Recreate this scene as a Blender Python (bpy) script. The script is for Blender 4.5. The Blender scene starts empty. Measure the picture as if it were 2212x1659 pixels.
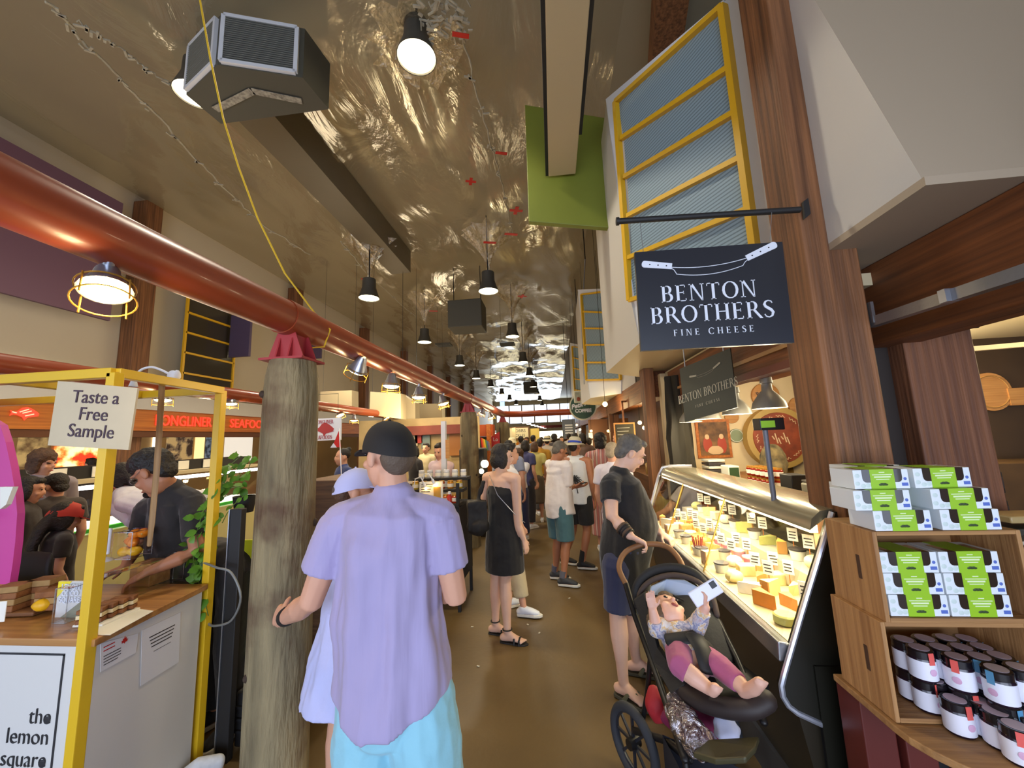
import bpy, bmesh, math, random
from mathutils import Vector, Matrix, Euler, noise
random.seed(7)
V = Vector; R = math.radians; PI = math.pi
S = bpy.context.scene
COL = S.collection
# ---------------------------------------------------------------- camera
YAW, PIT, ROL, FPX, W_, H_ = R(5.8), R(8.05), R(2.2), 831.0, 2212, 1659
CAM = V((0, 0, 1.65))
FW = V((-math.sin(YAW)*math.cos(PIT), math.cos(YAW)*math.cos(PIT), math.sin(PIT)))
_r0 = V((math.cos(YAW), math.sin(YAW), 0)); _u0 = _r0.cross(FW)
UP = _u0*math.cos(ROL) + _r0*math.sin(ROL); RT = _r0*math.cos(ROL) - _u0*math.sin(ROL)
cd = bpy.data.cameras.new('camera'); cam = bpy.data.objects.new('camera', cd); COL.objects.link(cam)
cd.sensor_width = 36; cd.sensor_fit = 'HORIZONTAL'; cd.lens = 36*FPX/W_
cd.clip_start = .02; cd.clip_end = 300
cam.matrix_world = Matrix(((RT.x, UP.x, -FW.x, CAM.x), (RT.y, UP.y, -FW.y, CAM.y), (RT.z, UP.z, -FW.z, CAM.z), (0, 0, 0, 1)))
S.camera = cam
# ---------------------------------------------------------------- daylight, exposure
wd = bpy.data.worlds.new('daylight'); S.world = wd; wd.use_nodes = True
bg = wd.node_tree.nodes['Background']; bg.inputs[0].default_value = (.66, .78, 1.0, 1); bg.inputs[1].default_value = 2.6
S.view_settings.view_transform = 'Standard'; S.view_settings.look = 'None'
S.view_settings.exposure = 0.3; S.view_settings.gamma = 1; S.view_settings.use_curve_mapping = False
cy = S.cycles; cy.max_bounces = 6; cy.diffuse_bounces = 4; cy.glossy_bounces = 3; cy.transmission_bounces = 5
cy.transparent_max_bounces = 10; cy.adaptive_threshold = .015; cy.use_denoising = True; cy.caustics_reflective = False; cy.caustics_refractive = False
cy.sample_clamp_indirect = 6
def lamp(kind, name, loc, e, col=(1, 1, 1), size=.1, rot=None, sy=None, spot=None):
    d = bpy.data.lights.new(name, kind); o = bpy.data.objects.new(name, d); COL.objects.link(o)
    o.location = loc; d.energy = e; d.color = col
    if kind == 'AREA':
        d.size = size
        if sy: d.shape = 'RECTANGLE'; d.size_y = sy
    else: d.shadow_soft_size = size
    if spot: d.spot_size = R(spot); d.spot_blend = .6
    if rot: o.rotation_euler = [R(a) for a in rot]
    return o
# daylight falling in through the open market doors behind the visitors
lamp('AREA', 'door_daylight', (.2, -3.6, 1.35), 125, (.72, .81, 1.0), 4.6, (88, 0, 0), 2.3)
# ---------------------------------------------------------------- helpers
def ray(px, py): return FW*FPX + RT*(px-W_/2) - UP*(py-H_/2)
def at(px, py, Y=None, X=None, Z=None):
    d = ray(px, py)
    k = Y/d.y if Y is not None else X/d.x if X is not None else (Z-CAM.z)/d.z
    return CAM + d*k
def lin(c):
    return tuple(((x/255)/12.92 if x/255 <= .04045 else (((x/255)+.055)/1.055)**2.4) for x in c)
MATS = {}
def mat(key, rgb=(128, 128, 128), rough=.6, metal=0, var=0, vs=8.0, bump=0, bs=40.0, emit=0, ecol=None, spec=.5, coat=0, stretch=(1, 1, 1), rgb2=None, sheen=0):
    if key in MATS: return MATS[key]
    m = bpy.data.materials.new(key); m.use_nodes = True; MATS[key] = m
    nt = m.node_tree; p = nt.nodes['Principled BSDF']; c = lin(rgb)
    p.inputs['Base Color'].default_value = (*c, 1); p.inputs['Roughness'].default_value = rough
    p.inputs['Metallic'].default_value = metal; p.inputs['Specular IOR Level'].default_value = spec
    p.inputs['Coat Weight'].default_value = coat; p.inputs['Sheen Weight'].default_value = sheen
    if emit:
        p.inputs['Emission Color'].default_value = (*(lin(ecol) if ecol else c), 1); p.inputs['Emission Strength'].default_value = emit
    if var or bump or rgb2:
        tc = nt.nodes.new('ShaderNodeTexCoord'); mp = nt.nodes.new('ShaderNodeMapping'); mp.inputs['Scale'].default_value = stretch
        nt.links.new(tc.outputs['Object'], mp.inputs[0])
        if var or rgb2:
            n = nt.nodes.new('ShaderNodeTexNoise'); n.inputs['Scale'].default_value = vs; n.inputs['Detail'].default_value = 5
            nt.links.new(mp.outputs[0], n.inputs['Vector'])
            r = nt.nodes.new('ShaderNodeValToRGB'); r.color_ramp.elements[0].position = .3; r.color_ramp.elements[1].position = .7
            c2 = lin(rgb2) if rgb2 else tuple(x*(1-var) for x in c)
            r.color_ramp.elements[0].color = (*c2, 1); r.color_ramp.elements[1].color = (*c, 1)
            nt.links.new(n.outputs['Fac'], r.inputs[0]); nt.links.new(r.outputs[0], p.inputs['Base Color'])
        if bump:
            n2 = nt.nodes.new('ShaderNodeTexNoise'); n2.inputs['Scale'].default_value = bs; n2.inputs['Detail'].default_value = 4
            nt.links.new(mp.outputs[0], n2.inputs['Vector'])
            b = nt.nodes.new('ShaderNodeBump'); b.inputs['Strength'].default_value = bump; b.inputs['Distance'].default_value = .02
            nt.links.new(n2.outputs['Fac'], b.inputs['Height']); nt.links.new(b.outputs[0], p.inputs['Normal'])
    return m
def wood(key, c1, c2, scale=1.0, axis='Z', rough=.6, bump=.15, coat=0):
    st = {'Z': (24, 24, .8), 'Y': (24, .8, 24), 'X': (.8, 24, 24)}[axis]
    return mat(key, c1, rough, rgb2=c2, vs=scale, bump=bump, bs=scale*2.2, stretch=st, coat=coat)
def film(key, tint=(255, 250, 240), mixv=.16, rough=.12, bump=.6, bs=3.0, stretch=(1, 1, 1)):
    """clear plastic: mostly see-through, with a wrinkled glossy skin"""
    if key in MATS: return MATS[key]
    m = bpy.data.materials.new(key); m.use_nodes = True; MATS[key] = m
    nt = m.node_tree; nt.nodes.clear(); N = nt.nodes.new
    o = N('ShaderNodeOutputMaterial'); mx = N('ShaderNodeMixShader'); t = N('ShaderNodeBsdfTransparent'); g = N('ShaderNodeBsdfGlossy')
    g.inputs['Roughness'].default_value = rough; g.inputs['Color'].default_value = (*lin(tint), 1)
    t.inputs['Color'].default_value = (*[x**.25 for x in lin(tint)], 1)
    fr = N('ShaderNodeLayerWeight'); fr.inputs[0].default_value = .5
    pw = N('ShaderNodeMath'); pw.operation = 'POWER'; pw.inputs[1].default_value = 3.5
    nt.links.new(fr.outputs['Facing'], pw.inputs[0])
    ma = N('ShaderNodeMath'); ma.operation = 'MULTIPLY_ADD'; ma.use_clamp = True; ma.inputs[1].default_value = .8; ma.inputs[2].default_value = mixv
    nt.links.new(pw.outputs[0], ma.inputs[0]); nt.links.new(ma.outputs[0], mx.inputs[0])
    nt.links.new(t.outputs[0], mx.inputs[1]); nt.links.new(g.outputs[0], mx.inputs[2]); nt.links.new(mx.outputs[0], o.inputs[0])
    if bump:
        tc = N('ShaderNodeTexCoord'); mp = N('ShaderNodeMapping'); mp.inputs['Scale'].default_value = stretch
        n = N('ShaderNodeTexNoise'); n.inputs['Scale'].default_value = bs; n.inputs['Detail'].default_value = 6; n.inputs['Distortion'].default_value = 1.2
        b = N('ShaderNodeBump'); b.inputs['Strength'].default_value = bump; b.inputs['Distance'].default_value = .08
        nt.links.new(tc.outputs['Object'], mp.inputs[0]); nt.links.new(mp.outputs[0], n.inputs['Vector'])
        nt.links.new(n.outputs['Fac'], b.inputs['Height']); nt.links.new(b.outputs[0], g.inputs['Normal'])
    return m
def glow(key, rgb, strength): return mat(key, rgb, .5, emit=strength, ecol=rgb)

class MB:
    def __init__(s): s.b = bmesh.new()
    def face(s, pts):
        s.b.faces.new([s.b.verts.new(V(p)) for p in pts]); return s
    def hexa(s, lo, hi):
        a = [s.b.verts.new(V(p)) for p in lo]; c = [s.b.verts.new(V(p)) for p in hi]; n = len(a)
        s.b.faces.new(a[::-1]); s.b.faces.new(c)
        for i in range(n): s.b.faces.new((a[i], a[(i+1) % n], c[(i+1) % n], c[i]))
        return s
    def box(s, c, d, rz=0, M=None):
        c = V(c); x, y, z = d[0]/2, d[1]/2, d[2]/2
        m = M if M else Matrix.Rotation(rz, 3, 'Z')
        f = lambda p: c + m @ V(p)
        return s.hexa([f(p) for p in ((-x, -y, -z), (x, -y, -z), (x, y, -z), (-x, y, -z))], [f(p) for p in ((-x, -y, z), (x, -y, z), (x, y, z), (-x, y, z))])
    def mm(s, x0, x1, y0, y1, z0, z1): return s.box(((x0+x1)/2, (y0+y1)/2, (z0+z1)/2), (abs(x1-x0), abs(y1-y0), abs(z1-z0)))
    def slab(s, pts, off):
        off = V(off); return s.hexa([V(p) for p in pts], [V(p)+off for p in pts])
    def bar(s, p, q, w, h=None, up=(0, 0, 1)):
        p, q = V(p), V(q); d = (q-p); L = d.length; d.normalize(); u = V(up)
        if abs(d.dot(u)) > .98: u = V((1, 0, 0))
        sd = d.cross(u).normalized(); u = sd.cross(d); h = h or w
        return s.box((p+q)/2, (w, L, h), M=Matrix((sd, d, u)).transposed())
    def rings(s, rs, cap=True):
        vs = [[s.b.verts.new(p) for p in r] for r in rs]; n = len(vs[0])
        for a, c in zip(vs, vs[1:]):
            for i in range(n): s.b.faces.new((a[i], a[(i+1) % n], c[(i+1) % n], c[i]))
        if cap:
            s.b.faces.new(vs[0][::-1]); s.b.faces.new(vs[-1])
        return s
    def sweep(s, pts, rad, side=(1, 0, 0), n=12, rnd=True):
        """elliptical tube; rad entries r or (a along side, b across)"""
        pts = [V(p) for p in pts]; k = len(pts)
        if not isinstance(rad, (list, tuple)): rad = [rad]*k
        rad = [(r, r) if not isinstance(r, (list, tuple)) else r for r in rad]
        tg = []
        for i in range(k):
            t = (pts[min(i+1, k-1)]-pts[max(i-1, 0)]); tg.append(t.normalized() if t.length > 1e-9 else V((0, 0, 1)))
        rs = []; sd = V(side)
        for i in range(k):
            t = tg[i]; x = sd - t*sd.dot(t)
            if x.length < .15: x = t.orthogonal()
            x.normalize(); y = t.cross(x); sd = x if V(side).length == 0 else V(side)
            def ring(c, f): return [c + x*(rad[i][0]*f*math.cos(2*PI*j/n)) + y*(rad[i][1]*f*math.sin(2*PI*j/n)) for j in range(n)]
            m = min(rad[i])
            if i == 0 and rnd and rnd != 'end': rs += [ring(pts[0]-t*m*.85, .45), ring(pts[0]-t*m*.5, .85)]
            rs.append(ring(pts[i], 1))
            if i == k-1 and rnd and rnd != 'start': rs += [ring(pts[i]+t*m*.5, .85), ring(pts[i]+t*m*.85, .45)]
        return s.rings(rs)
    def pleat(s, amp, fx=16, fz=2.2, z0=9, z1=10):
        s.b.normal_update()
        for v in s.b.verts:
            w = max(0, min(1, (z0-v.co.z)/max(1e-3, z0-z1))) if z1 < z0 else 1
            v.co += v.normal*amp*w*(noise.noise(V((v.co.x*fx, v.co.y*fx, v.co.z*fz)))+.5*noise.noise(V((v.co.x*fx*2.1+7, v.co.y*fx*2.1, v.co.z*fz*1.5))))
        return s
    def tube(s, pts, r, n=8, rnd=False):
        pts = [V(p) for p in pts]; t = (pts[1]-pts[0]).normalized()
        return s.sweep(pts, r, t.orthogonal().normalized(), n, rnd)
    def lathe(s, prof, c=(0, 0, 0), n=20, M=None, cap=True):
        c = V(c); M = M or Matrix.Identity(3)
        return s.rings([[c + M @ V((r*math.cos(2*PI*j/n), r*math.sin(2*PI*j/n), z)) for j in range(n)] for r, z in prof], cap)
    def ell(s, c, r, M=None, n=12):
        c = V(c); M = M or Matrix.Identity(3); r = (r, r, r) if not isinstance(r, (tuple, list)) else r
        rs = []
        for i in range(1, n):
            a = PI*i/n; rs.append([c + M @ V((r[0]*math.sin(a)*math.cos(2*PI*j/n), r[1]*math.sin(a)*math.sin(2*PI*j/n), -r[2]*math.cos(a))) for j in range(n)])
        return s.rings(rs)
    def torus(s, c, Rr, r, M=None, n=20, k=6, a0=0, a1=2*PI):
        c = V(c); M = M or Matrix.Identity(3); full = abs(a1-a0-2*PI) < 1e-6
        pts = [c + M @ V((Rr*math.cos(a0+(a1-a0)*i/n), Rr*math.sin(a0+(a1-a0)*i/n), 0)) for i in range(n+1)]
        return s.sweep(pts, r, M @ V((0, 0, 1)), k, False)
    def build(s, name, m, parent=None, smooth=True, local=False, bev=0, kind=None, ang=40):
        bmesh.ops.recalc_face_normals(s.b, faces=s.b.faces[:])
        me = bpy.data.meshes.new(name); s.b.to_mesh(me); s.b.free()
        if parent is not None and not local:
            me.transform(PM[parent.name].inverted())
        me.materials.append(m)
        if smooth:
            me.shade_smooth()
            try: me.set_sharp_from_angle(angle=R(ang))
            except Exception: pass
        o = bpy.data.objects.new(name, me); COL.objects.link(o); o.parent = parent
        if parent is not None: PM[o.name] = PM[parent.name]
        else: PM[o.name] = Matrix.Identity(4)
        if kind: o['kind'] = kind
        if bev:
            b = o.modifiers.new('bevel', 'BEVEL'); b.width = bev; b.segments = 2; b.limit_method = 'ANGLE'; b.angle_limit = R(50)
        return o
PM = {}
def tag(o, label, cat, group=None, kind=None):
    o['label'] = label; o['category'] = cat
    if group: o['group'] = group
    if kind: o['kind'] = kind
    return o
def thing(name, label, cat, loc=(0, 0, 0), rz=0, group=None):
    o = bpy.data.objects.new(name, None); COL.objects.link(o); o.empty_display_size = .1
    o.location = loc; o.rotation_euler = (0, 0, rz); PM[o.name] = Matrix.Translation(V(loc)) @ Matrix.Rotation(rz, 4, 'Z')
    return tag(o, label, cat, group)
def struct(name, mb, m, **k): return mb.build(name, m, None, kind='structure', **k)
def dup(root, loc, rz=0, label=None, group=None, scale=None):
    def cp(o, par):
        c = o.copy(); COL.objects.link(c)
        if par is not None: c.parent = par
        for ch in KIDS.get(o.name) or [x for x in o.children]: cp(ch, c)
        return c
    r = cp(root, None); r.location = loc; r.rotation_euler = (0, 0, rz)
    PM[r.name] = Matrix.Translation(V(loc)) @ Matrix.Rotation(rz, 4, 'Z')
    if scale: r.scale = (scale,)*3
    if label: r['label'] = label
    if group: r['group'] = group
    return r
KIDS = {}
def remesh(o, vox, smooth=2, disp=0, dscale=.1, seed=0):
    m = o.modifiers.new('remesh', 'REMESH'); m.mode = 'VOXEL'; m.voxel_size = vox; m.use_smooth_shade = True
    if disp:
        k = 'cloth_noise_%g' % dscale
        t = bpy.data.textures.get(k)
        if not t:
            t = bpy.data.textures.new(k, 'CLOUDS'); t.noise_scale = dscale; t.noise_depth = 2
        d = o.modifiers.new('folds', 'DISPLACE'); d.texture = t; d.strength = disp; d.mid_level = .5; d.texture_coords = 'GLOBAL'
    if smooth:
        q = o.modifiers.new('smooth', 'SMOOTH'); q.factor = .5; q.iterations = smooth
    return o
def crv(pts, n=5):
    """smooth curve through points"""
    P = [V(p) for p in pts]; out = []
    for i in range(len(P)-1):
        a, b, c, d = P[max(0, i-1)], P[i], P[i+1], P[min(len(P)-1, i+2)]
        for k in range(n):
            t = k/n; out.append(.5*((2*b)+(c-a)*t+(2*a-5*b+4*c-d)*t*t+(3*b-a-3*c+d)*t**3))
    out.append(P[-1]); return out
def txt(s, size, m, parent, o, xd, yd, name='lettering', align='CENTER', depth=.002, bold=0, sx=1.0, space=1.0, shear=0, line=1.0):
    c = bpy.data.curves.new(name, 'FONT'); c.body = s; c.size = size; c.align_x = align; c.align_y = 'CENTER'
    c.extrude = depth; c.offset = bold; c.space_character = space; c.shear = shear; c.space_line = line; c.resolution_u = 4
    t = bpy.data.objects.new('tmp', c); me = bpy.data.meshes.new_from_object(t); bpy.data.objects.remove(t); bpy.data.curves.remove(c)
    xd = V(xd).normalized(); yd = V(yd); yd = (yd - xd*yd.dot(xd)).normalized(); zd = xd.cross(yd)
    Mx = Matrix(((xd.x*sx, yd.x, zd.x, 0), (xd.y*sx, yd.y, zd.y, 0), (xd.z*sx, yd.z, zd.z, 0), (0, 0, 0, 1)))
    me.transform(Matrix.Translation(V(o)) @ Mx)
    if parent is not None: me.transform(PM[parent.name].inverted())
    me.materials.clear(); me.materials.append(m); me.name = name
    ob = bpy.data.objects.new(name, me); COL.objects.link(ob); ob.parent = parent; PM[ob.name] = PM[parent.name] if parent else Matrix.Identity(4)
    return ob
def hang(t, pts, top=6.08, r=.003):
    m = MB()
    for p in pts: m.tube([V(p), V((p[0], p[1], top))], r, 5)
    m.build('hanger', M_dmet, t)
X, Yv, Z = V((1, 0, 0)), V((0, 1, 0)), V((0, 0, 1))
# ---------------------------------------------------------------- setting
M_white = mat('white_paint', (205, 200, 192), .55, bump=.03, bs=60)
M_cream = mat('cream_paint', (214, 196, 156), .6)
M_trim = mat('white_trim', (222, 224, 228), .45)
M_ceil = mat('taupe_ceiling', (166, 154, 126), .7, var=.12, vs=.35)
M_yel = mat('yellow_paint', (222, 172, 30), .45)
M_tim = wood('dark_timber', (148, 98, 60), (84, 52, 30), 1.6, 'Z', .65, .3)
M_timH = wood('brown_beam', (136, 78, 36), (88, 48, 22), 1.6, 'Y', .6, .2)
M_pine = wood('orange_pine', (206, 122, 42), (160, 84, 28), 1.4, 'Y', .5, .1)
M_red = mat('red_oxide_paint', (152, 66, 34), .36, var=.12, vs=3, coat=.12)
M_blk = mat('black_matte', (26, 25, 26), .6)
M_met = mat('brushed_steel', (150, 150, 152), .35, metal=.85, bump=.05, bs=80)
M_dmet = mat('dark_metal', (48, 48, 50), .45, metal=.5)
M_floor = mat('polished_concrete', (104, 84, 52), .38, var=.25, vs=1.6, bump=.06, bs=25, spec=.45)
struct('floor', MB().mm(-10, 5, -4, 47, -.2, 0), M_floor)
struct('ceiling', MB().mm(-10, 5, -3.9, 47, 6.1, 6.3), M_ceil)
struct('wall_entrance_blocker', MB().mm(-10, 5, -3.9, -3.7, 2.75, 6.1), M_cream)  # unseen wall over the doors, added to keep sky light off upper walls
# upper wall across the far aisle, with its timber posts and windows
struct('wall_left', MB().mm(-7.2, -7.0, -3, 46, 2.75, 6.1), mat('off_white_wall', (206, 194, 170), .7))  # even off-white base colour
struct('wall_left_end', MB().mm(-9.7, -9.5, -3, 46, 0, 6.1), mat('stall_back_wall', (190, 160, 112), .7, var=.2, vs=.8))
struct('ceiling_stalls', MB().mm(-9.5, -7.2, -3, 46, 2.75, 2.9), M_cream)
struct('wall_right_end', MB().mm(4.6, 4.8, -3, 46, 0, 6.1), mat('brown_back_wall', (88, 62, 36), .7, var=.3, vs=1))  # unseen side wall, added to stop sky light leaking in
for k in range(8):
    y = 5.56 + 3.92*k
    o = struct('trim_%d' % (k+1), MB().mm(-6.99, -6.72, y-.14, y+.14, 0, 5.95), M_tim, bev=.01)
# gable wall at the far end with its tall windows
fw_ = MB()
for x0, x1, z0, z1 in ((-9.5, -6.6, 0, 6.1), (2.4, 4.6, 0, 6.1), (-6.6, 2.4, 0, 3.4), (-6.6, 2.4, 5.5, 6.1)): fw_.mm(x0, x1, 45.5, 45.7, z0, z1)
for x in (-5.1, -3.6, -2.1, -.6, .9): fw_.mm(x-.07, x+.07, 45.5, 45.7, 3.4, 5.5)
fw_.mm(-6.6, 2.4, 45.5, 45.7, 4.4, 4.5)
struct('wall_far', fw_, mat('far_wall_paint', (150, 136, 112), .7))
lamp('AREA', 'gable_window_daylight', (-2, 45.3, 4.4), 330, (.72, .84, 1), 9, (-90, 0, 0), 2.0)

# ------------------------------------------------ saw-tooth upper storey on the right
ZB = 2.4
A1 = at(1385, 738, Z=ZB); R1 = at(1730, 607, Z=ZB); F1 = at(1310, 805, Z=ZB)
T1 = at(1311, 215, Z=4.72)
NA = (R1-A1).cross(T1-A1).normalized()
def onA(px, py, off=0.0):
    d = ray(px, py); k = (A1-CAM).dot(NA)/d.dot(NA); return CAM + d*k - NA*off*(1 if NA.dot(FW) > 0 else -1)
NAo = -NA if NA.dot(FW) > 0 else NA          # towards the aisle
TR1 = onA(1568, 0); TR1 = T1 + (TR1-T1)*1.35
RB = A1 + (R1-A1)*1.12
DY = V((.03, 4.68, 0))
def bay(k, n):
    off = DY*k
    P = lambda p: V(p)+off
    back = [V((2.3, RB.y, 0)), V((2.3, F1.y+.6, 0))]
    w = MB()
    w.face([P(A1), P(RB), P(TR1), P(T1)])
    FT = V((F1.x, F1.y, T1.z))
    w.face([P(F1), P(A1), P(T1), P(FT)])
    w.face([P(T1), P(TR1), P((2.3, TR1.y, T1.z)), P((2.3, FT.y, T1.z)), P(FT)])
    o = struct('wall_right_%d' % n, w, M_white, smooth=False)
    struct('ceiling_bay_%d' % n, MB().slab([P(F1), P((1.4, F1.y+.75, ZB)), P((2.3, F1.y+.75, ZB)), P((2.3, RB.y, ZB)), P(RB), P(A1)], (0, 0, .03)), M_cream, smooth=False)
    # broad white boards round the window
    tr = MB()
    def strip(p, q, r, s, t=.012): tr.slab([V(x)+off+NAo*.001 for x in (p, q, r, s)], NAo*t)
    strip(A1, T1, onA(1335, 221), onA(1366, 652)); strip(T1, onA(1566, 1), onA(1566, 15), onA(1335, 221))
    strip(A1, onA(1366, 652), onA(1640, 562), onA(1640, 655))
    struct('trim_bay_%d' % n, tr, M_trim, smooth=False)
    L = [(1335, 221), (1348, 300), (1355, 383), (1361.5, 467), (1364, 557), (1366, 649)]
    Rr = [(1567, 16), (1581, 149), (1594, 245), (1606, 343), (1618, 455), (1640, 560)]
    win = thing('window_%d' % n, 'yellow framed window with lowered grey blinds, %s' % ('above the big hanging shop sign' if k == 0 else 'on the farther white bay' if k == 1 else 'on the farthest white bay'), 'window', A1+off)
    win['kind'] = 'structure'
    fr = MB(); up = NAo*.02
    for (l, r) in zip(L, Rr): fr.bar(onA(*l)+off+up, onA(*r)+off+up, .034, .05, NAo)
    for Q in (L, Rr): fr.bar(onA(*Q[0])+off+up, onA(*Q[-1])+off+up, .04, .055, NAo)
    fr.build('window_frame', M_yel, win, smooth=False)
    for i in range(5):
        q = [onA(*L[i]), onA(*Rr[i]), onA(*Rr[i+1]), onA(*L[i+1])]
        MB().face([p+off+NAo*.004 for p in q]).build('blind', blind_mat(), win, smooth=False)
    return o
def blind_mat():
    if 'slat_blind' in MATS: return MATS['slat_blind']
    m = mat('slat_blind', (136, 156, 168), .5, spec=.35); nt = m.node_tree; p = nt.nodes['Principled BSDF']
    tc = nt.nodes.new('ShaderNodeTexCoord'); w = nt.nodes.new('ShaderNodeTexWave'); w.bands_direction = 'Z'; w.inputs['Scale'].default_value = 13; w.inputs['Distortion'].default_value = .3
    r = nt.nodes.new('ShaderNodeValToRGB'); r.color_ramp.elements[0].color = (*lin((104, 122, 130)), 1); r.color_ramp.elements[1].color = (*lin((140, 162, 174)), 1)
    r.color_ramp.elements[0].position = .1; r.color_ramp.elements[1].position = .5
    nt.links.new(tc.outputs['Object'], w.inputs[0]); nt.links.new(w.outputs['Fac'], r.inputs[0]); nt.links.new(r.outputs[0], p.inputs['Base Color'])
    return m
for k in range(3): bay(k, k+1)
struct('wall_right_upper', MB().mm(2.3, 2.4, 1.2, 46, 2.3, 6.1), mat('upper_brown_wall', (120, 104, 80), .7))  # even grey-brown base colour
struct('trim_upper', MB().bar((1.1, 1.9, 5.9), (2.2, 8, 5.9), .3, .35), M_tim)

# ------------------------------------------------ raked wall and soffit over the entrance corner
C1, C2 = at(1790, 555, Z=ZB), at(2000, 400, Z=ZB)
CX = C2.x; C0 = at(1760, 0, X=CX); C00 = C0 + (C0-C2)*.5
struct('wall_corner', MB().face([(CX, C1.y+.12, ZB), C2, C00, (CX, C1.y+.12, C00.z)]), M_white, smooth=False)
struct('wall_raked', MB().face([C2, C00, C00+X*3, C2+X*3]), mat('taupe_paint', (176, 158, 134), .7), smooth=False)
struct('ceiling_corner', MB().mm(CX, 4.6, C2.y, C1.y+1.2, ZB, ZB+.03), MATS['taupe_paint'], smooth=False)
struct('trim_beam', MB().mm(1.53, 1.72, -1, 3.2, 2.02, 2.4), M_timH, bev=.008)
struct('ceiling_right', MB().mm(1.72, 4.6, -2, 9, 2.365, 2.39), mat('warm_ceiling', (196, 170, 110), .6))
# timber posts of the corner
struct('pillar_corner', MB().mm(1.125, 1.335, 1.70, 1.92, 0, 4.3), M_tim, bev=.006)
struct('pillar_inner', MB().mm(1.64, 1.93, 1.93, 2.2, 0, 2.4), wood('red_brown_timber', (140, 90, 58), (90, 54, 36), 1.4, 'Z', .65, .25), bev=.006)
struct('trim_post', MB().mm(1.33, 1.66, 2.02, 2.06, 0, 2.4), mat('shadow_board', (46, 36, 30), .8))  # dark board painted in for the shadow gap between the posts
struct('pillar_stall', MB().mm(1.075, 1.19, 4.55, 4.75, 0, 2.4), M_tim, bev=.006)
# ------------------------------------------------ cheese shop shell
struct('wall_shop', MB().mm(1.3, 4.6, 4.7, 4.8, 0, 2.35), mat('shop_wall_cream', (226, 204, 158), .65))
struct('ceiling_shop', MB().mm(1.36, 4.6, 1.9, 4.69, 2.30, 2.36), M_cream)
struct('trim_fascia', MB().mm(1.345, 1.42, 1.92, 4.55, 2.03, 2.34), M_timH, bev=.004)
struct('trim_fascia_edge', MB().mm(1.33, 1.42, 1.92, 4.55, 1.985, 2.03), mat('dark_red_trim', (96, 30, 22), .5))
struct('trim_fascia_rail', MB().mm(1.325, 1.35, 1.92, 4.55, 2.10, 2.125), mat('tan_trim', (170, 130, 84), .5))
struct('trim_pilaster', MB().mm(1.46, 1.56, 4.6, 4.7, 0, 2.2), M_pine)
# dim shop beyond the corner, at the right edge
struct('wall_right_shop', MB().mm(2.6, 4.6, 3.4, 3.5, 0, 2.3), mat('dim_brown_wall', (70, 50, 28), .7, var=.4, vs=2))
# right-hand stalls past the cheese shop
struct('wall_right_stalls', MB().mm(2.2, 2.4, 4.8, 46, 0, 2.4), mat('stall_brown', (108, 66, 32), .6, var=.4, vs=1.2))
struct('trim_stall_header', MB().mm(1.25, 1.45, 4.8, 30, 2.08, 2.4), M_timH, bev=.004)
for i, y in enumerate((8.6, 12.8, 17.2)): struct('trim_stall_post_%d' % (i+1), MB().mm(1.22, 1.42, y-.1, y+.1, 0, 2.1), M_tim, bev=.005)
# ------------------------------------------------ stalls behind the far-left aisle
struct('trim_stall_sign', MB().mm(-6.66, -6.58, 1, 46, 2.0, 2.34), M_pine)
struct('trim_stall_valance', MB().mm(-6.72, -6.6, 1, 46, 1.9, 2.02), mat('brown_edge', (96, 52, 22), .6))
struct('trim_stall_cap', MB().mm(-7.0, -6.55, 1, 46, 2.34, 2.62), M_white)
# ---------------------------------------------------------------- log columns and the red pipe rail
def log_mat():
    m = mat('weathered_log', (156, 140, 104), .8, rgb2=(92, 82, 60), vs=2.2, bump=.8, bs=10, stretch=(5, 5, .8)); nt = m.node_tree; p = nt.nodes['Principled BSDF']
    tc = nt.nodes.new('ShaderNodeTexCoord'); n = nt.nodes.new('ShaderNodeTexNoise'); n.inputs['Scale'].default_value = 2.6; n.inputs['Detail'].default_value = 6
    r = nt.nodes.new('ShaderNodeValToRGB'); r.color_ramp.elements[0].position = .52; r.color_ramp.elements[1].position = .66
    mx = nt.nodes.new('ShaderNodeMix'); mx.data_type = 'RGBA'; mx.inputs['B'].default_value = (*lin((84, 56, 38)), 1)
    old = p.inputs['Base Color'].links[0].from_socket
    nt.links.new(tc.outputs['Object'], n.inputs['Vector']); nt.links.new(n.outputs['Fac'], r.inputs[0]); nt.links.new(r.outputs[0], mx.inputs['Factor'])
    nt.links.new(old, mx.inputs['A']); nt.links.new(mx.outputs['Result'], p.inputs['Base Color'])
    return m
M_log = log_mat(); M_knot = mat('dark_knot', (58, 42, 30), .8); M_pink = mat('faded_red_steel', (168, 52, 56), .45, var=.1, vs=6)
PX, PZ = -1.375, 2.33
PY = (1.9, 6.25, 10.6)
logs = []; LR = (1, 1.1, 1.42)
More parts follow.
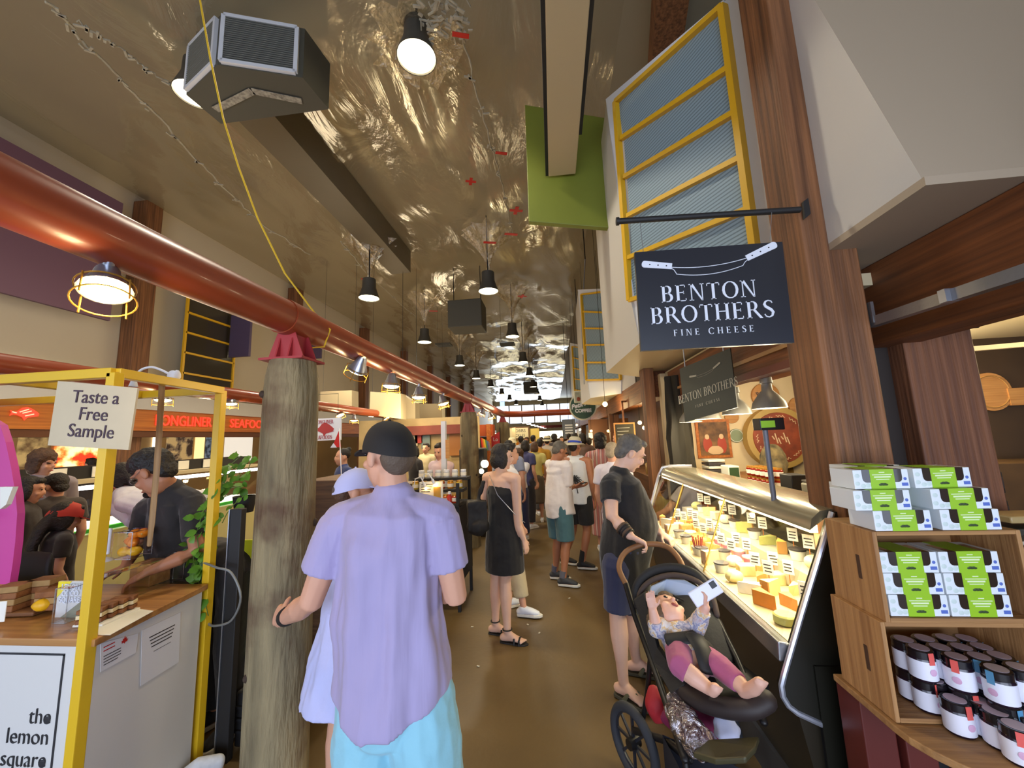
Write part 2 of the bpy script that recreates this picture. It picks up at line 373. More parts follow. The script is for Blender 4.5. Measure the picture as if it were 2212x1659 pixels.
for i, y in enumerate(PY):
    o = thing('log_column', ['thick weathered log column beside the man in the lavender shirt', 'weathered log column behind the woman in the black dress', 'farthest weathered log column, beside the pickle stall sign'][i], 'log column', (PX, y, 0), i*2.1, 'log columns along the aisle')
    mb = MB(); rs = []; n = 40
    for k in range(26):
        z = 2.1*k/25; f = 1 if k < 24 else (.97 if k == 24 else .86)
        rs.append([V((f*LR[i]*(.142-.012*z/2.1)*(1+.05*noise.noise(V((math.cos(2*PI*j/n)*1.3+i*5, math.sin(2*PI*j/n)*1.3, z*.7))))*math.cos(2*PI*j/n),
                      f*LR[i]*(.142-.012*z/2.1)*(1+.05*noise.noise(V((math.cos(2*PI*j/n)*1.3+i*5, math.sin(2*PI*j/n)*1.3, z*.7))))*math.sin(2*PI*j/n), z)) for j in range(n)])
    mb.rings(rs); mb.build('trunk', M_log, o, local=True)
    for k in range(9):
        a = random.uniform(0, 6.28); z = random.uniform(.5, 2.0); rr = LR[i]*(.139-.012*z/2.1)
        MB().ell((rr*math.cos(a), rr*math.sin(a), z), (.017, .017, .02), n=8).build('knot', M_knot, o, local=True)
    logs.append(o)
pipe = thing('pipe_rail', 'long red pipe carried on log columns and crossing the aisle', 'pipe', (PX, 0, PZ))
pts = [V((PX, -1.2, PZ)), V((PX, 10.4, PZ))] + [V((PX+.55-.55*math.cos(a), 10.4+.55*math.sin(a), PZ)) for a in [PI/2*k/6 for k in range(1, 7)]] + [V((.75, 10.95, PZ))]
MB().tube(pts, .088, 20).build('tube', M_red, pipe)
for i, y in enumerate(PY):
    MB().tube([(PX, y-.1, PZ), (PX, y+.1, PZ)], .094, 20).build('collar', M_red, pipe)
    b = thing('pipe_bracket', 'red steel saddle bracket on the %s log column' % ('nearest', 'middle', 'farthest')[i], 'bracket', (PX, y, 2.1), 0, 'pipe saddle brackets')
    MB().mm(-.12, .12, -.1, .1, .0, .012).build('base_plate', M_pink, b, local=True)
    for s in (-1, 1):
        MB().slab([(s*.03, -.09, .012), (s*.03, .09, .012), (s*.03, .05, .15), (s*.03, -.05, .15)], (s*.008, 0, 0)).build('gusset', M_pink, b, local=True, smooth=False)
        MB().slab([(-.1, s*.05, .012), (.1, s*.05, .012), (.05, s*.05, .15), (-.05, s*.05, .15)], (0, s*.008, 0)).build('flange', M_pink, b, local=True, smooth=False)
MB2 = MB().tube([(-3.8, 1, 2.3), (-3.8, 9.2, 2.3)], .075, 16).build('pipe_rail', M_red); tag(MB2, 'red pipe rail farther left above the seafood counters', 'pipe')
for y in (1.5, 8.6):
    o = MB().lathe([(.13, 0), (.12, 2.22)], (-3.8, y, 0), 20).build('log_column', M_log); tag(o, 'log column carrying the farther red pipe, %s' % ('by the pink panel' if y < 3 else 'behind the cream panels'), 'log column')
def KIDL(): return COL.objects[-1]
# caged lamps under the rails
M_bulb = glow('warm_bulb', (255, 206, 120), 26); M_silver = mat('silver_socket', (176, 180, 190), .3, metal=.8); M_cage = mat('cage_wire', (170, 130, 50), .35, metal=.6)
def caged_lamp(loc, drop, tilt, az, label, e, sc=1.0, group='caged lamps under the red pipes'):
    t = thing('caged_lamp', label, 'lamp', loc, az, group); t.scale = (sc,)*3
    Mx = Matrix.Rotation(R(tilt), 3, 'Y'); f = lambda p: Mx @ V(p)
    MB().tube([(0, 0, drop/sc), (0, 0, .09), f((0, 0, .07))], .013, 10).build('stem', M_silver, t, local=True)
    MB().lathe([(.018, .085), (.026, .07), (.03, .05), (.052, .005), (.055, 0), (.05, .001), (.03, .03)], M=Mx, n=18, cap=False).build('shade', M_silver, t, local=True); sh_ = KIDL()
    MB().lathe([(.001, -.018), (.025, -.015), (.044, -.007), (.052, .001), (.04, .012), (.002, .014)], M=Mx, n=18).build('bulb', M_bulb, sh_, local=True)
    cg = MB()
    for zz, rr in ((-.035, .062), (.012, .058)): cg.torus(f((0, 0, zz)), rr, .0022, Mx, 24, 5)
    for k in range(4):
        a = PI/4+k*PI/2; cg.tube([f((.06*math.cos(a), .06*math.sin(a), .016)), f((.062*math.cos(a), .062*math.sin(a), -.05))], .0022, 5)
    cg.build('cage', M_cage, t, local=True)
    q = V(loc) + Matrix.Rotation(az, 3, 'Z') @ (Mx @ V((0, 0, -.06*sc)))
    lamp('POINT', 'caged_lamp_light', q, e, (1, .74, .38), .04)
    return t
for (px, py, tl, az, nm) in ((228, 628, -24, -.64, 'near caged lamp glowing above the yellow booth frame'), (772, 800, -38, 2.6, 'tilted caged lamp, first past the bracket'), (845, 834, 4, 0, 'upright caged lamp, second past the nearest log column'),
                             (905, 858, 0, .5, 'upright caged lamp, third past the nearest log column'), (958, 872, -14, .3, 'slightly tilted caged lamp before the middle log column'),
                             (1041, 893, -30, 2.8, 'caged lamp just past the middle log column'), (1061, 901, -20, .6, 'caged lamp farthest along the pipe')):
    p = at(px, py, X=-1.36); caged_lamp(p, PZ-.08-p.z, tl, az, nm, 3.5, 1.18 if px < 300 else 1.3)
for (px, py, tl, nm) in ((498, 872, 0, 'caged lamp seen over the leafy plant'), (352, 864, 0, 'caged lamp behind the free sample sign'), (735, 897, -25, 'caged lamp above the white fish sign'), (765, 908, 0, 'caged lamp right of the white fish sign'), (835, 905, -35, 'caged lamp behind the black cap')):
    p = at(px, py, X=-3.8); caged_lamp(p, max(.06, 2.23-p.z), tl, 0, nm, 4, 1.3)
# hanging high-bay lamps
M_can = mat('lamp_can_grey', (82, 80, 74), .5, metal=.3); M_lens = glow('lamp_lens', (255, 238, 196), 14)
def highbay(loc, label, e, group='pendant lamps under the ceiling'):
    t = thing('pendant_lamp', label, 'lamp', loc, 0, group)
    MB().lathe([(.03, .40), (.125, .39), (.13, .22), (.16, .12), (.2, 0), (.192, .0), (.15, .1), (.12, .2), (.1, .3)], n=24, cap=False).build('shade', M_can, t, local=True); sh_ = KIDL()
    MB().lathe([(.002, .012), (.18, .012), (.186, .02), (.002, .02)], n=24).build('lens', M_lens, sh_, local=True)
    MB().tube([(0, 0, .39), (0, 0, max(.45, 6.1-loc[2]))], .012, 6).build('rod', M_dmet, t, local=True)
    lamp('SPOT', 'pendant_light', (loc[0], loc[1], loc[2]-.02), e, (1, .92, .75), .17, (0, 0, 0), spot=128)
    return t
ordn = ['nearest', 'second', 'third', 'fourth', 'fifth', 'sixth', 'seventh', 'eighth', 'ninth', 'tenth']
LE = 190
highbay(at(900, 125, Z=5.5), 'big bright pendant lamp above the aisle, nearest of all', LE*1.3)
highbay(at(420, 205, Z=5.55), 'pendant lamp glowing behind the boxy ceiling air vent', LE*.8)
for i, (px, py) in enumerate(((1055, 630), (1107, 728), (1130, 783), (1144, 812), (1152, 836), (1160, 852), (1166, 865), (1171, 876))):
    p = at(px, py, Z=4.5); highbay(p, 'dark can pendant lamp, %s in the right hand row over the aisle' % ordn[i], LE)
for i, (px, py) in enumerate(((797, 645), (917, 740), (993, 790), (1029, 818), (1060, 836), (1084, 852), (1101, 864), (1115, 874))):
    p = at(px, py, Z=4.45); highbay(p, 'dark can pendant lamp, %s in the left hand row' % ordn[i], LE)
# ---------------------------------------------------------------- air unit wrapped in plastic
M_grey = mat('galvanised_grey', (150, 152, 154), .5, metal=.2); M_duct = mat('duct_grey', (74, 72, 62), .6); M_slot = mat('vent_dark', (36, 36, 34), .7); M_slat = mat('vent_slat', (128, 128, 120), .5)
HZ = 5.1
hA, hB, hC = at(402, 205, Z=HZ), at(470, 140, Z=HZ), at(654, 168, Z=HZ)
hv = thing('air_unit', 'boxy grey ceiling air unit with two white framed grilles', 'air vent', hB)
hh = at(660, 64, X=hC.x).z-HZ; hh = max(.35, min(.8, hh)); up = Z*hh
back = V((.04, .36, 0)); 
MB().hexa([hA, hB, hC, hC+back, hA+back], [p+up for p in (hA, hB, hC, hC+back, hA+back)]).build('body', M_duct, hv, smooth=False)
for (p, q) in ((hA, hB), (hB, hC)):
    d = (q-p).normalized(); nrm = d.cross(Z)
    if nrm.dot(CAM-p) < 0: nrm = -nrm
    L = (q-p).length; i0, i1 = p+d*.03+nrm*.015+Z*.03, q-d*.06+nrm*.015+Z*.03; u = Z*(hh-.06)
    g = MB()
    for a, b in ((i0, i1), (i0+u, i1+u), (i0, i0+u), (i1, i1+u)): g.bar(a, b, .035, .035, nrm)
    fo = g.build('grille', M_trim, hv, smooth=False)
    MB().slab([i0, i1, i1+u, i0+u], nrm*.004).build('opening', M_slot, hv, smooth=False)
    sl = MB()
    for k in range(1, 22): sl.bar(i0+u*k/22+nrm*.008, i1+u*k/22+nrm*.008, .006, .012, nrm)
    sl.build('louvre', M_slat, fo, smooth=False)
tp = [at(465, 237, Z=HZ-.01), at(545, 197, Z=HZ-.01), at(652, 219, Z=HZ-.01)]
tb = MB()
for a, b in zip(tp, tp[1:]): tb.bar(a, b, .07, .004)
tb.build('tape_strip', mat('printed_tape', (178, 172, 156), .5, rgb2=(96, 92, 86), vs=30), hv, smooth=False)
dl, dr = at(500, 255, Z=5.5), at(655, 330, Z=5.5)
duct = MB().mm(dl.x, dr.x, hB.y+.42, 8.2, 5.55, 6.08).build('duct', mat('wrapped_duct', (112, 102, 82), .45, var=.15, vs=.8, bump=.25, bs=3), smooth=False)
tag(duct, 'long square duct wrapped in clear plastic behind the air unit', 'duct')
for i, (px, py) in enumerate(((1010, 685), (1146, 838))):
    c = at(px, py, Z=4.75)
    o = thing('air_unit', 'x', 'air vent', c); MB().box(c, (.85, .7, .7)).build('body', M_duct, o, bev=.02)
    hg = MB()
    for sx in (-.35, .35): hg.tube([c+V((sx, 0, .35)), V((c.x+sx, c.y, 6.1))], .012, 6)
    hg.build('hanger', M_dmet, o); tag(o, ['dark air unit in crumpled plastic between the lamp rows', 'dark square air unit hanging far down the aisle', 'dark air unit against the far window'][i], 'air vent')
# ---------------------------------------------------------------- plastic sheeting
def sheet(x0, x1, y0, y1, z, nx, ny, amp):
    mb = MB(); g = []
    for j in range(ny+1):
        row = []
        for i in range(nx+1):
            x, y = x0+(x1-x0)*i/nx, y0+(y1-y0)*j/ny
            h = amp*noise.noise(V((x*.5, y*.35, 1)))+amp*.45*noise.noise(V((x*1.6+3, y*.7, 5)))+amp*.2*noise.noise(V((x*4, y*1.5, 9)))
            row.append(mb.b.verts.new((x, y, z+h)))
        g.append(row)
    for j in range(ny):
        for i in range(nx): mb.b.faces.new((g[j][i], g[j][i+1], g[j+1][i+1], g[j+1][i]))
    return mb
M_film = film('clear_sheeting', (255, 252, 244), .09, .13, .6, 1.1, (1, .5, 1))
M_film2 = film('crumpled_plastic', (255, 246, 226), .3, .08, .9, 9)
M_rtape = mat('red_tape', (196, 34, 26), .5); M_wtape = mat('pale_tape', (190, 182, 160), .45, var=.3, vs=14)
ps = thing('plastic_sheeting', 'clear crinkled plastic sheeting taped up under the whole ceiling', 'plastic sheet', (-2, 8, 5.8))
sheet(-6.6, .9, .2, 43, 5.8, 70, 150, .13).build('film', M_film, ps)
def seam(pix, z, r=.012):
    pts = [at(*p, Z=z) for p in pix]; q = MB(); fine = []
    for a, b in zip(pts, pts[1:]):
        for k in range(10): fine.append(a.lerp(b, k/10)+V((random.uniform(-.015, .015), random.uniform(-.015, .015), random.uniform(-.02, .02))))
    q.tube(fine, r, 6).build('tape_seam', M_wtape, ps)
    cl = MB()
    for k in range(2, len(fine), 4):
        for j in range(3): cl.box(fine[k]+V((random.uniform(-.04, .04), random.uniform(-.05, .05), -.02)), (random.uniform(.03, .09), .02, .012), random.uniform(0, 3))
    cl.build('tape_scraps', M_wtape, ps, smooth=False, kind='stuff')
seam([(101, 0), (190, 100), (345, 257), (470, 390), (560, 480), (679, 557)], 5.62)
seam([(165, 45), (235, 85), (340, 165), (465, 237)], 5.62, .008)
seam([(985, 20), (1040, 240), (1085, 400), (1110, 520)], 5.62, .01)
seam([(735, 520), (800, 600), (905, 690)], 5.55, .012)
for (px, py, zb) in ((900, 60, 5.95), (1055, 590, 4.9), (797, 608, 4.88), (917, 702, 4.9), (1107, 690, 4.9), (1130, 760, 4.9), (993, 765, 4.9), (1144, 795, 4.9), (1029, 800, 4.9)):
    c = at(px, py, Z=zb); rs = []; n = 22
    for k in range(7):
        t = k/6; rr = .03+.42*t**2.2; z = zb+t*(5.75-zb)
        rs.append([c*1 + V((rr*(1+.28*math.sin(j*2.9+k*.4+px))*math.cos(2*PI*j/n), rr*(1+.28*math.cos(j*3.7+k)) *math.sin(2*PI*j/n), z-c.z)) for j in range(n)])
    MB().rings(rs, False).build('gathered_film', M_film2, ps, smooth=True, ang=70)
for (px, py) in ((955, 45), (965, 20)):
    c = at(px, py, Z=5.6); q = MB()
    for k in range(40): q.box(c+V((random.uniform(-.22, .22), random.uniform(-.2, .2), random.uniform(-.05, .05))), (random.uniform(.03, .1), random.uniform(.01, .03), .012), random.uniform(0, 3))
    q.build('tape_scraps', M_wtape, ps, smooth=False, kind='stuff')
for i, (px, py, a, nm) in enumerate(((1017, 392, 1, 'red tape cross on the plastic between duct and green shutter'), (995, 76, 0, 'red tape strip beside the nearest big lamp'), (1083, 331, 0, 'small red tape strip left of the green shutter'), (1115, 455, 1, 'red tape pair under the green shutter edge'),
                                    (1058, 524, 0, 'red tape piece on the gathered plastic above a lamp'), (1104, 506, 0, 'red tape bit right of the gathered plastic'), (793, 603, 0, 'red tape over the left row pendant lamp'), (1128, 640, 1, 'red tape patch on the far crumpled plastic'), (936, 672, 0, 'red tape speck near the left lamp row'))):
    c = at(px, py, Z=5.5 if py < 500 else 5.1); q = MB(); s = .1 if py < 420 else .14
    q.box(c, (s*1.6, s*.45, .006), .3); 
    if a: q.box(c, (s*.45, s*1.6, .007), .3)
    tag(q.build('red_tape', M_rtape, smooth=False), nm, 'tape', 'red tape patches on the plastic')
# ---------------------------------------------------------------- beam, shutter, rope
bz = 4.34; b0, b1 = at(1185, 382, Z=bz), at(1243, 380, Z=bz)
bm = thing('trunking', 'long beige boxed beam ending in front of the green shutter', 'beam', ((b0.x+b1.x)/2, b0.y, bz))
MB().mm(b0.x, b1.x, -1, b0.y, bz, bz+.3).build('casing', mat('beige_casing', (186, 166, 128), .6), bm, smooth=False, bev=.006)
MB().mm(b1.x, b1.x+.03, 1.2, b0.y-.5, bz+.02, bz+.09).build('rail', M_dmet, bm, smooth=False)
MB().mm(b0.x-.03, b0.x, -1, b0.y, bz+.01, bz+.04).build('edge', M_dmet, bm, smooth=False)
gy = b0.y+.06
M_green = mat('olive_green_paint', (116, 124, 40), .5, var=.05, vs=5)
sg = thing('shutter', 'thick olive green shutter panel beside the white bay window', 'shutter', at(1220, 360, Y=gy))
g4 = [at(1142, 478, Y=gy), at(1320, 492, Y=gy), at(1310, 255, Y=gy), at(1134, 226, Y=gy)]
MB().slab(g4, (0, .07, 0)).build('panel', M_green, sg, smooth=False, bev=.006)
for (px, py) in ((1314, 305), (1320, 430)): 
    c = at(px, py, Y=gy+.03); MB().box(c, (.035, .05, .1)).build('hinge', M_silver, sg, smooth=False)
# yellow rope from the ceiling to the pipe
rp = [(432, 0, 1.75), (455, 130, 1.8), (482, 255, 1.85), (515, 360, 1.9), (556, 470, 1.95), (615, 590, 2.0), (690, 690, 2.07)]
q0 = at(432, 0, Y=1.75)
tag(MB().tube([q0+V((-.25, -.1, 6.0-q0.z))]+[at(a, b, Y=y) for a, b, y in rp]+[V((PX+.092, 2.09, PZ)), V((PX+.05, 2.1, PZ-.1)), V((PX-.06, 2.1, PZ-.1))], .0055, 6).build('rope', mat('yellow_rope', (226, 184, 40), .6)), 'thin yellow rope hanging from the ceiling and tied round the pipe', 'rope')

for i, (px, py) in enumerate(((959, 745), (1096, 744))):
    c = at(px, py, Z=4.6); t = thing('ceiling_vent', 'flat dark ceiling vent hanging between the lamp rows, %s one' % ['left', 'right'][i], 'air vent', c, 0, 'flat dark ceiling vents'); MB().box(c, (.46, .35, .05)).build('body', M_duct, t, smooth=False); MB().box(c-Z*.027, (.4, .3, .006)).build('grille', M_slot, t, smooth=False); hang(t, [c+V((-.2, 0, 0)), c+V((.2, 0, 0))])
c = at(1085, 873, Y=24); t = thing('blue_sign', 'tiny pale blue lit sign far along the left wall', 'sign', c); MB().box(c, (.28, .05, .3)).build('panel', glow('pale_blue_sign', (150, 200, 255), 2), t, smooth=False); hang(t, [c])
cd_ = [at(px, py, Y=7.9) for px, py in ((1264, 560), (1260, 640), (1257, 700), (1259, 760), (1262, 830))]
t = thing('conduit', 'thin pale conduit running down beside the farther white bay', 'pipe', cd_[0]); MB().tube(crv(cd_), .012, 8).build('tube', M_silver, t); hang(t, [cd_[0]], 6.08, .012)
for p in (cd_[1], cd_[3]): MB().box(p, (.05, .05, .12)).build('clip', M_trim, t, smooth=False)
for i, (px, py) in enumerate(((1020, 1355), (1165, 1368), (1033, 1440), (1230, 1293), (1140, 1350))):
    p = at(px, py, Z=0); tag(MB().box(p+Z*.004, (.022, .012, .004), i*1.3).build('paper_scrap', mat('scrap_white', (196, 188, 170), .7), smooth=False), 'tiny pale scrap on the aisle floor, %s' % ['left of the black sandals', 'right of the black sandals', 'nearest to the lavender shirt', 'between the white sneaker and the man in black', 'just behind the black sandals'][i], 'litter', 'scraps on the aisle floor')
# ---------------------------------------------------------------- serif lettering drawn as strokes
def glyph(ch):
    T, t, s = .15, .055, .045; P = []
    def rc(x0, x1, y0, y1): P.append([(x0, y0), (x1, y0), (x1, y1), (x0, y1)])
    def stem(x, w=T): rc(x, x+w, 0, 1); rc(x-.06, x+w+.06, 0, s); rc(x-.06, x+w+.06, 1-s, 1)
    def bowl(x0, y0, y1, w, full=None):
        a0, a1 = full or (-PI/2, PI/2); n = 14; cyy = (y0+y1)/2; ry = (y1-y0)/2
        for k in range(n):
            a, b = a0+(a1-a0)*k/n, a0+(a1-a0)*(k+1)/n
            P.append([(x0+w*math.cos(a), cyy+ry*math.sin(a)), (x0+w*math.cos(b), cyy+ry*math.sin(b)), (x0+(w-T)*math.cos(b), cyy+(ry-t)*math.sin(b)), (x0+(w-T)*math.cos(a), cyy+(ry-t)*math.sin(a))])
    if ch == 'B': stem(.07); rc(.2, .36, 1-t, 1); rc(.2, .36, .5, .5+t); rc(.2, .38, 0, t); bowl(.34, .5, 1, .26); bowl(.36, 0, .55, .3); return P, .74
    if ch == 'E': stem(.07); rc(.2, .56, 1-t, 1); rc(.2, .48, .5, .5+t); rc(.2, .6, 0, t); rc(.52, .56, .84, 1); rc(.56, .6, 0, .17); rc(.45, .48, .44, .62); return P, .7
    if ch == 'F': stem(.07); rc(.2, .56, 1-t, 1); rc(.2, .48, .5, .5+t); rc(.52, .56, .84, 1); rc(.45, .48, .44, .62); return P, .66
    if ch == 'N': rc(.1, .155, 0, 1); rc(.0, .25, 0, s); rc(.0, .2, 1-s, 1); P.append([(.08, 1), (.24, 1), (.76, -.02), (.68, -.02)]); rc(.70, .755, 0, 1); rc(.62, .84, 1-s, 1); return P, .9
    if ch == 'T': stem(.3); rc(.02, .73, 1-t, 1); rc(.02, .06, .82, 1); rc(.69, .73, .82, 1); return P, .78
    if ch == 'O': bowl(.46, -.02, 1.02, .45, (0, 2*PI)); return P, .95
    if ch == 'R': stem(.07); rc(.2, .36, 1-t, 1); rc(.2, .36, .46, .46+t); bowl(.34, .46, 1, .27); P.append([(.34, .48), (.5, .48), (.86, -.02), (.7, -.02)]); return P, .82
    if ch == 'H': stem(.07); stem(.6); rc(.2, .62, .49, .49+t); return P, .88
    if ch == 'I': stem(.07); return P, .34
    if ch == 'C': bowl(.48, -.02, 1.02, .46, (R(42), R(318))); rc(.79, .83, .72, .92); return P, .9
    if ch == 'L': stem(.07); rc(.2, .6, 0, t); rc(.56, .6, 0, .2); return P, .66
    if ch == 'D': stem(.07); rc(.2, .42, 1-t, 1); rc(.2, .42, 0, t); bowl(.4, 0, 1, .46); return P, .9
    if ch == 'A': P.append([(.02, 0), (.08, 0), (.44, 1), (.38, 1)]); P.append([(.66, 0), (.84, 0), (.5, 1), (.38, 1)]); rc(.22, .68, .32, .32+t); rc(-.04, .18, 0, s); rc(.6, .92, 0, s); return P, .86
    if ch == 'G': bowl(.48, -.02, 1.02, .46, (R(42), R(322))); rc(.7, .85, .05, .42); rc(.6, .92, .4, .4+s); rc(.79, .83, .72, .92); return P, .95
    if ch == 'S':
        c = [(.52, .83), (.47, .94), (.32, .99), (.17, .93), (.1, .78), (.16, .64), (.3, .54), (.44, .43), (.53, .29), (.47, .1), (.31, .01), (.15, .06), (.07, .2)]
        w = [.05, .06, .06, .1, .14, .15, .16, .16, .15, .11, .06, .06, .05]
        L = []; Q = []
        for i, p in enumerate(c):
            a, b = c[max(0, i-1)], c[min(len(c)-1, i+1)]; dx, dy = b[0]-a[0], b[1]-a[1]; l = math.hypot(dx, dy)
            L.append((p[0]-dy/l*w[i]/2, p[1]+dx/l*w[i]/2)); Q.append((p[0]+dy/l*w[i]/2, p[1]-dx/l*w[i]/2))
        for i in range(len(c)-1): P.append([L[i], L[i+1], Q[i+1], Q[i]])
        return P, .64
    return P, .4
def serif(s, size, m, parent, o, xd, yd, space=.08, sx=1.0, name='lettering'):
    adv = sum(glyph(c)[1]+space for c in s)-space; x = -adv/2; mb = MB(); xd, yd = V(xd).normalized(), V(yd).normalized(); zd = xd.cross(yd)
    for c in s:
        P, a = glyph(c)
        for p in P: mb.slab([V(o)+xd*((x+u)*size*sx)+yd*((v-.5)*size) for u, v in p], zd*.003)
        x += a+space
    return mb.build(name, m, parent, smooth=False)
def knife(parent, o, xd, yd, w, m, mh):
    """two-handled cheese knife emblem"""
    xd, yd = V(xd).normalized(), V(yd).normalized(); zd = xd.cross(yd); f = lambda u, v: V(o)+xd*(u*w)+yd*(v*w)+zd*.002
    ln = MB()
    top = [f(-.29+.58*k/20, .03*((k/10-1)**2)-.02+.03*(k/20-.5)) for k in range(21)]
    bot = [f(-.29, -.01), f(-.265, -.03), f(-.25, -.06)]+[f(-.25+.5*k/16, -.085+.035*(k/8-1)**2+.03*(k/16-.5)) for k in range(17)]+[f(.265, -.01), f(.29, .01)]
    for q in (top, bot): ln.tube(q, w*.0032, 5)
    ln.build('emblem', m, parent)
    for sgn, a, b in ((-1, (-.49, .035), (-.28, .0)), (1, (.28, .02), (.49, .11))):
        h = MB(); d = V((b[0]-a[0], b[1]-a[1], 0)).normalized(); nrm = V((-d.y, d.x, 0)); pl = []
        for k in range(-4, 5):
            e = a if sgn < 0 else b; an = PI*k/8; c = V((e[0], e[1], 0)); dd = -d if sgn < 0 else d
            pl.append(c+dd*(.02*math.cos(an))+nrm*(.028*math.sin(an)*(1 if sgn > 0 else -1)))
        e = b if sgn < 0 else a; c = V((e[0], e[1], 0)); pl += [c+nrm*.024, c-nrm*.024] if sgn > 0 else [c-nrm*.024, c+nrm*.024]
        h.slab([f(p.x, p.y) for p in pl], zd*.003); eh = h.build('emblem_handle', m, parent, smooth=False)
        for k in range(3):
            t = .2+.3*k; c = V(a+(0,)).lerp(V(b+(0,)), t); MB().ell(f(c.x, c.y)+zd*.003, w*.006, n=6).build('rivet', mh, eh)
M_sign = mat('navy_black_sign', (34, 36, 44), .35, spec=.5); M_letw = mat('white_letter', (226, 230, 240), .5); M_letg = mat('greyed_letter', (190, 180, 150), .55)
sy = 1.64
c4 = [at(1385, 758, Y=sy), at(1716, 740, Y=sy), at(1690, 522, Y=sy), at(1371, 545, Y=sy)]
bs = thing('hanging_sign', 'large dark hanging sign reading Benton Brothers Fine Cheese', 'sign', (c4[0]+c4[2])/2, 0)
MB().slab(c4, (0, .02, 0)).build('board', M_sign, bs, smooth=False)
xd = (c4[1]-c4[0]).normalized(); yd = (c4[3]-c4[0]).normalized(); wS = (c4[1]-c4[0]).length; hS = (c4[3]-c4[0]).length
zf = -Yv*.001; fS = lambda u, v: c4[0]+(c4[1]-c4[0])*u+(c4[3]-c4[0])*v+zf
knife(bs, fS(.5, .82), xd, yd, wS*.9, M_letw, M_sign)
serif('BENTON', hS*.165, M_letw, bs, fS(.48, .545), xd, yd, .07)
serif('BROTHERS', hS*.165, M_letw, bs, fS(.49, .335), xd, yd, .07)
serif('FINE CHEESE', hS*.062, M_letw, bs, fS(.49, .155), xd, yd, .42)
br = thing('sign_bracket', 'black pipe arm bolted to the timber post above the large sign', 'bracket', at(1740, 452, Y=1.68))
pA, pB = at(1337, 478, Y=sy+.01), at(1728, 453, Y=1.66)
MB().tube([pA, pB], .013, 14).build('arm', M_blk, br)
MB().tube([pA-X*.012, pA], .018, 14).build('end_cap', M_blk, br)
pc = at(1738, 452, Y=1.69)
MB().slab([pc+V((a, 0, b)) for a, b in ((-.012, -.05), (.014, -.03), (.014, .045), (-.008, .03))], (0, -.012, 0)).build('flange', M_blk, br, smooth=False)
wr = MB()
for (u, px, py) in ((.06, 1382, 476), (.92, 1667, 458)): wr.tube([fS(u, 1), at(px, py, Y=sy+.01)], .0012, 5)
wr.build('wire', M_silver, bs)
# second, smaller sign under the bay
l0, l1, l2, l3 = at(1480, 912, Y=3.1), at(1592, 880, Y=2.8), at(1577, 752, Y=2.8), at(1468, 797, Y=3.1)
l1 = V((l2.x, l2.y, l1.z)); l0 = V((l3.x, l3.y, l0.z))
s2 = thing('hanging_sign', 'smaller grey green hanging sign reading Benton Brothers under the bay soffit', 'sign', (l0+l2)/2, 0)
xd2 = (l1-l0).normalized(); yd2 = (l3-l0).normalized(); zd2 = xd2.cross(yd2).normalized()
MB().slab([l0, l1, l2, l3], -zd2*.015).build('board', mat('dusty_green_sign', (74, 74, 60), .5), s2, smooth=False)
f2 = lambda u, v: l0+(l1-l0)*u+(l3-l0)*v+zd2*.001
w2, h2 = (l1-l0).length, (l3-l0).length
knife(s2, f2(.5, .76), xd2, yd2, w2*.6, M_letg, M_sign)
serif('BENTON BROTHERS', h2*.15, M_letg, s2, f2(.49, .43), xd2, yd2, .02, sx=.62)
serif('FINE CHEESE', h2*.05, M_letg, s2, f2(.49, .22), xd2, yd2, .4, sx=.8)
hk = MB()
for u in (.12, .88): hk.tube([f2(u, 1), V((f2(u, 1).x, f2(u, 1).y, ZB))], .004, 6)
hk.build('hook', M_silver, s2)
# ---------------------------------------------------------------- glass cheese case
gl0, gl1 = at(1712, 1400, Z=.80), at(1400, 1125, Z=.80)
GX = (gl0.x+gl1.x)/2; Y0, Y1 = 1.76, gl1.y
GX = .865
gc = thing('display_case', 'long slant fronted glass cheese case glowing inside', 'display case', (GX+.3, (Y0+Y1)/2, 0))
tpX, tpZ = GX+.175, 1.235
M_chrome = mat('pale_chrome', (206, 210, 222), .25, metal=.7); M_hood = mat('smoky_hood', (150, 142, 118), .26, metal=.4, coat=.3); M_dbase = mat('dark_base_panel', (44, 38, 28), .35)
M_glass = film('case_glass', (255, 252, 240), .06, .02, 0)
Lc = Y1-Y0
def ext(prof, y0, y1): return MB().hexa([(x, y0, z) for x, z in prof], [(x, y1, z) for x, z in prof])
MB().face([(GX, Y0+.02, .80), (GX, Y1-.02, .80), (tpX, Y1-.02, tpZ), (tpX, Y0+.02, tpZ)]).build('front_glass', M_glass, gc, smooth=False)
ext([(GX-.025, .735), (GX+.03, .735), (GX+.03, .8), (GX-.02, .81)], Y0, Y1).build('bottom_rail', M_met, gc, smooth=False, bev=.006)
ext([(GX-.005, .735), (GX+.1, .735), (GX+.16, .16), (GX+.09, .16)], Y0+.01, Y1).build('front_panel', M_dbase, gc, smooth=False)
ext([(GX+.07, 0), (GX+.16, 0), (GX+.16, .17), (GX+.07, .17)], Y0-.02, Y1).build('kick_plate', mat('slate_kick', (64, 66, 72), .5), gc, smooth=False)
hp = [(tpX-.012, tpZ-.005), (tpX+.0, tpZ+.04), (tpX+.035, tpZ+.07), (tpX+.09, tpZ+.08), (tpX+.28, tpZ+.075), (tpX+.28, tpZ+.05), (tpX+.05, tpZ+.04), (tpX+.015, tpZ+.015)]
ext(hp, Y0+.01, Y1).build('hood', M_hood, gc, ang=60)
ext([(tpX+.0, tpZ-.02), (tpX+.03, tpZ-.02), (tpX+.03, tpZ+.01), (tpX+.0, tpZ+.01)], Y0+.03, Y1-.03).build('light_tube', glow('case_tube', (255, 236, 176), 7), gc, smooth=False)
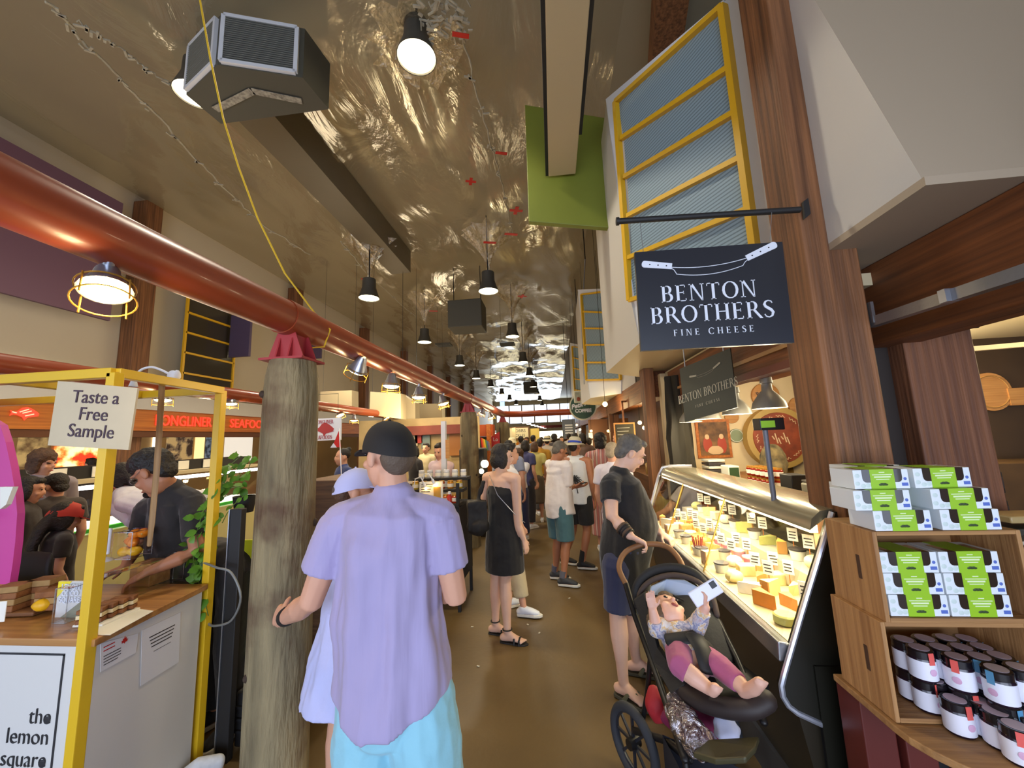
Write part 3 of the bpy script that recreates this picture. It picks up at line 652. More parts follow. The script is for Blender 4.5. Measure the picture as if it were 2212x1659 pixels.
ext([(GX+.03, .74), (GX+.62, .74), (GX+.62, .82), (GX+.03, .80)], Y0+.02, Y1-.02).build('deck', mat('white_deck', (206, 186, 140), .5), gc, smooth=False)
ext([(GX+.34, .82), (GX+.62, .82), (GX+.62, .94), (GX+.34, .93)], Y0+.02, Y1-.02).build('step_shelf', mat('shelf_steel', (170, 164, 146), .4), gc, smooth=False)
ext([(GX+.62, .74), (GX+.64, .74), (GX+.5, 1.29), (GX+.48, 1.29)], Y0+.02, Y1-.02).build('back_glass', mat('dark_mirror', (70, 62, 44), .12, metal=.6), gc, smooth=False)
# end panels with pale rounded edge
ep = [at(px, py, Y=Y0-.015) for px, py in ((1797, 1106), (1776, 1180), (1733, 1320), (1694, 1455), (1688, 1480), (1691, 1503), (1703, 1524), (1722, 1540), (1780, 1567), (1838, 1596))]
x9 = 1.5
MB().slab(ep+[V((x9, Y0-.015, ep[-1].z)), V((x9, Y0-.015, 1.31))], (0, .03, 0)).build('end_panel', mat('black_end_panel', (30, 29, 22), .35), gc, smooth=False)
MB().tube(ep, .011, 8).build('edge_trim', M_chrome, gc)
pz = [(GX-.02, .74), (tpX-.02, tpZ), (tpX+.02, tpZ+.07), (tpX+.09, tpZ+.085), (tpX+.3, tpZ+.08)]
MB().tube([(x, Y1, z) for x, z in pz], .014, 8).build('edge_trim', M_chrome, gc)
MB().mm(GX+.1, GX+.62, Y0-.02, Y1, .0, .735).build('carcass', M_blk, gc, smooth=False)
for fy in (.36, .7):
    y = Y0+Lc*fy; MB().tube([(GX-.004, y, .8), (tpX-.006, y, tpZ)], .0045, 6).build('divider', mat('brass_rod', (196, 150, 50), .3, metal=.6), gc)
for fy in (.03, .12): MB().ell((GX+.42, Y0+Lc*fy+.06, 1.16), (.02, .03, .02), n=8).build('spot_bulb', glow('spot_bulb', (255, 190, 90), 18), gc)
o = lamp('AREA', 'case_light', (tpX+.05, (Y0+Y1)/2, tpZ-.03), 21, (1, .9, .62), .05, (0, 12, 0), Lc*.95); o.data.spread = R(150)
MB().mm(GX+.09, 1.5, Y0-.026, Y0-.021, 0, .735).build('end_base', MATS['black_end_panel'], gc, smooth=False)
# cheeses
CH = [('pale', (238, 222, 160)), ('white', (240, 234, 214)), ('orange', (226, 140, 50)), ('golden', (226, 184, 84)), ('cream', (244, 232, 190)), ('ash', (150, 138, 118)), ('tan', (206, 160, 96)), ('green herb', (190, 190, 110))]
M_ch = [mat(n.replace(' ', '_')+'_cheese', c, .5, var=.12, vs=30) for n, c in CH]; M_rind = mat('cheese_rind', (176, 128, 64), .7); M_tub = mat('tub_plastic', (226, 226, 214), .3); M_lid = mat('dark_tub_lid', (62, 58, 58), .35); M_pinkt = mat('pink_tub', (206, 120, 150), .35); M_card = mat('white_card', (240, 238, 226), .5); M_ink = mat('ink', (60, 56, 54), .6)
ORD = 'first second third fourth fifth sixth seventh eighth ninth tenth eleventh twelfth thirteenth fourteenth fifteenth sixteenth seventeenth eighteenth nineteenth twentieth'.split()
rows = [('front row', GX+.105, .803, 13), ('second row', GX+.215, .805, 14), ('third row', GX+.315, .807, 14), ('raised back shelf', GX+.43, .934, 14)]
rc = random.Random(11)
for rn, rx, rz_, n in rows:
    for k in range(n):
        y = Y0+.09+(Lc-.18)*(k+.5)/n; x = rx+rc.uniform(-.008, .008); kind = rc.choice(['wedge', 'wedge', 'block', 'tub', 'wheel', 'wrapped', 'tub']) if not (rn == 'third row' and 4 < k < 9) else 'pinktub'
        ci = rc.randrange(len(CH)); w = (Lc-.18)/n; sm = min(1, w/.16); ro = rc.uniform(0, 6.28); place = '%s of the glass case, %s from its near end' % (rn, ORD[k])
        if kind == 'wedge':
            t = thing('cheese_wedge', '%s cheese wedge, %s' % (CH[ci][0], place), 'cheese', (x, y, rz_), ro, 'cheeses in the glass case'); h = rc.uniform(.05, .085); s = .052*max(sm, .8)
            MB().slab([(-s, -s*.5, 0), (s, 0, 0), (-s, s*.55, 0)], (0, 0, h)).build('paste', M_ch[ci], t, local=True, smooth=False)
            MB().slab([(-s, -s*.5, 0), (-s, s*.55, 0), (-s-.006, s*.5, 0), (-s-.006, -s*.45, 0)], (0, 0, h)).build('rind', M_rind, t, local=True, smooth=False)
        elif kind == 'block':
            t = MB().box((x, y, rz_+.03), (.09, .075*max(sm, .7), .06), rc.uniform(-.3, .3)).build('cheese_block', M_ch[ci], smooth=False, bev=.006); tag(t, '%s cheese block, %s' % (CH[ci][0], place), 'cheese', 'cheeses in the glass case')
        elif kind == 'wheel':
            t = MB().lathe([(.04, 0), (.046, .006), (.046, .034), (.04, .04), (.001, .041)], (x, y, rz_), 18).build('small_cheese', M_ch[ci]); tag(t, 'small %s cheese wheel, %s' % (CH[ci][0], place), 'cheese', 'cheeses in the glass case')
        elif kind == 'wrapped':
            t = MB().ell((x, y, rz_+.032), (.05, .042, .034), n=8).build('wrapped_cheese', M_ch[ci]); t2 = film('cling_film', (255, 255, 250), .25, .1, .6, 60); tag(t, '%s cheese ball, %s' % (CH[ci][0], place), 'cheese', 'cheeses in the glass case')
        else:
            pk = kind == 'pinktub'; t = thing('cheese_tub', '%s plastic tub, %s' % ('pink' if pk else 'pale', place), 'tub', (x, y, rz_), ro, 'cheeses in the glass case')
            MB().lathe([(.032, 0), (.04, .05)], n=16).build('pot', M_pinkt if pk else M_tub, t, local=True)
            MB().lathe([(.042, .05), (.042, .058), (.001, .059)], n=16).build('lid', M_tub if pk else M_lid, t, local=True)
        if k % 3 != 1 and rn != 'front row':
            t = thing('price_card', 'white price card, %s' % place, 'price card', (x+.01, y+w*.3, rz_+.035), rc.uniform(-.9, -.5), 'price cards in the cheese case')
            cd_ = MB().box((0, 0, .085), (.05, .003, .07)).build('card', M_card, t, local=True, smooth=False)
            tx = MB()
            for j in range(3): tx.box((rc.uniform(-.004, .004), -.002, .067+j*.016), (.034, .001, .006))
            tx.build('marking', M_ink, cd_, local=True, smooth=False)
            MB().mm(-.002, .002, -.001, .001, -.04, .05).build('pick', M_pine, t, local=True, smooth=False)
bw = thing('salami_bowl', 'white bowl of thin red sausage sticks in the case front', 'bowl', (GX+.10, Y0+Lc*.52, .803))
MB().lathe([(.03, 0), (.045, .05), (.042, .05), (.028, .006)], n=18).build('bowl', M_tub, bw, local=True)
for k in range(12):
    a = k*.52; MB().tube([(.015*math.cos(a), .015*math.sin(a), .01), (.035*math.cos(a), .035*math.sin(a), .1+.01*(k % 3))], .004, 5).build('stick', mat('salami_red', (170, 60, 40), .5), bw, local=True)
def M_crate_(): return wood('crate_wood', (186, 140, 88), (146, 102, 60), 2.2, 'Z', .65, .15)
# ---------------------------------------------------------------- things behind and above the case
CXB = GX+.66
struct('trim_counter', MB().mm(CXB, CXB+.6, Y0+.3, 4.5, 0, 1.17), wood('counter_wood', (150, 104, 60), (104, 66, 36), 1.5, 'Y'), bev=.004)
ct = MB().mm(CXB-.01, CXB+.62, Y0+.3, 4.52, 1.17, 1.2).build('back_counter', wood('counter_top', (170, 124, 74), (128, 86, 48), 1.5, 'Y'), bev=.004); tag(ct, 'wooden back counter top behind the glass cheese case', 'counter')
def cz(px, py): return at(px, py, Z=1.2)
# stacked jam jars
M_jam = mat('red_jam', (150, 40, 18), .2); M_gold = mat('gold_lid', (206, 150, 60), .3, metal=.6)
def small_jar(loc, label, group, body=M_jam, lid=M_gold, r=.03, h=.075, lab=M_card):
    t = thing('jam_jar', label, 'jar', loc, 0, group)
    gl_ = MB().lathe([(r*.9, 0), (r, .006), (r, h*.78), (r*.85, h*.84)], n=16).build('glass', body, t, local=True)
    MB().lathe([(r*.93, h*.82), (r*.93, h), (.001, h)], n=16).build('lid', lid, t, local=True)
    MB().lathe([(r*1.015, h*.2), (r*1.015, h*.62)], n=16, cap=False).build('paper_label', lab, gl_, local=True)
    return t
b0_ = at(1552, 1040, Z=1.2)
for lay in range(2):
    for i in range(5):
        for j in range(2):
            small_jar((CXB+.08+.066*j, 3.16+.07*i, 1.2+.078*lay), 'red jam jar with gold lid, %s layer, %s row, %s from the near end' % (['lower', 'upper'][lay], ['aisle side', 'wall side'][j], ORD[i]), 'red jam jars on the back counter')
def cbox(name, px0, py0, px1, py1, x, dep, m, label, cat, bev=.005):
    p = at(px0, py1, X=x); q = at(px1, py0, X=x); y0_, y1_ = sorted((p.y, q.y)); z0 = max(1.2, min(p.z, at(px1, py1, X=x).z))
    return p, q
# scale with a display on a post
sc = thing('deli_scale', 'grey shop scale with a green display on a tall post', 'scale', (CXB+.16, 2.12, 1.2))
MB().mm(CXB-.0, CXB+.14, 2.36, 2.66, 1.2, 1.31).build('body', mat('scale_grey', (150, 146, 128), .45), sc, smooth=False, bev=.012)
MB().mm(CXB+.005, CXB+.135, 2.37, 2.65, 1.315, 1.325).build('platter', M_met, sc, smooth=False)
pt = at(1652, 925, Y=2.1); pb = V((pt.x+.0, 2.1, 1.2))
MB().tube([pb, pt], .012, 10).build('post', mat('blue_grey_post', (110, 112, 122), .4), sc)
MB().box(pt+V((.02, 0, .02)), (.125, .06, .06), .12).build('display', M_dmet, sc, smooth=False, bev=.004)
MB().box(pt+V((.0, -.033, .02)), (.07, .006, .034), .12).build('screen', glow('green_lcd', (110, 150, 40), .5), sc, smooth=False)
s3 = thing('deli_scale', 'small cream counter scale with a dark green screen', 'scale', (CXB+.06, 3.8, 1.2))
MB().mm(CXB+.02, CXB+.12, 3.72, 3.88, 1.2, 1.33).build('body', M_tub, s3, smooth=False, bev=.008)
MB().mm(CXB+.03, CXB+.11, 3.715, 3.72, 1.225, 1.315).build('screen', glow('dark_green_lcd', (40, 66, 36), .3), s3, smooth=False)
for k in range(5): tag(MB().mm(CXB+.02, CXB+.18, 4.15, 4.35, 1.2+k*.034, 1.225+k*.034).build('tray', M_tub if k % 2 == 0 else M_lid, bev=.005), 'shallow white and brown tray stacked on the counter, %s from the bottom' % ORD[k], 'tray', 'stacked trays by the curtain')
for k, y in enumerate((1.98, 1.9)):
    for l in range(2): small_jar((CXB+.33+.09*k, y+.1, 1.2+.125*l), 'black jar, %s, %s pile behind the post' % (['lower', 'upper'][l], ['left', 'right'][k]), 'black jars behind the scale', M_blk, M_blk, .04, .12, M_lid)
bgo = MB(); bgo.ell((CXB+.40, 3.7, 1.36), (.1, .13, .16), n=12); bgo.ell((CXB+.36, 3.62, 1.29), (.09, .09, .1), n=10)
bgo.box((CXB+.36, 3.64, 1.23), (.12, .14, .06)); bgm = bgo.build('cloth_bag', mat('mottled_camo', (120, 104, 66), .8, rgb2=(52, 46, 28), vs=16)); remesh(bgm, .012, 2, .03, .08); tag(bgm, 'lumpy mottled brown and green bag on the back counter', 'bag')
tag(MB().mm(CXB+.16, CXB+.34, 2.95, 3.12, 1.2, 1.3).build('wooden_box', M_crate_(), bev=.004), 'small wooden box on the back counter beside the jam jars', 'box')
tag(MB().mm(CXB+.02, CXB+.12, 2.78, 2.92, 1.2, 1.34).build('black_tin', M_blk, bev=.006), 'black tin standing left of the display post', 'tin')
# grey bell lamps
M_bell = mat('grey_bell', (150, 148, 140), .45, metal=.3)
for i, (px, py, y) in enumerate(((1662, 882, 2.75), (1592, 895, 3.15), (1530, 905, 3.55), (1492, 912, 3.9))):
    p = at(px, py, Y=y); t = thing('bell_lamp', 'grey bell shaped pendant over the cheese counter, %s from the post' % ORD[i], 'lamp', p, 0, 'bell lamps over the cheese counter')
    MB().lathe([(.035, .21), (.038, .17), (.03, .165), (.033, .12), (.06, .09), (.095, .04), (.105, 0), (.1, 0), (.088, .04), (.05, .09)], n=24, cap=False).build('shade', M_bell, t, local=True)
    MB().ell((0, 0, .035), (.04, .04, .03), n=8).build('bulb', glow('shop_bulb', (255, 222, 160), 10), t, local=True)
    MB().tube([(0, 0, .2), (0, 0, max(.22, 2.3-p.z))], .006, 6).build('rod', M_dmet, t, local=True)
    lamp('POINT', 'bell_lamp_light', p-Z*.04, 9, (1, .84, .56), .06)
for i, (px, py, y) in enumerate(((1718, 810, 2.6),)):
    p = at(px, py, Y=y); o = MB().lathe([(.075, 0), (.08, .012), (.001, .012)], (p.x, p.y, 2.285), 20).build('downlight', glow('downlight', (255, 226, 170), 12)); tag(o, 'round recessed downlight in the cheese shop ceiling', 'lamp')
lamp('POINT', 'shop_light', (2.6, 3.3, 2.1), 42, (1, .86, .6), .25)
# wall of plaques
WY = 4.695
def disc(px, py, rpx, m, name, label, cat, th=.02, rim=None):
    c = at(px, py, Y=WY-th); r = rpx*WY/FPX*.98; t = thing(name, label, cat, c)
    Mx = Matrix.Rotation(PI/2, 3, 'X')
    MB().lathe([(r, -th), (r, -.002), (r*.97, 0), (.001, 0)], M=Mx, n=36).build('face', m, t, local=True)
    if rim: MB().torus((0, -.001, 0), r*.9, r*.035, Mx, 36, 6).build('rim', rim, t, local=True)
    return t, c, r
M_plq = wood('plaque_wood', (206, 150, 84), (176, 118, 60), 3, 'X'); M_terr = mat('terracotta_face', (164, 78, 44), .5, rgb2=(120, 56, 34), vs=10)
t, c, r = disc(1684, 945, 61, mat('wheel_rind', (190, 156, 84), .55), 'display_cheese', 'giant display cheese wheel with a red decorated face on the wall', 'cheese', .12)
Mx = Matrix.Rotation(PI/2, 3, 'X'); MB().lathe([(r*.82, .0), (r*.81, .008), (.001, .008)], M=Mx, n=40).build('red_face', M_terr, t, local=True)
mk = MB()
for k in range(11):
    a = k*2*PI/11+.3; q = [V((r*.7*math.cos(a+u*.05), -.012, r*.7*math.sin(a+u*.05)))+V((.012*math.sin(u*2.2)*math.cos(a), 0, .012*math.sin(u*2.2)*math.sin(a))) for u in range(-4, 5)]; mk.tube(q, .004, 5)
for k in range(6): mk.tube([(-.08+.03*k, -.012, .02+.03*math.sin(k*2)), (-.06+.03*k, -.012, -.05+.03*math.cos(k*2))], .007, 5)
mk.build('marking', mat('pale_script', (228, 196, 150), .6), t, local=True)
t, c, r = disc(1655, 855, 27, M_plq, 'wall_plaque', 'round tan wooden cheese plaque lettered around its edge, above the giant wheel', 'plaque', .03)
txt('Br', .07, M_ink, t, c+V((-r*.5, -.002, .03)), (1, 0, .5), (-.3, 0, 1)); txt('ur', .07, M_ink, t, c+V((r*.55, -.002, .03)), (1, 0, -.5), (.3, 0, 1))
disc(1728, 878, 20, M_plq, 'wall_plaque', 'round wooden plaque half behind the chalkboard', 'plaque', .03)
disc(1591, 941, 14, mat('sage_green', (134, 146, 112), .6), 'wall_plaque', 'small sage green round plaque beside the poster', 'plaque', .015, M_card)
disc(1581, 900, 14, M_plq, 'wall_plaque', 'small round plaque behind the second bell lamp', 'plaque', .015)
for px, py, rp, rgb, nm in ((1745, 920, 10, (200, 120, 40), 'small orange and white round sticker under the chalkboard'), (1748, 968, 11, (226, 186, 30), 'bright yellow round sticker'), (1745, 988, 7, (170, 60, 50), 'small red round sticker below the yellow one'), (1776, 979, 13, (60, 74, 96), 'dark blue ringed round sticker by the post'), (1722, 985, 4, (140, 40, 30), 'tiny dark red dot sticker'), (1690, 1018, 22, (150, 112, 44), 'round brown cheese plaque low behind the scale post')):
    disc(px, py, rp, mat('sticker_%d' % px, rgb, .5), 'sticker' if rp < 15 else 'wall_plaque', nm, 'sticker' if rp < 15 else 'plaque', .008, M_card if rp > 8 and rp < 15 else None)
p0, p1 = at(1508, 990, Y=WY), at(1572, 905, Y=WY)
ps2 = thing('framed_poster', 'wood framed dark poster with red and cream figures', 'poster', ((p0.x+p1.x)/2, WY, p0.z))
MB().mm(p0.x, p1.x, WY-.02, WY, p0.z, p1.z).build('frame', M_pine, ps2, smooth=False)
MB().mm(p0.x+.03, p1.x-.03, WY-.024, WY-.02, p0.z+.03, p1.z-.03).build('picture', mat('poster_dark', (70, 48, 30), .6, rgb2=(150, 106, 60), vs=9), ps2, smooth=False)
fg = MB()
for (u, v, a, b) in ((.3, .35, .05, .09), (.72, .33, .05, .1)): fg.ell((p0.x+(p1.x-p0.x)*u, WY-.026, p0.z+(p1.z-p0.z)*v), (a, .004, b), n=8)
fg.build('red_figures', mat('poster_red', (178, 70, 46), .6), ps2)
fg = MB()
for (u, v, a, b) in ((.3, .55, .025, .03), (.72, .55, .025, .03), (.52, .2, .09, .05)): fg.ell((p0.x+(p1.x-p0.x)*u, WY-.028, p0.z+(p1.z-p0.z)*v), (a, .004, b), n=8)
fg.build('cream_figures', mat('poster_cream', (222, 186, 140), .6), ps2)
q0_, q1_ = at(1735, 915, Y=2.5), at(1800, 832, Y=2.5)
cb = thing('chalkboard', 'hanging chalkboard reading WOW! beside the timber post', 'chalkboard', ((q0_.x+q1_.x)/2, 2.5, q0_.z))
MB().mm(q0_.x, q1_.x, 2.5, 2.515, q0_.z, q1_.z).build('board', mat('slate_board', (52, 50, 40), .7, var=.3, vs=14), cb, smooth=False)
txt('WOW!', .062, M_letw, cb, V((q0_.x+.075, 2.498, q1_.z-.06)), (1, 0, .25), (0, 0, 1), shear=.2)
MB().tube([((q0_.x+q1_.x)/2, 2.507, q1_.z), ((q0_.x+q1_.x)/2, 2.507, 2.3)], .003, 5).build('wire', M_dmet, cb)
# dark drape beside the stall post
dr_ = MB(); rs = []
for k in range(14):
    z = .1+2.15*k/13; rs.append([V((1.345+.13*(1+.25*math.sin(j*2.4+k*.5))*math.cos(2*PI*j/20)*(.8 if k > 9 else .95), 4.3+.1*(1+.3*math.cos(j*1.9+k*.3))*math.sin(2*PI*j/20), z)) for j in range(20)])
dr_.rings(rs); tag(dr_.build('drape', mat('black_drape', (42, 38, 28), .8), ang=80), 'bundled dark drape hanging between the stall post and cheese shop', 'drape')
# steel strut and knob by the inner post
st = thing('steel_strut', 'grey steel channel running from the corner post towards the right', 'bracket', at(1872, 700, X=1.345))
z1_ = at(1880, 695, X=1.36).z; MB().bar(at(1880, 698, X=1.36), at(2260, 572, X=1.36), .035, .04).build('channel', M_met, st, smooth=False)
MB().box(at(1876, 678, X=1.345)+V((.0, 0, 0)), (.012, .05, .09)).build('angle_plate', M_met, st, smooth=False)
MB().bar(at(2040, 642, X=1.345), at(2056, 636, X=1.345), .038, .044).build('clip', M_silver, st, smooth=False)
pl = [at(px, py, X=1.7) for px, py in ((1955, 550), (2010, 575), (2018, 640), (1960, 668))]
tag(MB().slab(pl, (.01, 0, 0)).build('gusset_plate', M_met, smooth=False), 'grey steel gusset plate on the beam above the inner post', 'bracket')
kn = MB().tube([at(2035, 715, Y=1.9), at(2090, 700, Y=1.9), at(2108, 697, Y=1.9)], [.014, .016, .026], 10); tag(kn.build('pipe_stub', M_blk), 'short black pipe stub with a knob sticking out of the inner post', 'pipe')
# dim shop at the right edge
c = at(2141, 846, Y=3.38); t = thing('wall_plaque', 'round golden wooden plaque in the dim shop at the right edge', 'plaque', c)
Mx = Matrix.Rotation(PI/2, 3, 'X'); MB().lathe([(.15, -.02), (.15, 0), (.001, 0)], M=Mx, n=32).build('face', M_plq, t, local=True); MB().torus((0, -.002, 0), .125, .006, Mx, 32, 5).build('rim', M_rind, t, local=True)
p0, p1 = at(2182, 876, Y=3.38), at(2240, 836, Y=3.38); tag(MB().mm(p0.x, p1.x, 3.37, 3.395, p0.z, p1.z).build('wall_plaque', M_plq, smooth=False), 'square golden wooden plaque next to the round one', 'plaque')
tag(MB().mm(2.2, 4.5, 3.1, 3.4, 1.0, 1.35).build('shop_shelf', mat('shelf_brown', (92, 66, 36), .6, var=.4, vs=6), bev=.01), 'dim brown shelf of goods in the shop at the right edge', 'shelf')
tag(MB().bar((1.9, 3.0, 2.12), (4.5, 2.4, 2.12), .03, .03).build('light_bar', M_cream), 'pale rail under the ceiling of the dim shop', 'rail')
lamp('POINT', 'right_shop_light', (3.0, 2.2, 2.1), 14, (1, .8, .45), .2)
# ---------------------------------------------------------------- wooden crates with cracker boxes and jars
M_crate = wood('crate_wood', (186, 140, 88), (146, 102, 60), 2.2, 'Z', .65, .15); M_crateY = wood('crate_wood_flat', (182, 136, 84), (142, 100, 58), 2.2, 'X', .65, .15)
CY0, CY1 = 1.40, 1.62
def crate(px0, py0, px1, py1, label, notch):
    a, b = at(px0, py1, Y=CY0), at(px1, py0, Y=CY0); x0, x1, z0, z1 = a.x, b.x, a.z, b.z; t = .013
    c = thing('wooden_crate', label, 'crate', ((x0+x1)/2, (CY0+CY1)/2, z0), 0, 'stacked wooden crates')
    for nm, q in (('side_board', (x0, x0+t, CY0, CY1, z0, z1)), ('side_board', (x1-t, x1, CY0, CY1, z0, z1))): MB().mm(*q).build(nm, M_crate, c, smooth=False, bev=.002)
    for nm, q in (('top_board', (x0+t, x1-t, CY0, CY1, z1-t, z1)), ('bottom_board', (x0+t, x1-t, CY0, CY1, z0, z0+t)), ('back_board', (x0+t, x1-t, CY1-.008, CY1, z0+t, z1-t))): MB().mm(*q).build(nm, M_crateY, c, smooth=False, bev=.002)
    for x in (x0-.001, x1-t+.001):
        MB().mm(x, x+t-.0005, CY0+.07, CY0+.09, z0+.1, z0+.18).build('hand_slot', mat('slot_shade', (70, 44, 24), .8), c, smooth=False, bev=.004)
    return x0, x1, z0, z1
cA = crate(1915, 1145, 2204, 1345, 'upper wooden crate holding green banded boxes', 0)
zfl = at(1935, 1562, Y=CY0).z
cB = crate(1936, 1347, 2222, 1562, 'lower wooden crate filled with small jars', 0)
# shelf board and red base
zb_ = cB[2]-.002
sh = [(cB[0]-.012, CY1+.03), (cB[0]-.012, CY0-.0)]+[(cB[0]+.33-.345*math.cos(a), CY0-.26*math.sin(a)) for a in [PI/2*k/8 for k in range(1, 9)]]+[(1.9, CY0-.26), (1.9, CY1+.03)]
o = MB().hexa([(x, y, zb_-.022) for x, y in sh], [(x, y, zb_) for x, y in sh]).build('shelf_board', wood('ply_board', (176, 132, 82), (140, 100, 60), 2, 'X'), smooth=False, bev=.003); tag(o, 'curved plywood shelf board under the crates', 'shelf')
M_mar = mat('maroon_panel', (96, 38, 32), .45, var=.15, vs=4)
cbn = thing('base_cabinet', 'dark red cabinet below the curved plywood shelf', 'cabinet', (1.3, 1.5, 0))
for x0, x1, yy in ((cB[0]+.0, cB[0]+.1, 1.55), (cB[0]+.11, cB[0]+.2, 1.53), (cB[0]+.27, 1.9, 1.5)): MB().mm(x0, x1, yy, 1.66, 0, zb_-.022).build('panel', M_mar, cbn, smooth=False, bev=.004)
MB().mm(cB[0]+.205, cB[0]+.265, 1.58, 1.66, 0, zb_-.022).build('gap_post', M_dmet, cbn, smooth=False)
# cracker boxes
M_box = mat('white_carton', (226, 232, 236), .4); M_lime = mat('lime_band', (150, 196, 30), .4); M_win = mat('box_window', (48, 36, 30), .12, coat=.6); M_blue = mat('blue_dot', (84, 108, 190), .5); M_leaf = mat('dark_leaf_print', (50, 70, 26), .5); M_dot = mat('pale_dot', (204, 218, 214), .45)
BW, BH, BD = .167, .0625, .11
def cracker_box():
    t = thing('cracker_box', 'x', 'box', (0, 0, 0), 0, 'green banded cracker boxes'); w, h, d = BW, BH, BD
    MB().mm(-w/2, w/2, 0, d, 0, h).build('carton', M_box, t, local=True, bev=.0015, smooth=False)
    MB().mm(-w*.2, w*.24, -.0012, d+.001, -.0003, h+.0012).build('band', M_lime, t, local=True, smooth=False); bd_ = KIDL()
    for x0, x1, sg in ((-w*.34, -w*.2, -1), (w*.24, w*.38, 1)):
        pts = [(x0, h), (x1, h), (x1, h*.36), (x0, h*.36)]
        q = [(x1 if sg < 0 else x0, h), (x1 if sg < 0 else x0, h*.34)]
        e = x0 if sg < 0 else x1; mid = x0 if sg < 0 else x1
        q += [(e-sg*.012, h*.34)]+[(e-sg*.012*(1-math.sin(a)), h*.34+.014*(1-math.cos(a))) for a in (.5, 1.0, 1.57)]+[(e, h)]
        MB().slab([(x, -.0008, z) for x, z in q], (0, .0012, 0)).build('window', M_win, t, local=True, smooth=False)
        MB().mm(x0, x1, 0.0005, d*.7, h-.0006, h+.0005).build('window', M_win, t, local=True, smooth=False)
    ln = MB()
    for zz, ww in ((.86, .1), (.74, .36), (.5, .24)): ln.mm(w*.02-w*ww/2, w*.02+w*ww/2, -.002, -.0012, h*zz-.0016, h*zz+.0012)
    ln.mm(w*.02-w*.15, w*.02+w*.15, -.002, -.0012, h*.58, h*.66); ln.build('marking', mat('pale_band_print', (224, 238, 190), .5), bd_, local=True, smooth=False)
    lf = MB()
    for k in range(5): lf.ell((w*(-.03+.025*k), -.0016, h*.22+.002*(k % 2)), (.006, .0008, .0035), n=6)
    lf.build('leaf_print', M_leaf, bd_, local=True)
    MB().ell((w*.43, -.0005, h*.5), (.005, .001, .005), n=8).build('blue_dot', M_blue, t, local=True); MB().mm(w*.36, w*.47, -.001, 0, h*.14, h*.3).build('blue_block', M_blue, t, local=True, smooth=False)
    dt = MB()
    for x, z in ((-.43, .7), (-.44, .3), (-.34, .18), (-.25, .2)): dt.ell((w*x, 0, h*z), (.008, .0008, .007), n=8)
    dt.build('pale_dots', M_dot, t, local=True)
    return t
bx0 = cracker_box(); first = True
def put_box(px, py, y, label, rz=0, z=None):
    global first
    p = at(px, py, Y=y); loc = (p.x+BW/2, y, p.z if z is None else z)
    if first: bx0.location = loc; bx0.rotation_euler = (0, 0, rz); bx0['label'] = label; first = False
    else: dup(bx0, loc, rz, label)
zt = cA[3]+.001; zi = cA[2]+.0145
for lay, (la, lb) in enumerate((((1882, 2026), (1, 1)), ((1846, 2014), (1, 1)), ((1852, 1984), (1, 1)))):
    for s, px in enumerate(la):
        nm = ['bottom', 'middle', 'top'][lay]; sd = ['left', 'right'][s]
        put_box(px, 1085, 1.405+(.02 if lay == 2 else 0), 'cracker box, %s of the %s pile on top of the crates' % (nm, sd), 0, zt+lay*(BH+.0015))
        if s == 0: put_box(px-4, 1085, 1.53+.02*lay, 'cracker box standing behind the %s left box on the crates' % nm, 0, zt+lay*(BH+.0015))
for lay in range(3):
    for s in range(2):
        put_box(1917, 1300, 1.41, 'cracker box inside the upper crate, %s of the %s pile' % (['bottom', 'middle', 'top'][lay], ['left', 'right'][s]), 0, zi+lay*(BH+.0015))
        o = [x for x in S.objects if x.name.startswith('cracker_box')][-1]; o.location.x = cA[0]+.016+BW/2+s*(BW+.006)+.004*(2-lay)
# small jars with black lids
M_blab = mat('jar_label_white', (232, 232, 244), .4); M_plab = mat('lid_label', (198, 176, 186), .4); M_seal = mat('coral_seal', (226, 92, 84), .45); M_bseal = mat('blue_seal', (90, 150, 190), .45); M_jlid = mat('black_jar_lid', (22, 18, 24), .2, coat=.5); M_jin = mat('dark_jar_glass', (34, 20, 34), .15)
JR, JH = .0335, .088
def jar(seal):
    t = thing('jam_jar', 'x', 'jar', (0, 0, -5), 0, 'small black lidded jars'); r, h = JR, JH
    MB().lathe([(r*.9, 0), (r, .006), (r, h*.72), (r*.93, h*.77)], n=24).build('glass', M_jin, t, local=True); g_ = KIDL()
    MB().lathe([(r*1.01, h*.08), (r*1.01, h*.68)], n=24, cap=False).build('paper_label', M_blab, g_, local=True)
    MB().lathe([(r*.97, h*.76), (r*.97, h*.97), (r*.9, h), (.001, h)], n=24).build('lid', M_jlid, t, local=True); l_ = KIDL()
    MB().lathe([(r*.72, h+.0004), (r*.72, h+.001), (.001, h+.0012)], n=20).build('lid_label', M_plab, l_, local=True)
    MB().slab([(-.008, -r*1.005, h*.6), (.008, -r*1.005, h*.6), (.008, -r*.99, h*.985), (-.008, -r*.99, h*.985)], (0, -.0012, 0)).build('seal', seal, t, local=True, smooth=False)
    MB().ell((.0, -r*1.012, h*.36), (.010, .001, .010), n=8).build('label_mark', mat('pink_rosette', (214, 170, 200), .5), g_, local=True)
    return t
jr, jb = jar(M_seal), jar(M_bseal); used = {}
def put_jar(px, py, tier, seal, label, rz):
    z0 = (cB[2]+.0135 if py < 1560 else zb_+.001); z0 = cB[2]+.0135
    c = at(px, py, Z=z0+JH*(tier+1)); src = jr if seal == 0 else jb
    if c.y > CY1-.05: c.y = CY1-.05
    if c.y < CY0+.035: z0 = zb_+.0005 if tier == 0 else z0
    loc = (c.x, c.y, z0+JH*tier)
    if src.name not in used: used[src.name] = 1; src.location = loc; src.rotation_euler = (0, 0, rz); src['label'] = label
    else: dup(src, loc, rz, label)
    return c
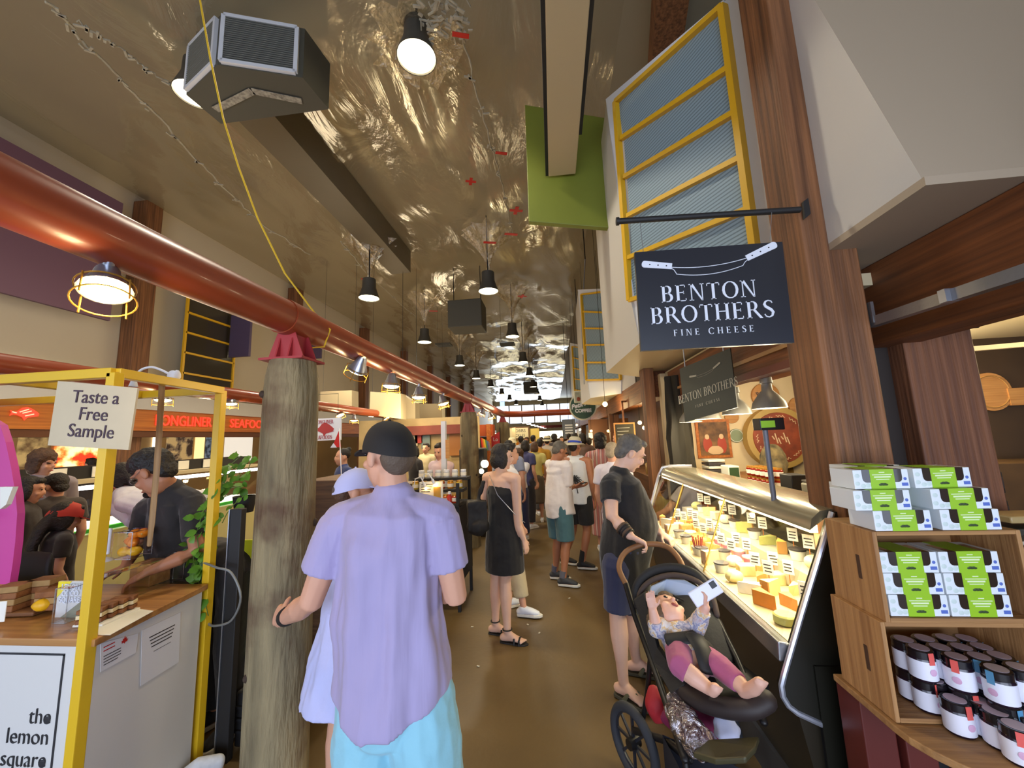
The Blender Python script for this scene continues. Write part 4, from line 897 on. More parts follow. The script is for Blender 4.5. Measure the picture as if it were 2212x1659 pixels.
ups = [(1952, 1380, 0, .6), (1997, 1378, 0, .3), (2043, 1377, 1, .5), (2087, 1378, 1, .6), (1985, 1398, 0, .1), (2030, 1397, 0, -.1), (2077, 1397, 1, .7), (2120, 1396, 1, .6), (2065, 1417, 0, -.9), (2115, 1417, 1, -.9), (2158, 1415, 1, .5), (2152, 1443, 1, -1.2), (2201, 1440, 1, .3)]
rn_ = {0: 'back row', 1: 'second row', 2: 'third row', 3: 'fourth row'}; cnt = {}
def rowid(py): return 0 if py < 1385 else 1 if py < 1402 else 2 if py < 1430 else 3
for px, py, s, rz in ups:
    r_ = rowid(py); k = cnt.get(r_, 0); cnt[r_] = k+1
    put_jar(px, py, 1, s, '%s sealed jar on the upper layer of the crate, %s, %s from the left' % (['coral', 'blue'][s], rn_[r_], ORD[k]), rz)
for i, (px, py, s, rz) in enumerate(((1952, 1380, 0, .6), (1985, 1398, 0, .2), (2065, 1417, 0, .1), (2115, 1417, 1, .3), (2152, 1443, 1, .2), (2201, 1440, 1, .2))):
    c = put_jar(px, py, 0, s, 'lower layer jar under the stacked jars, %s from the left' % ORD[i], rz)
    o = [x for x in S.objects if x.name.startswith('jam_jar') and not x.parent][-1]
    cu = at(px, py, Z=cB[2]+.0135+JH*2); o.location.x, o.location.y = cu.x, min(cu.y, CY1-.05)
for i, (px, py, s, rz) in enumerate(((2015, 1467, 0, .9), (2060, 1497, 0, .1), (2110, 1499, 0, .4), (2147, 1523, 0, .3), (2196, 1523, 1, .4), (2190, 1552, 0, -.6))):
    put_jar(px, py, 0, s, 'jar standing loose in front of the stacked jars, %s from the left' % ORD[i], rz)
# goods at the far right behind the crates
for k in range(6):
    p = at(2196, 1120+26*k, Y=1.75); o = MB().box((p.x+.06, 1.78, p.z), (.22, .12, .026), .05*k).build('snack_packet', mat('packet_%d' % (k % 3), [(176, 150, 100), (60, 58, 50), (190, 180, 160)][k % 3], .4), bev=.005); tag(o, 'flat snack packet stacked right of the crates, %s from the top' % ORD[k], 'packet', 'packets right of the crates')
tag(MB().mm(1.47, 2.3, 1.68, 1.9, .6, 1.18).build('packet_stand', wood('stand_wood', (120, 84, 48), (80, 54, 32), 2, 'X'), bev=.004), 'wooden stand carrying packets right of the crates', 'stand')
p = V((1.5, 1.675, 1.15)); tag(MB().box(p, (.012, .02, .05)).build('label_clip', mat('royal_blue', (40, 56, 150), .4), bev=.003), 'small royal blue label clip right of the cracker boxes', 'clip')

# ---------------------------------------------------------------- yellow lemon cake booth
CT = .92
q = at(205, 1382, Z=CT); BX, BY = q.x, q.y
q2 = at(425, 1270, Z=CT); BY2 = q2.y+.06; BXL = -4.2
M_yel2 = mat('booth_yellow', (224, 182, 34), .4); M_oak = wood('oak_top', (186, 134, 74), (150, 100, 52), 1.6, 'X', .4, .05, .2); M_bwh = mat('booth_white', (216, 214, 210), .45); M_ink2 = mat('booth_ink', (40, 40, 44), .5)
bo = thing('sample_booth', 'yellow framed white sample booth with oak counter top', 'booth', (BX-.6, BY+.3, 0))
PT = 2.0; pw = .042
px_, py_ = BX-.035, BY+.0
for x, y in ((px_, py_), (px_-.075, BY2+.03), (BXL, py_), (BXL, BY2+.03)):
    MB().mm(x-pw/2, x+pw/2, y-pw/2, y+pw/2, 0, PT).build('post', M_yel2, bo, smooth=False, bev=.003)
for a, b in (((BXL, py_), (px_, py_)), ((BXL, BY2+.03), (px_-.075, BY2+.03)), ((px_, py_), (px_-.075, BY2+.03)), ((BXL, py_), (BXL, BY2+.03)), ((px_-.55, py_), (px_-.6, BY2+.03))):
    MB().bar((a[0], a[1], PT), (b[0], b[1], PT), pw, pw).build('rail', M_yel2, bo, smooth=False, bev=.003)
MB().hexa([(BXL, BY, CT-.028), (BX, BY, CT-.028), (BX-.08, BY2, CT-.028), (BXL, BY2, CT-.028)], [(BXL, BY, CT), (BX, BY, CT), (BX-.08, BY2, CT), (BXL, BY2, CT)]).build('counter_top', M_oak, bo, smooth=False, bev=.003)
MB().hexa([(BXL, BY+.02, 0), (BX-.015, BY+.02, 0), (BX-.095, BY2-.02, 0), (BXL, BY2-.02, 0)], [(BXL, BY+.02, CT-.03), (BX-.015, BY+.02, CT-.03), (BX-.095, BY2-.02, CT-.03), (BXL, BY2-.02, CT-.03)]).build('cabinet', M_bwh, bo, smooth=False)
fy = BY+.019
lt, lb = at(139, 1414, Y=fy), at(131, 1700, Y=fy)
fr = MB(); fr.bar((lt.x, fy, lt.z), (lt.x, fy, .3), .007, .004, Yv); fr.bar((lt.x+.0035, fy, lt.z), (lt.x-.5, fy, lt.z), .007, .004, Yv); fr.bar((lt.x-.5, fy, lt.z), (lt.x-.5, fy, .3), .007, .004, Yv)
fr.build('logo_frame', M_ink2, bo, smooth=False)
for wd_, (ax, ay) in (('the', (122, 1562)), ('lemon', (122, 1607)), ('square', (122, 1657))):
    p = at(ax, ay, Y=fy); txt(wd_, .082, M_ink2, bo, V((lt.x-.025, fy-.001, p.z+.02)), X, Z, align='RIGHT', sx=.95, bold=-.0012)
    e = V((lt.x-.025-.018, fy-.002, p.z+.018))
    if wd_ != 'lemon': MB().ell(e-Z*.008, (.015, .0012, .013), n=10).build('letter_fill', M_ink2, bo)
# notices on the side of the counter
sd0, sd1 = V((BX-.015, BY+.02, 0)), V((BX-.095, BY2-.02, 0)); sdd = (sd1-sd0).normalized(); sn = V((-sdd.y, sdd.x, 0)); sn = sn if sn.x > 0 else -sn
def onside(px, py):
    d = ray(px, py); k = (sd0-CAM).dot(sn)/d.dot(sn); return CAM+d*k+sn*.002
M_paper = mat('notice_paper', (222, 222, 226), .5)
for nm, cr, lb_, tl in (('notice', [(215, 1452), (292, 1410), (298, 1368), (215, 1390)], 'white paper notice with a red maple leaf taped on the counter side', 1), ('notice', [(302, 1482), (385, 1430), (389, 1322), (305, 1362)], 'white paper notice with dark text lines on the counter side', 2)):
    c = [onside(*p) for p in cr]; t = thing(nm, lb_, 'notice', c[0]); sh_ = MB().slab(c, sn*.0015).build('sheet', M_paper, t, smooth=False)
    xd = (c[1]-c[0]).normalized(); ln = MB(); w = (c[1]-c[0]).length; h = (c[3]-c[0]).length; f = lambda u, v: c[0]+(c[1]-c[0])*u+(c[3]-c[0])*v+sn*.002
    if tl == 1:
        lf = [(0, .5), (.1, .15), (.3, .22), (.25, .0), (.5, -.1), (.38, -.25), (.42, -.38), (.1, -.36), (0, -.55), (-.1, -.36), (-.42, -.38), (-.38, -.25), (-.5, -.1), (-.25, 0), (-.3, .22), (-.1, .15)]
        MB().slab([f(.66, .72)+xd*(u*.03)+Z*(v*.03) for u, v in lf], sn*.001).build('maple_leaf', mat('maple_red', (190, 36, 32), .5), t, smooth=False)
        ln = MB()
        for k in range(2): ln.bar(f(.08, .8-.13*k), f(.38, .8-.13*k), .004, .001, sn)
        ln.build('red_marking', MATS['maple_red'], t, smooth=False); ln = MB()
        for k in range(4): ln.bar(f(.08, .48-.1*k), f(.55-.08*(k == 3), .48-.1*k), .003, .001, sn)
    else:
        for k in range(4): ln.bar(f(.18+.02*k, .80-.065*k), f(.86-.03*k, .80-.065*k), .0045, .001, sn)
        ln.bar(f(.3, .5), f(.75, .5), .002, .001, sn)
    ln.build('marking', M_ink, sh_, smooth=False)
# free sample board
ty = BY-.03; tc = [at(103, 962, Y=ty), at(277, 972, Y=ty), at(297, 838, Y=ty), at(125, 823, Y=ty)]
ts = thing('sample_sign', 'cream card sign reading Taste a Free Sample tied to the yellow post', 'sign', (tc[0]+tc[2])/2)
MB().slab(tc, (0, .008, 0)).build('board', mat('cream_card', (206, 190, 158), .6, var=.06, vs=9), ts, smooth=False)
xd = (tc[1]-tc[0]).normalized(); yd = (tc[3]-tc[0]); f = lambda u, v: tc[0]+(tc[1]-tc[0])*u+(tc[3]-tc[0])*v-Yv*.001
hh_ = (tc[3]-tc[0]).length; M_pur = mat('plum_ink', (66, 44, 58), .5)
for w_, v in (('Taste a', .76), ('Free', .50), ('Sample', .24)): txt(w_, hh_*.285, M_pur, ts, f(.52, v), xd, yd)
# white clip lamp on the rail
cl = thing('clip_lamp', 'white clip-on gooseneck lamp on the yellow rail', 'lamp', at(385, 815, Y=1.75))
cp = at(372, 812, Y=1.8); MB().ell(cp, (.03, .012, .03), n=10).build('clamp', M_letw, cl); MB().ell(cp+V((.028, 0, 0)), (.012, .02, .03), n=10).build('clamp', M_letw, cl)
MB().tube(crv([cp, at(350, 800, Y=1.8), at(325, 793, Y=1.8), at(300, 803, Y=1.8), at(290, 830, Y=1.8)]), .006, 8).build('gooseneck', M_letw, cl)
MB().lathe([(.012, .03), (.02, 0), (.018, 0)], at(288, 835, Y=1.8), 12, cap=False).build('shade', M_letw, cl)
# wooden paddle hung in the middle
pd = [at(350, 832, Y=1.74), at(345, 920, Y=1.74), at(338, 1020, Y=1.74), at(328, 1130, Y=1.74), at(322, 1178, Y=1.74)]
pm = MB().sweep(pd, [(.018, .007), (.0175, .007), (.017, .007), (.016, .007), (.011, .006)], X, 10); tag(pm.build('wooden_paddle', wood('worn_paddle', (176, 140, 92), (126, 94, 60), 3, 'Z')), 'long worn wooden paddle hanging down in front of the booth worker', 'paddle')
# goods on the counter
def ctz(px, py, z=CT): return at(px, py, Z=z)
M_loaf = mat('loaf_brown', (150, 96, 50), .7, rgb2=(116, 68, 34), vs=20, bump=.3, bs=60); M_crumb = mat('loaf_crumb', (172, 136, 84), .8, var=.2, vs=40); M_lem = mat('lemon_skin', (232, 176, 24), .45, bump=.1, bs=120); M_acr = film('clear_acrylic', (250, 252, 255), .05, .03, 0)
tr0 = ctz(60, 1310); s_b = at(30, 1312, Z=CT+.02)+V((-.1, .03, 0)); MB1 = MB().box((s_b.x, s_b.y, CT+.012), (.55, .22, .02), .1); tag(MB1.build('serving_board', wood('board_brown', (140, 92, 50), (106, 66, 36), 2, 'X'), bev=.006), 'long wooden serving board with loaf cakes on the booth counter', 'board')
bt = CT+.0225
s1_, s2_, s3_ = at(48, 1318, Z=CT+.0225), at(88, 1322, Z=CT+.0225), at(6, 1322, Z=CT+.0225)
for i, (x, y, w, lays) in enumerate(((s1_.x-.02, s1_.y+.09, .1, 4), (s2_.x-.01, s2_.y+.05, .09, 3), (s3_.x, s3_.y+.03, .1, 4))):
    for l in range(lays):
        t = thing('loaf_slice', 'square brown loaf cake slice, %s in the %s stack' % (['bottom', 'second', 'third', 'top'][l], ['middle', 'right hand', 'left hand'][i]), 'cake', (x, y, bt+l*.028), .12+.05*l, 'stacked loaf cakes')
        MB().mm(-w/2, w/2, -.042, .042, 0, .0275).build('cake', M_crumb if l % 2 else M_loaf, t, local=True, bev=.003); MB().mm(-w/2, w/2, -.042, .042, .0276, .0278).build('crust', M_loaf, t, local=True, smooth=False)
def lemon(c, rz, label, group, s=1, nm='lemon', m=None):
    t = thing(nm, label, 'fruit', c, rz, group)
    MB().lathe([(.001, -.043*s), (.008*s, -.039*s), (.016*s, -.032*s), (.029*s, -.014*s), (.0315*s, .004*s), (.027*s, .02*s), (.014*s, .034*s), (.007*s, .039*s), (.001, .042*s)], (0, 0, 0), 18, Matrix.Rotation(PI/2, 3, 'Y')).build('skin', m or M_lem, t, local=True)
    MB().ell((.043*s, 0, 0), (.003*s, .004*s, .004*s), n=6).build('stem', M_ch[7], t, local=True)
lm_ = at(92, 1306, Z=bt+.028); lemon((lm_.x, lm_.y, bt+.028), .5, 'single lemon lying in front of the loaf cakes', 'lemons of the booth', .9)
tg = thing('price_tag', 'curled white price tag beside the loaf cakes', 'price tag', (-2.43, 1.555, bt)); MB().box((-2.43, 1.55, bt+.045), (.03, .004, .085), .3).build('tag', M_card, tg, bev=.002, smooth=False)
cdt = thing('lemon_card', 'yellow and white card reading Lemon Coco Square', 'card', (-2.2, 1.66, CT)); cx0 = at(128, 1330, Z=CT).x
MB().mm(cx0, cx0+.13, 1.655, 1.665, CT, CT+.155).build('card', M_bwh, cdt, smooth=False)
MB().slab([(cx0, 1.6545, CT+.155), (cx0+.07, 1.6545, CT+.155), (cx0, 1.6545, CT+.085)], (0, -.0012, 0)).build('yellow_corner', mat('bright_yellow', (240, 220, 30), .45), cdt, smooth=False)
MB().slab([(cx0+.13, 1.6545, CT+.0), (cx0+.13, 1.6545, CT+.07), (cx0+.03, 1.6545, CT+.0)], (0, -.0012, 0)).build('grey_corner', mat('card_grey', (140, 140, 120), .5), cdt, smooth=False)
for w_, zz in (('LEMON', .132), ('COCO', .104), ('SQUARE', .076)): txt(w_, .034, M_letw, cdt, V((cx0+.072, 1.652, CT+zz)), X, Z, bold=.0008, sx=.85)
def acrylic(x0, x1, y0, y1, z0, z1, label, name='acrylic_box'):
    t = thing(name, label, 'box', ((x0+x1)/2, (y0+y1)/2, z0))
    MB().box(((x0+x1)/2, (y0+y1)/2, (z0+z1)/2), (x1-x0, y1-y0, z1-z0)).build('clear_wall', M_acr, t, smooth=False)
    e = MB()
    for a, b in (((x0, y0), (x1, y0)), ((x1, y0), (x1, y1)), ((x1, y1), (x0, y1)), ((x0, y1), (x0, y0))):
        for zz in (z0, z1): e.bar((a[0], a[1], zz), (b[0], b[1], zz), .003)
        e.bar((a[0], a[1], z0), (a[0], a[1], z1), .003)
    e.build('edge', film('acrylic_edge', (240, 245, 250), .4, .1, 0), t, smooth=False)
kx, ky = at(331, 1266, Z=CT).x, at(331, 1266, Z=CT).y
ax_ = at(140, 1348, Z=CT); acrylic(ax_.x, kx, ax_.y, ky+.11, CT+.001, CT+.145, 'clear acrylic box covering sliced lemon squares')
ox, oy = at(292, 1200, Y=ky+.03).x, ky+.03
acrylic(ox-.085, ox+.035, oy-.055, oy+.06, CT+.147, CT+.29, 'small clear acrylic box filled with oranges and lemons')
kx, ky = at(331, 1266, Z=CT).x, at(331, 1266, Z=CT).y
tag(MB().mm(kx-.13, kx-.005, ky-.02, ky+.1, CT+.001, CT+.12).build('cake_case', M_oak, bev=.004), 'wooden case inside the acrylic box under the oranges', 'case')
for i in range(4):
    for l in range(3):
        t = MB().box((-2.03+.0*l, 1.585+.042*i, CT+.022+l*.02), (.09, .036, .016), .4).build('cake_slice', [M_loaf, mat('cream_filling', (226, 206, 160), .6), M_loaf][l], bev=.002); tag(t, '%s layer of the lemon square under acrylic, %s from the front' % (['bottom', 'cream', 'top'][l], ORD[i]), 'cake', 'lemon squares under acrylic')
tag(MB().box((-2.03, 1.65, CT+.006), (.13, .17, .01), .1).build('cake_tray', M_card, bev=.003), 'white tray under the lemon squares', 'tray')
M_or = mat('orange_skin', (226, 130, 26), .45, bump=.08, bs=120)
for i, (dx, dy, dz, m_) in enumerate(((0, 0, 0, 0), (.055, .01, 0, 0), (.005, .05, 0, 0), (.03, .02, .05, 1), (-.005, .04, .055, 1), (.028, .03, .1, 1), (.06, .045, .1, 1))):
    lemon((ox-.05+dx, oy-.02+dy, CT+.18+dz*.9), i*.9, '%s in the acrylic box, %s from the bottom' % (['lemon', 'orange'][m_], ORD[i]), 'oranges and lemons in acrylic', .85, ['lemon', 'orange'][m_], [M_lem, M_or][m_])
cs = thing('card_stand', 'white pedestal card stand in front of the oranges', 'stand', (ox-.1, oy-.08, CT+.147))
MB().lathe([(.045, 0), (.04, .008), (.012, .02), (.008, .035), (.001, .036)], (ox-.1, oy-.08, CT+.147), 20).build('base', M_letw, cs)
MB().box((ox-.1, oy-.08, CT+.25), (.05, .022, .14), .5).build('card_holder', M_letw, cs, bev=.008); MB().box((ox-.094, oy-.092, CT+.25), (.03, .004, .11), .5).build('card', mat('pink_print', (206, 180, 214), .5), cs, smooth=False)
pp = [ctz(212, 1372, CT+.001), ctz(238, 1372, CT+.001), ctz(332, 1320, CT+.001), ctz(300, 1316, CT+.001), ctz(212, 1355, CT+.001)]
tag(MB().slab(pp, (0, 0, .0015)).build('paper_sheet', M_card, smooth=False), 'white paper sheets lying on the counter edge by the yellow post', 'paper')
# pink arch panel with a ledge
pk = thing('arch_board', 'bright pink round-topped panel at the left edge', 'panel', (-2.9, 1.7, 0))
ya = 1.75; e = [at(0, 918, Y=ya), at(12, 955, Y=ya), at(24, 1010, Y=ya), at(34, 1070, Y=ya), at(37, 1110, Y=ya), at(33, 1170, Y=ya), at(27, 1220, Y=ya), at(20, 1262, Y=ya)]
MB().slab(e+[V((-3.9, ya, e[-1].z)), V((-3.9, ya, e[0].z+.15)), V((-3.3, ya, e[0].z+.2))], (0, .03, 0)).build('panel', mat('hot_pink', (206, 66, 150), .45), pk, smooth=False)
tag(MB().mm(-3.9, e[0].x+.02, ya-.12, ya-.001, at(0, 1120, Y=ya).z, at(0, 1104, Y=ya).z).build('pink_ledge', M_letw, bev=.004), 'small white ledge on the pink panel', 'shelf')
MBp = MB().slab([at(0, 1100, Y=1.66), at(13, 1090, Y=1.66), at(28, 1052, Y=1.66), at(0, 1052, Y=1.66)], (0, .02, 0)); tag(MBp.build('leaflet', M_card, smooth=False), 'pale leaflet standing on the white ledge at the left edge', 'leaflet')
# trailing plant, black stand and yellow board between booth and log column
M_leafg = mat('pothos_leaf', (104, 152, 44), .4, rgb2=(60, 108, 30), vs=7); M_vine = mat('vine_stem', (90, 116, 50), .6)
pl = thing('trailing_plant', 'trailing green pothos hanging beside the yellow post', 'plant', at(520, 1080, Y=2.25))
pp0 = at(528, 1085, Y=2.32)
MB().lathe([(.05, 0), (.065, .1), (.06, .1), (.045, .01)], (pp0.x, pp0.y, pp0.z-.06), 18).build('pot', M_blk, pl)
rv = random.Random(5); vines = []
def leaf(mb, c, d, s, up):
    d = d.normalized(); sd = d.cross(up); 
    if sd.length < .1: sd = d.orthogonal()
    sd.normalize(); n = sd.cross(d)
    outl = [(0, 0), (.18, .3), (.45, .42), (.75, .3), (1.05, 0)]
    mid = [mb.b.verts.new(c+d*(s*u)+n*(s*.1*math.sin(u*3))) for u, v in outl]
    for sg in (-1, 1):
        ed = [mb.b.verts.new(c+d*(s*u)+sd*(sg*s*v)+n*(s*.18*v)) for u, v in outl[1:4]]
        mb.b.faces.new((mid[0], mid[1], ed[0])); mb.b.faces.new((mid[1], mid[2], ed[1], ed[0])); mb.b.faces.new((mid[2], mid[3], ed[2], ed[1])); mb.b.faces.new((mid[3], mid[4], ed[2]))
runs = [[(520, 1060), (480, 1075), (455, 1110), (440, 1160), (432, 1230), (425, 1310), (430, 1380), (425, 1430)], [(525, 1050), (490, 1040), (470, 1075), (450, 1130), (415, 1170), (420, 1230)], [(530, 1040), (510, 1010), (485, 1030), (460, 1090), (445, 1190), (440, 1260)], [(530, 1030), (545, 990), (520, 985), (490, 1010), (475, 1060)], [(528, 1070), (505, 1090), (490, 1110), (480, 1130)], [(520, 1050), (470, 1060), (440, 1100), (425, 1150), (440, 1290), (450, 1330)]]
nlf = 0
for ri, rr in enumerate(runs):
    pts = [at(px, py, Y=2.30-.035*min(i, 5)-.015*ri) for i, (px, py) in enumerate(rr)]
    MB().tube(pts, .0025, 5).build('vine', M_vine, pl)
    for a, b in zip(pts, pts[1:]):
        n = max(2, int((b-a).length/.024))
        for k in range(n):
            c = a.lerp(b, k/n)+V((rv.uniform(-.02, .02), rv.uniform(-.03, .02), rv.uniform(-.015, .02))); mb = MB(); s = rv.uniform(.038, .064)
            if ri in (0,) and c.z < .75: s *= .7
            leaf(mb, c, V((rv.uniform(-1, 1), rv.uniform(-.8, .1), rv.uniform(-1, .25))), s, V((rv.uniform(-.4, .4), -1, .5))); nlf += 1
            if nlf <= 98: mb.build('leaf', M_leafg, pl)
            else:
                vines.append(mb.b)
mm_ = MB()
for b in vines:
    mp = {v: mm_.b.verts.new(v.co) for v in b.verts}
    for f_ in b.faces: mm_.b.faces.new([mp[v] for v in f_.verts])
if vines: mm_.build('leaf_mass', M_leafg, pl, kind='stuff')
kb = thing('display_stand', 'tall black metal display stand between the booth and the log column', 'stand', (-1.86, 2.2, 0))
s0, s1 = at(476, 1659, Y=2.12), at(500, 1100, Y=2.12)
MB().mm(s0.x-.035, s0.x+.035, 2.12, 2.16, 0, s1.z).build('post', M_blk, kb, bev=.004)
MB().mm(s0.x-.04, s0.x-.035, 2.115, 2.125, 0, s1.z).build('bright_edge', M_silver, kb, smooth=False)
MB().mm(s0.x, s0.x+.3, 2.2, 2.6, .02, .3).build('shelf_base', M_blk, kb, bev=.01)
for zz in (.1, .16, .22): MB().mm(s0.x, s0.x+.3, 2.185, 2.2, zz, zz+.012).build('slat', M_dmet, kb, smooth=False)
yb = [at(490, 1425, Y=2.3), at(545, 1415, Y=2.3), at(560, 1166, Y=2.3), at(498, 1168, Y=2.3)]
tag(MB().slab(yb, (0, .012, 0)).build('yellow_board', mat('acid_yellow', (214, 220, 26), .5), smooth=False), 'acid yellow board behind the log column', 'board')
yb = [at(490, 1505, Y=2.32), at(540, 1485, Y=2.32), at(540, 1450, Y=2.32), at(495, 1450, Y=2.32)]
tag(MB().slab(yb, (0, .012, 0)).build('yellow_board', MATS['acid_yellow'], smooth=False), 'lower acid yellow board piece near the floor by the stand', 'board')
hs = [at(440, 1215, Y=2.08), at(468, 1226, Y=2.05), at(500, 1238, Y=2.05), at(520, 1290, Y=2.05), at(500, 1340, Y=2.06), at(462, 1352, Y=2.08), at(448, 1345, Y=2.1)]
tag(MB().tube(crv(hs), .006, 8).build('hose', mat('grey_hose', (120, 122, 120), .4)), 'thin grey hose looped round the yellow post', 'hose')
# ---------------------------------------------------------------- seafood stalls beyond the booth
FX = -6.575
M_neon = glow('neon_red', (226, 60, 40), 1.1)
fo = [(-.5, .12), (-.38, .05), (-.25, .1), (-.12, .26), (.05, .32), (.25, .22), (.42, .08), (.5, .0), (.44, -.06), (.5, -.1), (.3, -.16), (.1, -.2), (0, -.34), (-.06, -.2), (-.25, -.1), (-.38, -.06), (-.5, -.14), (-.46, 0)]
c = at(53, 893, X=FX); w = (at(85, 893, X=FX)-at(22, 893, X=FX)).length
fsh = thing('fish_sign', 'red glowing fish emblem on the orange stall fascia', 'sign', c)
MB().slab([c+Yv*(u*w)+Z*(v*w*.95) for u, v in fo], (.012, 0, 0)).build('fish', M_neon, fsh, smooth=False)
mk = MB()
for u0, v0, u1, v1 in ((-.2, .05, .1, .2), (-.1, 0, .2, .12), (0, -.12, .3, -.02), (-.45, .05, -.3, 0)): mk.bar(c+V((.014, u0*w, v0*w)), c+V((.014, u1*w, v1*w)), .012, .006, X)
mk.build('fin_line', glow('neon_pale', (255, 170, 140), 1.2), fsh, smooth=False)
l0, l1 = at(352, 912, X=FX), at(456, 920, X=FX); lw = l1.y-l0.y
t = thing('stall_lettering', 'red neon lettering of the seafood stall on the orange fascia', 'sign', l0)
txt('LONGLINER', .26, M_neon, t, V((FX+.01, l1.y-lw*.58, 2.17)), Yv, Z, sx=lw*1.1/1.36, depth=.01)
l2 = at(495, 925, X=FX); txt('SEAFOODS', .25, M_neon, t, V((FX+.01, l2.y, 2.17)), Yv, Z, align='LEFT', sx=.95, depth=.01)
# bright things on the stall back wall; glow put into door, tiles and boards
def wallpic(px0, py0, px1, py1, x, m, name, label, cat, th=.03):
    a, b = at(px0, py1, X=x), at(px1, py0, X=x)
    return tag(MB().mm(x, x+th, min(a.y, b.y), max(a.y, b.y), min(a.z, b.z), max(a.z, b.z)).build(name, m, smooth=False), label, cat)
def mottle(key, cols, sc, e=0):
    m = mat(key, cols[0], .5, rgb2=cols[1], vs=sc); nt = m.node_tree; p = nt.nodes['Principled BSDF']
    r = [n for n in nt.nodes if n.type == 'VALTORGB'][0]
    r.color_ramp.elements[0].position = .42; r.color_ramp.elements[1].position = .58
    for i, cc in enumerate(cols[2:]):
        e_ = r.color_ramp.elements.new(.46+.04*i); e_.color = (*lin(cc), 1)
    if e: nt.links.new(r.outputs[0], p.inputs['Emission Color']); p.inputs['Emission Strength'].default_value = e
    return m
wallpic(112, 962, 232, 1012, -9.49, mottle('lobster_lightbox', [(255, 226, 160), (226, 50, 26), (240, 120, 50)], 3.5, 1.5), 'lightbox_poster', 'bright red and orange backlit seafood poster behind the counter', 'poster')
wallpic(326, 930, 341, 990, -9.49, glow('white_lightbox', (255, 246, 220), 2.2), 'lightbox', 'narrow white lightbox beside the fish photo board', 'lightbox')
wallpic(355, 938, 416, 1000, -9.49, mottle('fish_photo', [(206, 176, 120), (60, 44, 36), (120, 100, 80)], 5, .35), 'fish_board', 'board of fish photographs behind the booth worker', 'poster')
wallpic(418, 942, 441, 995, -9.49, glow('cream_door', (255, 226, 160), .9), 'stall_door', 'pale cream glowing door behind the seafood counter', 'door')
wallpic(441, 945, 462, 995, -9.49, mottle('fridge_front', [(110, 126, 146), (40, 50, 66)], 9, .4), 'fridge', 'tall glass door fridge behind the seafood counter', 'fridge')
wallpic(482, 935, 545, 1000, -9.49, glow('white_tiles', (232, 226, 214), .7), 'tiled_panel', 'white glowing tiled panel left of the nearest log column', 'panel')
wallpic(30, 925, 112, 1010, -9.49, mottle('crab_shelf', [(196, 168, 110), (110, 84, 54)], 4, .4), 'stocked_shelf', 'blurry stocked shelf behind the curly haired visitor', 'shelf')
for i, (ya, yb_, nm) in enumerate(((3.0, 4.25, 'left'), (4.45, 6.4, 'right'))):
    cs = thing('fish_case', 'lit seafood display case with white light tube, %s of the two' % nm, 'display case', (-5.2, (ya+yb_)/2, 0))
    MB().mm(-5.7, -5.0, ya, yb_, 0, .8).build('base', mat('case_cream', (196, 186, 130), .5), cs, smooth=False)
    MB().mm(-5.7, -5.05, ya, yb_, .8, .86).build('ice_bed', mat('ice_bed', (226, 230, 222), .5, var=.3, vs=14, emit=.25), cs, smooth=False)
    MB().face([(-5.0, ya, .8), (-5.0, yb_, .8), (-5.15, yb_, 1.25), (-5.15, ya, 1.25)]).build('glass', M_glass, cs, smooth=False)
    MB().mm(-5.2, -5.12, ya, yb_, 1.27, 1.31).build('light_tube', glow('cool_tube', (255, 250, 244), 9), cs, smooth=False)
    MB().mm(-5.7, -5.1, ya, yb_, 1.34, 1.38).build('top', M_cream, cs, smooth=False)
    MB().mm(-5.72, -5.4, ya, yb_, 1.38, 1.52).build('back_rail', M_blk, cs, smooth=False)
    MB().mm(-5.02, -4.99, ya, yb_, .82, .86).build('green_trim', mat('grass_green', (60, 190, 60), .5), cs, smooth=False)
    for k in range(3):
        y = ya+.25+.4*k
        if y < yb_-.1: tag(MB().mm(-5.39, -5.38, y, y+.16, 1.39, 1.51).build('price_board', M_card, smooth=False), 'white price board on the %s seafood case, %s from the left' % (nm, ORD[k]), 'sign', 'price boards of the seafood cases')
    lamp('AREA', 'fish_case_light', (-5.3, (ya+yb_)/2, 1.25), 14, (1, .95, .85), .05, (0, 0, 0), yb_-ya)
for i, (x, y) in enumerate(((-6.2, 2.2), (-6.2, 4.4), (-6.1, 7.5), (-6.1, 11), (-6.0, 15), (-6, 20))):
    o = MB().lathe([(.14, 0), (.15, .02), (.001, .02)], (x-1.4, y, 2.728), 20).build('downlight', MATS['downlight']); tag(o, 'recessed downlight above the far left stalls, %s from the near end' % ORD[i], 'lamp', 'stall downlights')
    lamp('POINT', 'stall_light', (x-.7, y, 2.4), 46, (1, .8, .5), .2)
    lamp('POINT', 'wall_fill', (x+1.6, y, 3.3), 26, (1, .82, .56), .3)  # unseen fill lights added to warm the upper left wall
# purple wall and far windows with purple shutters
pp = [at(-260, 560, X=-6.3), at(238, 693, X=-6.3)]
o = MB().mm(-6.35, -6.3, pp[0].y, pp[1].y, pp[1].z, 5.4).build('purple_panel', mat('plum_purple', (104, 74, 92), .6), smooth=False); tag(o, 'large plum purple wall panel behind the near caged lamp', 'wall panel')
wa, wb = at(388, 850, X=-6.69), at(512, 645, X=-6.69)
wn = thing('window_4', 'dark yellow barred window across the far aisle', 'window', V((-6.69, wa.y, wa.z))); wn['kind'] = 'structure'
MB().mm(-6.70, -6.69, wa.y, wb.y, wa.z, 4.6).build('pane', mat('dark_pane', (60, 54, 44), .15, coat=.5), wn, smooth=False)
fr = MB()
for k in range(6): z = wa.z+(4.6-wa.z)*k/5; fr.bar((-6.68, wa.y, z), (-6.68, wb.y, z), .035, .04, X)
for y in (wa.y, wb.y): fr.bar((-6.68, y, wa.z), (-6.68, y, 4.6), .04, .04, X)
fr.build('window_frame', M_yel, wn, smooth=False)
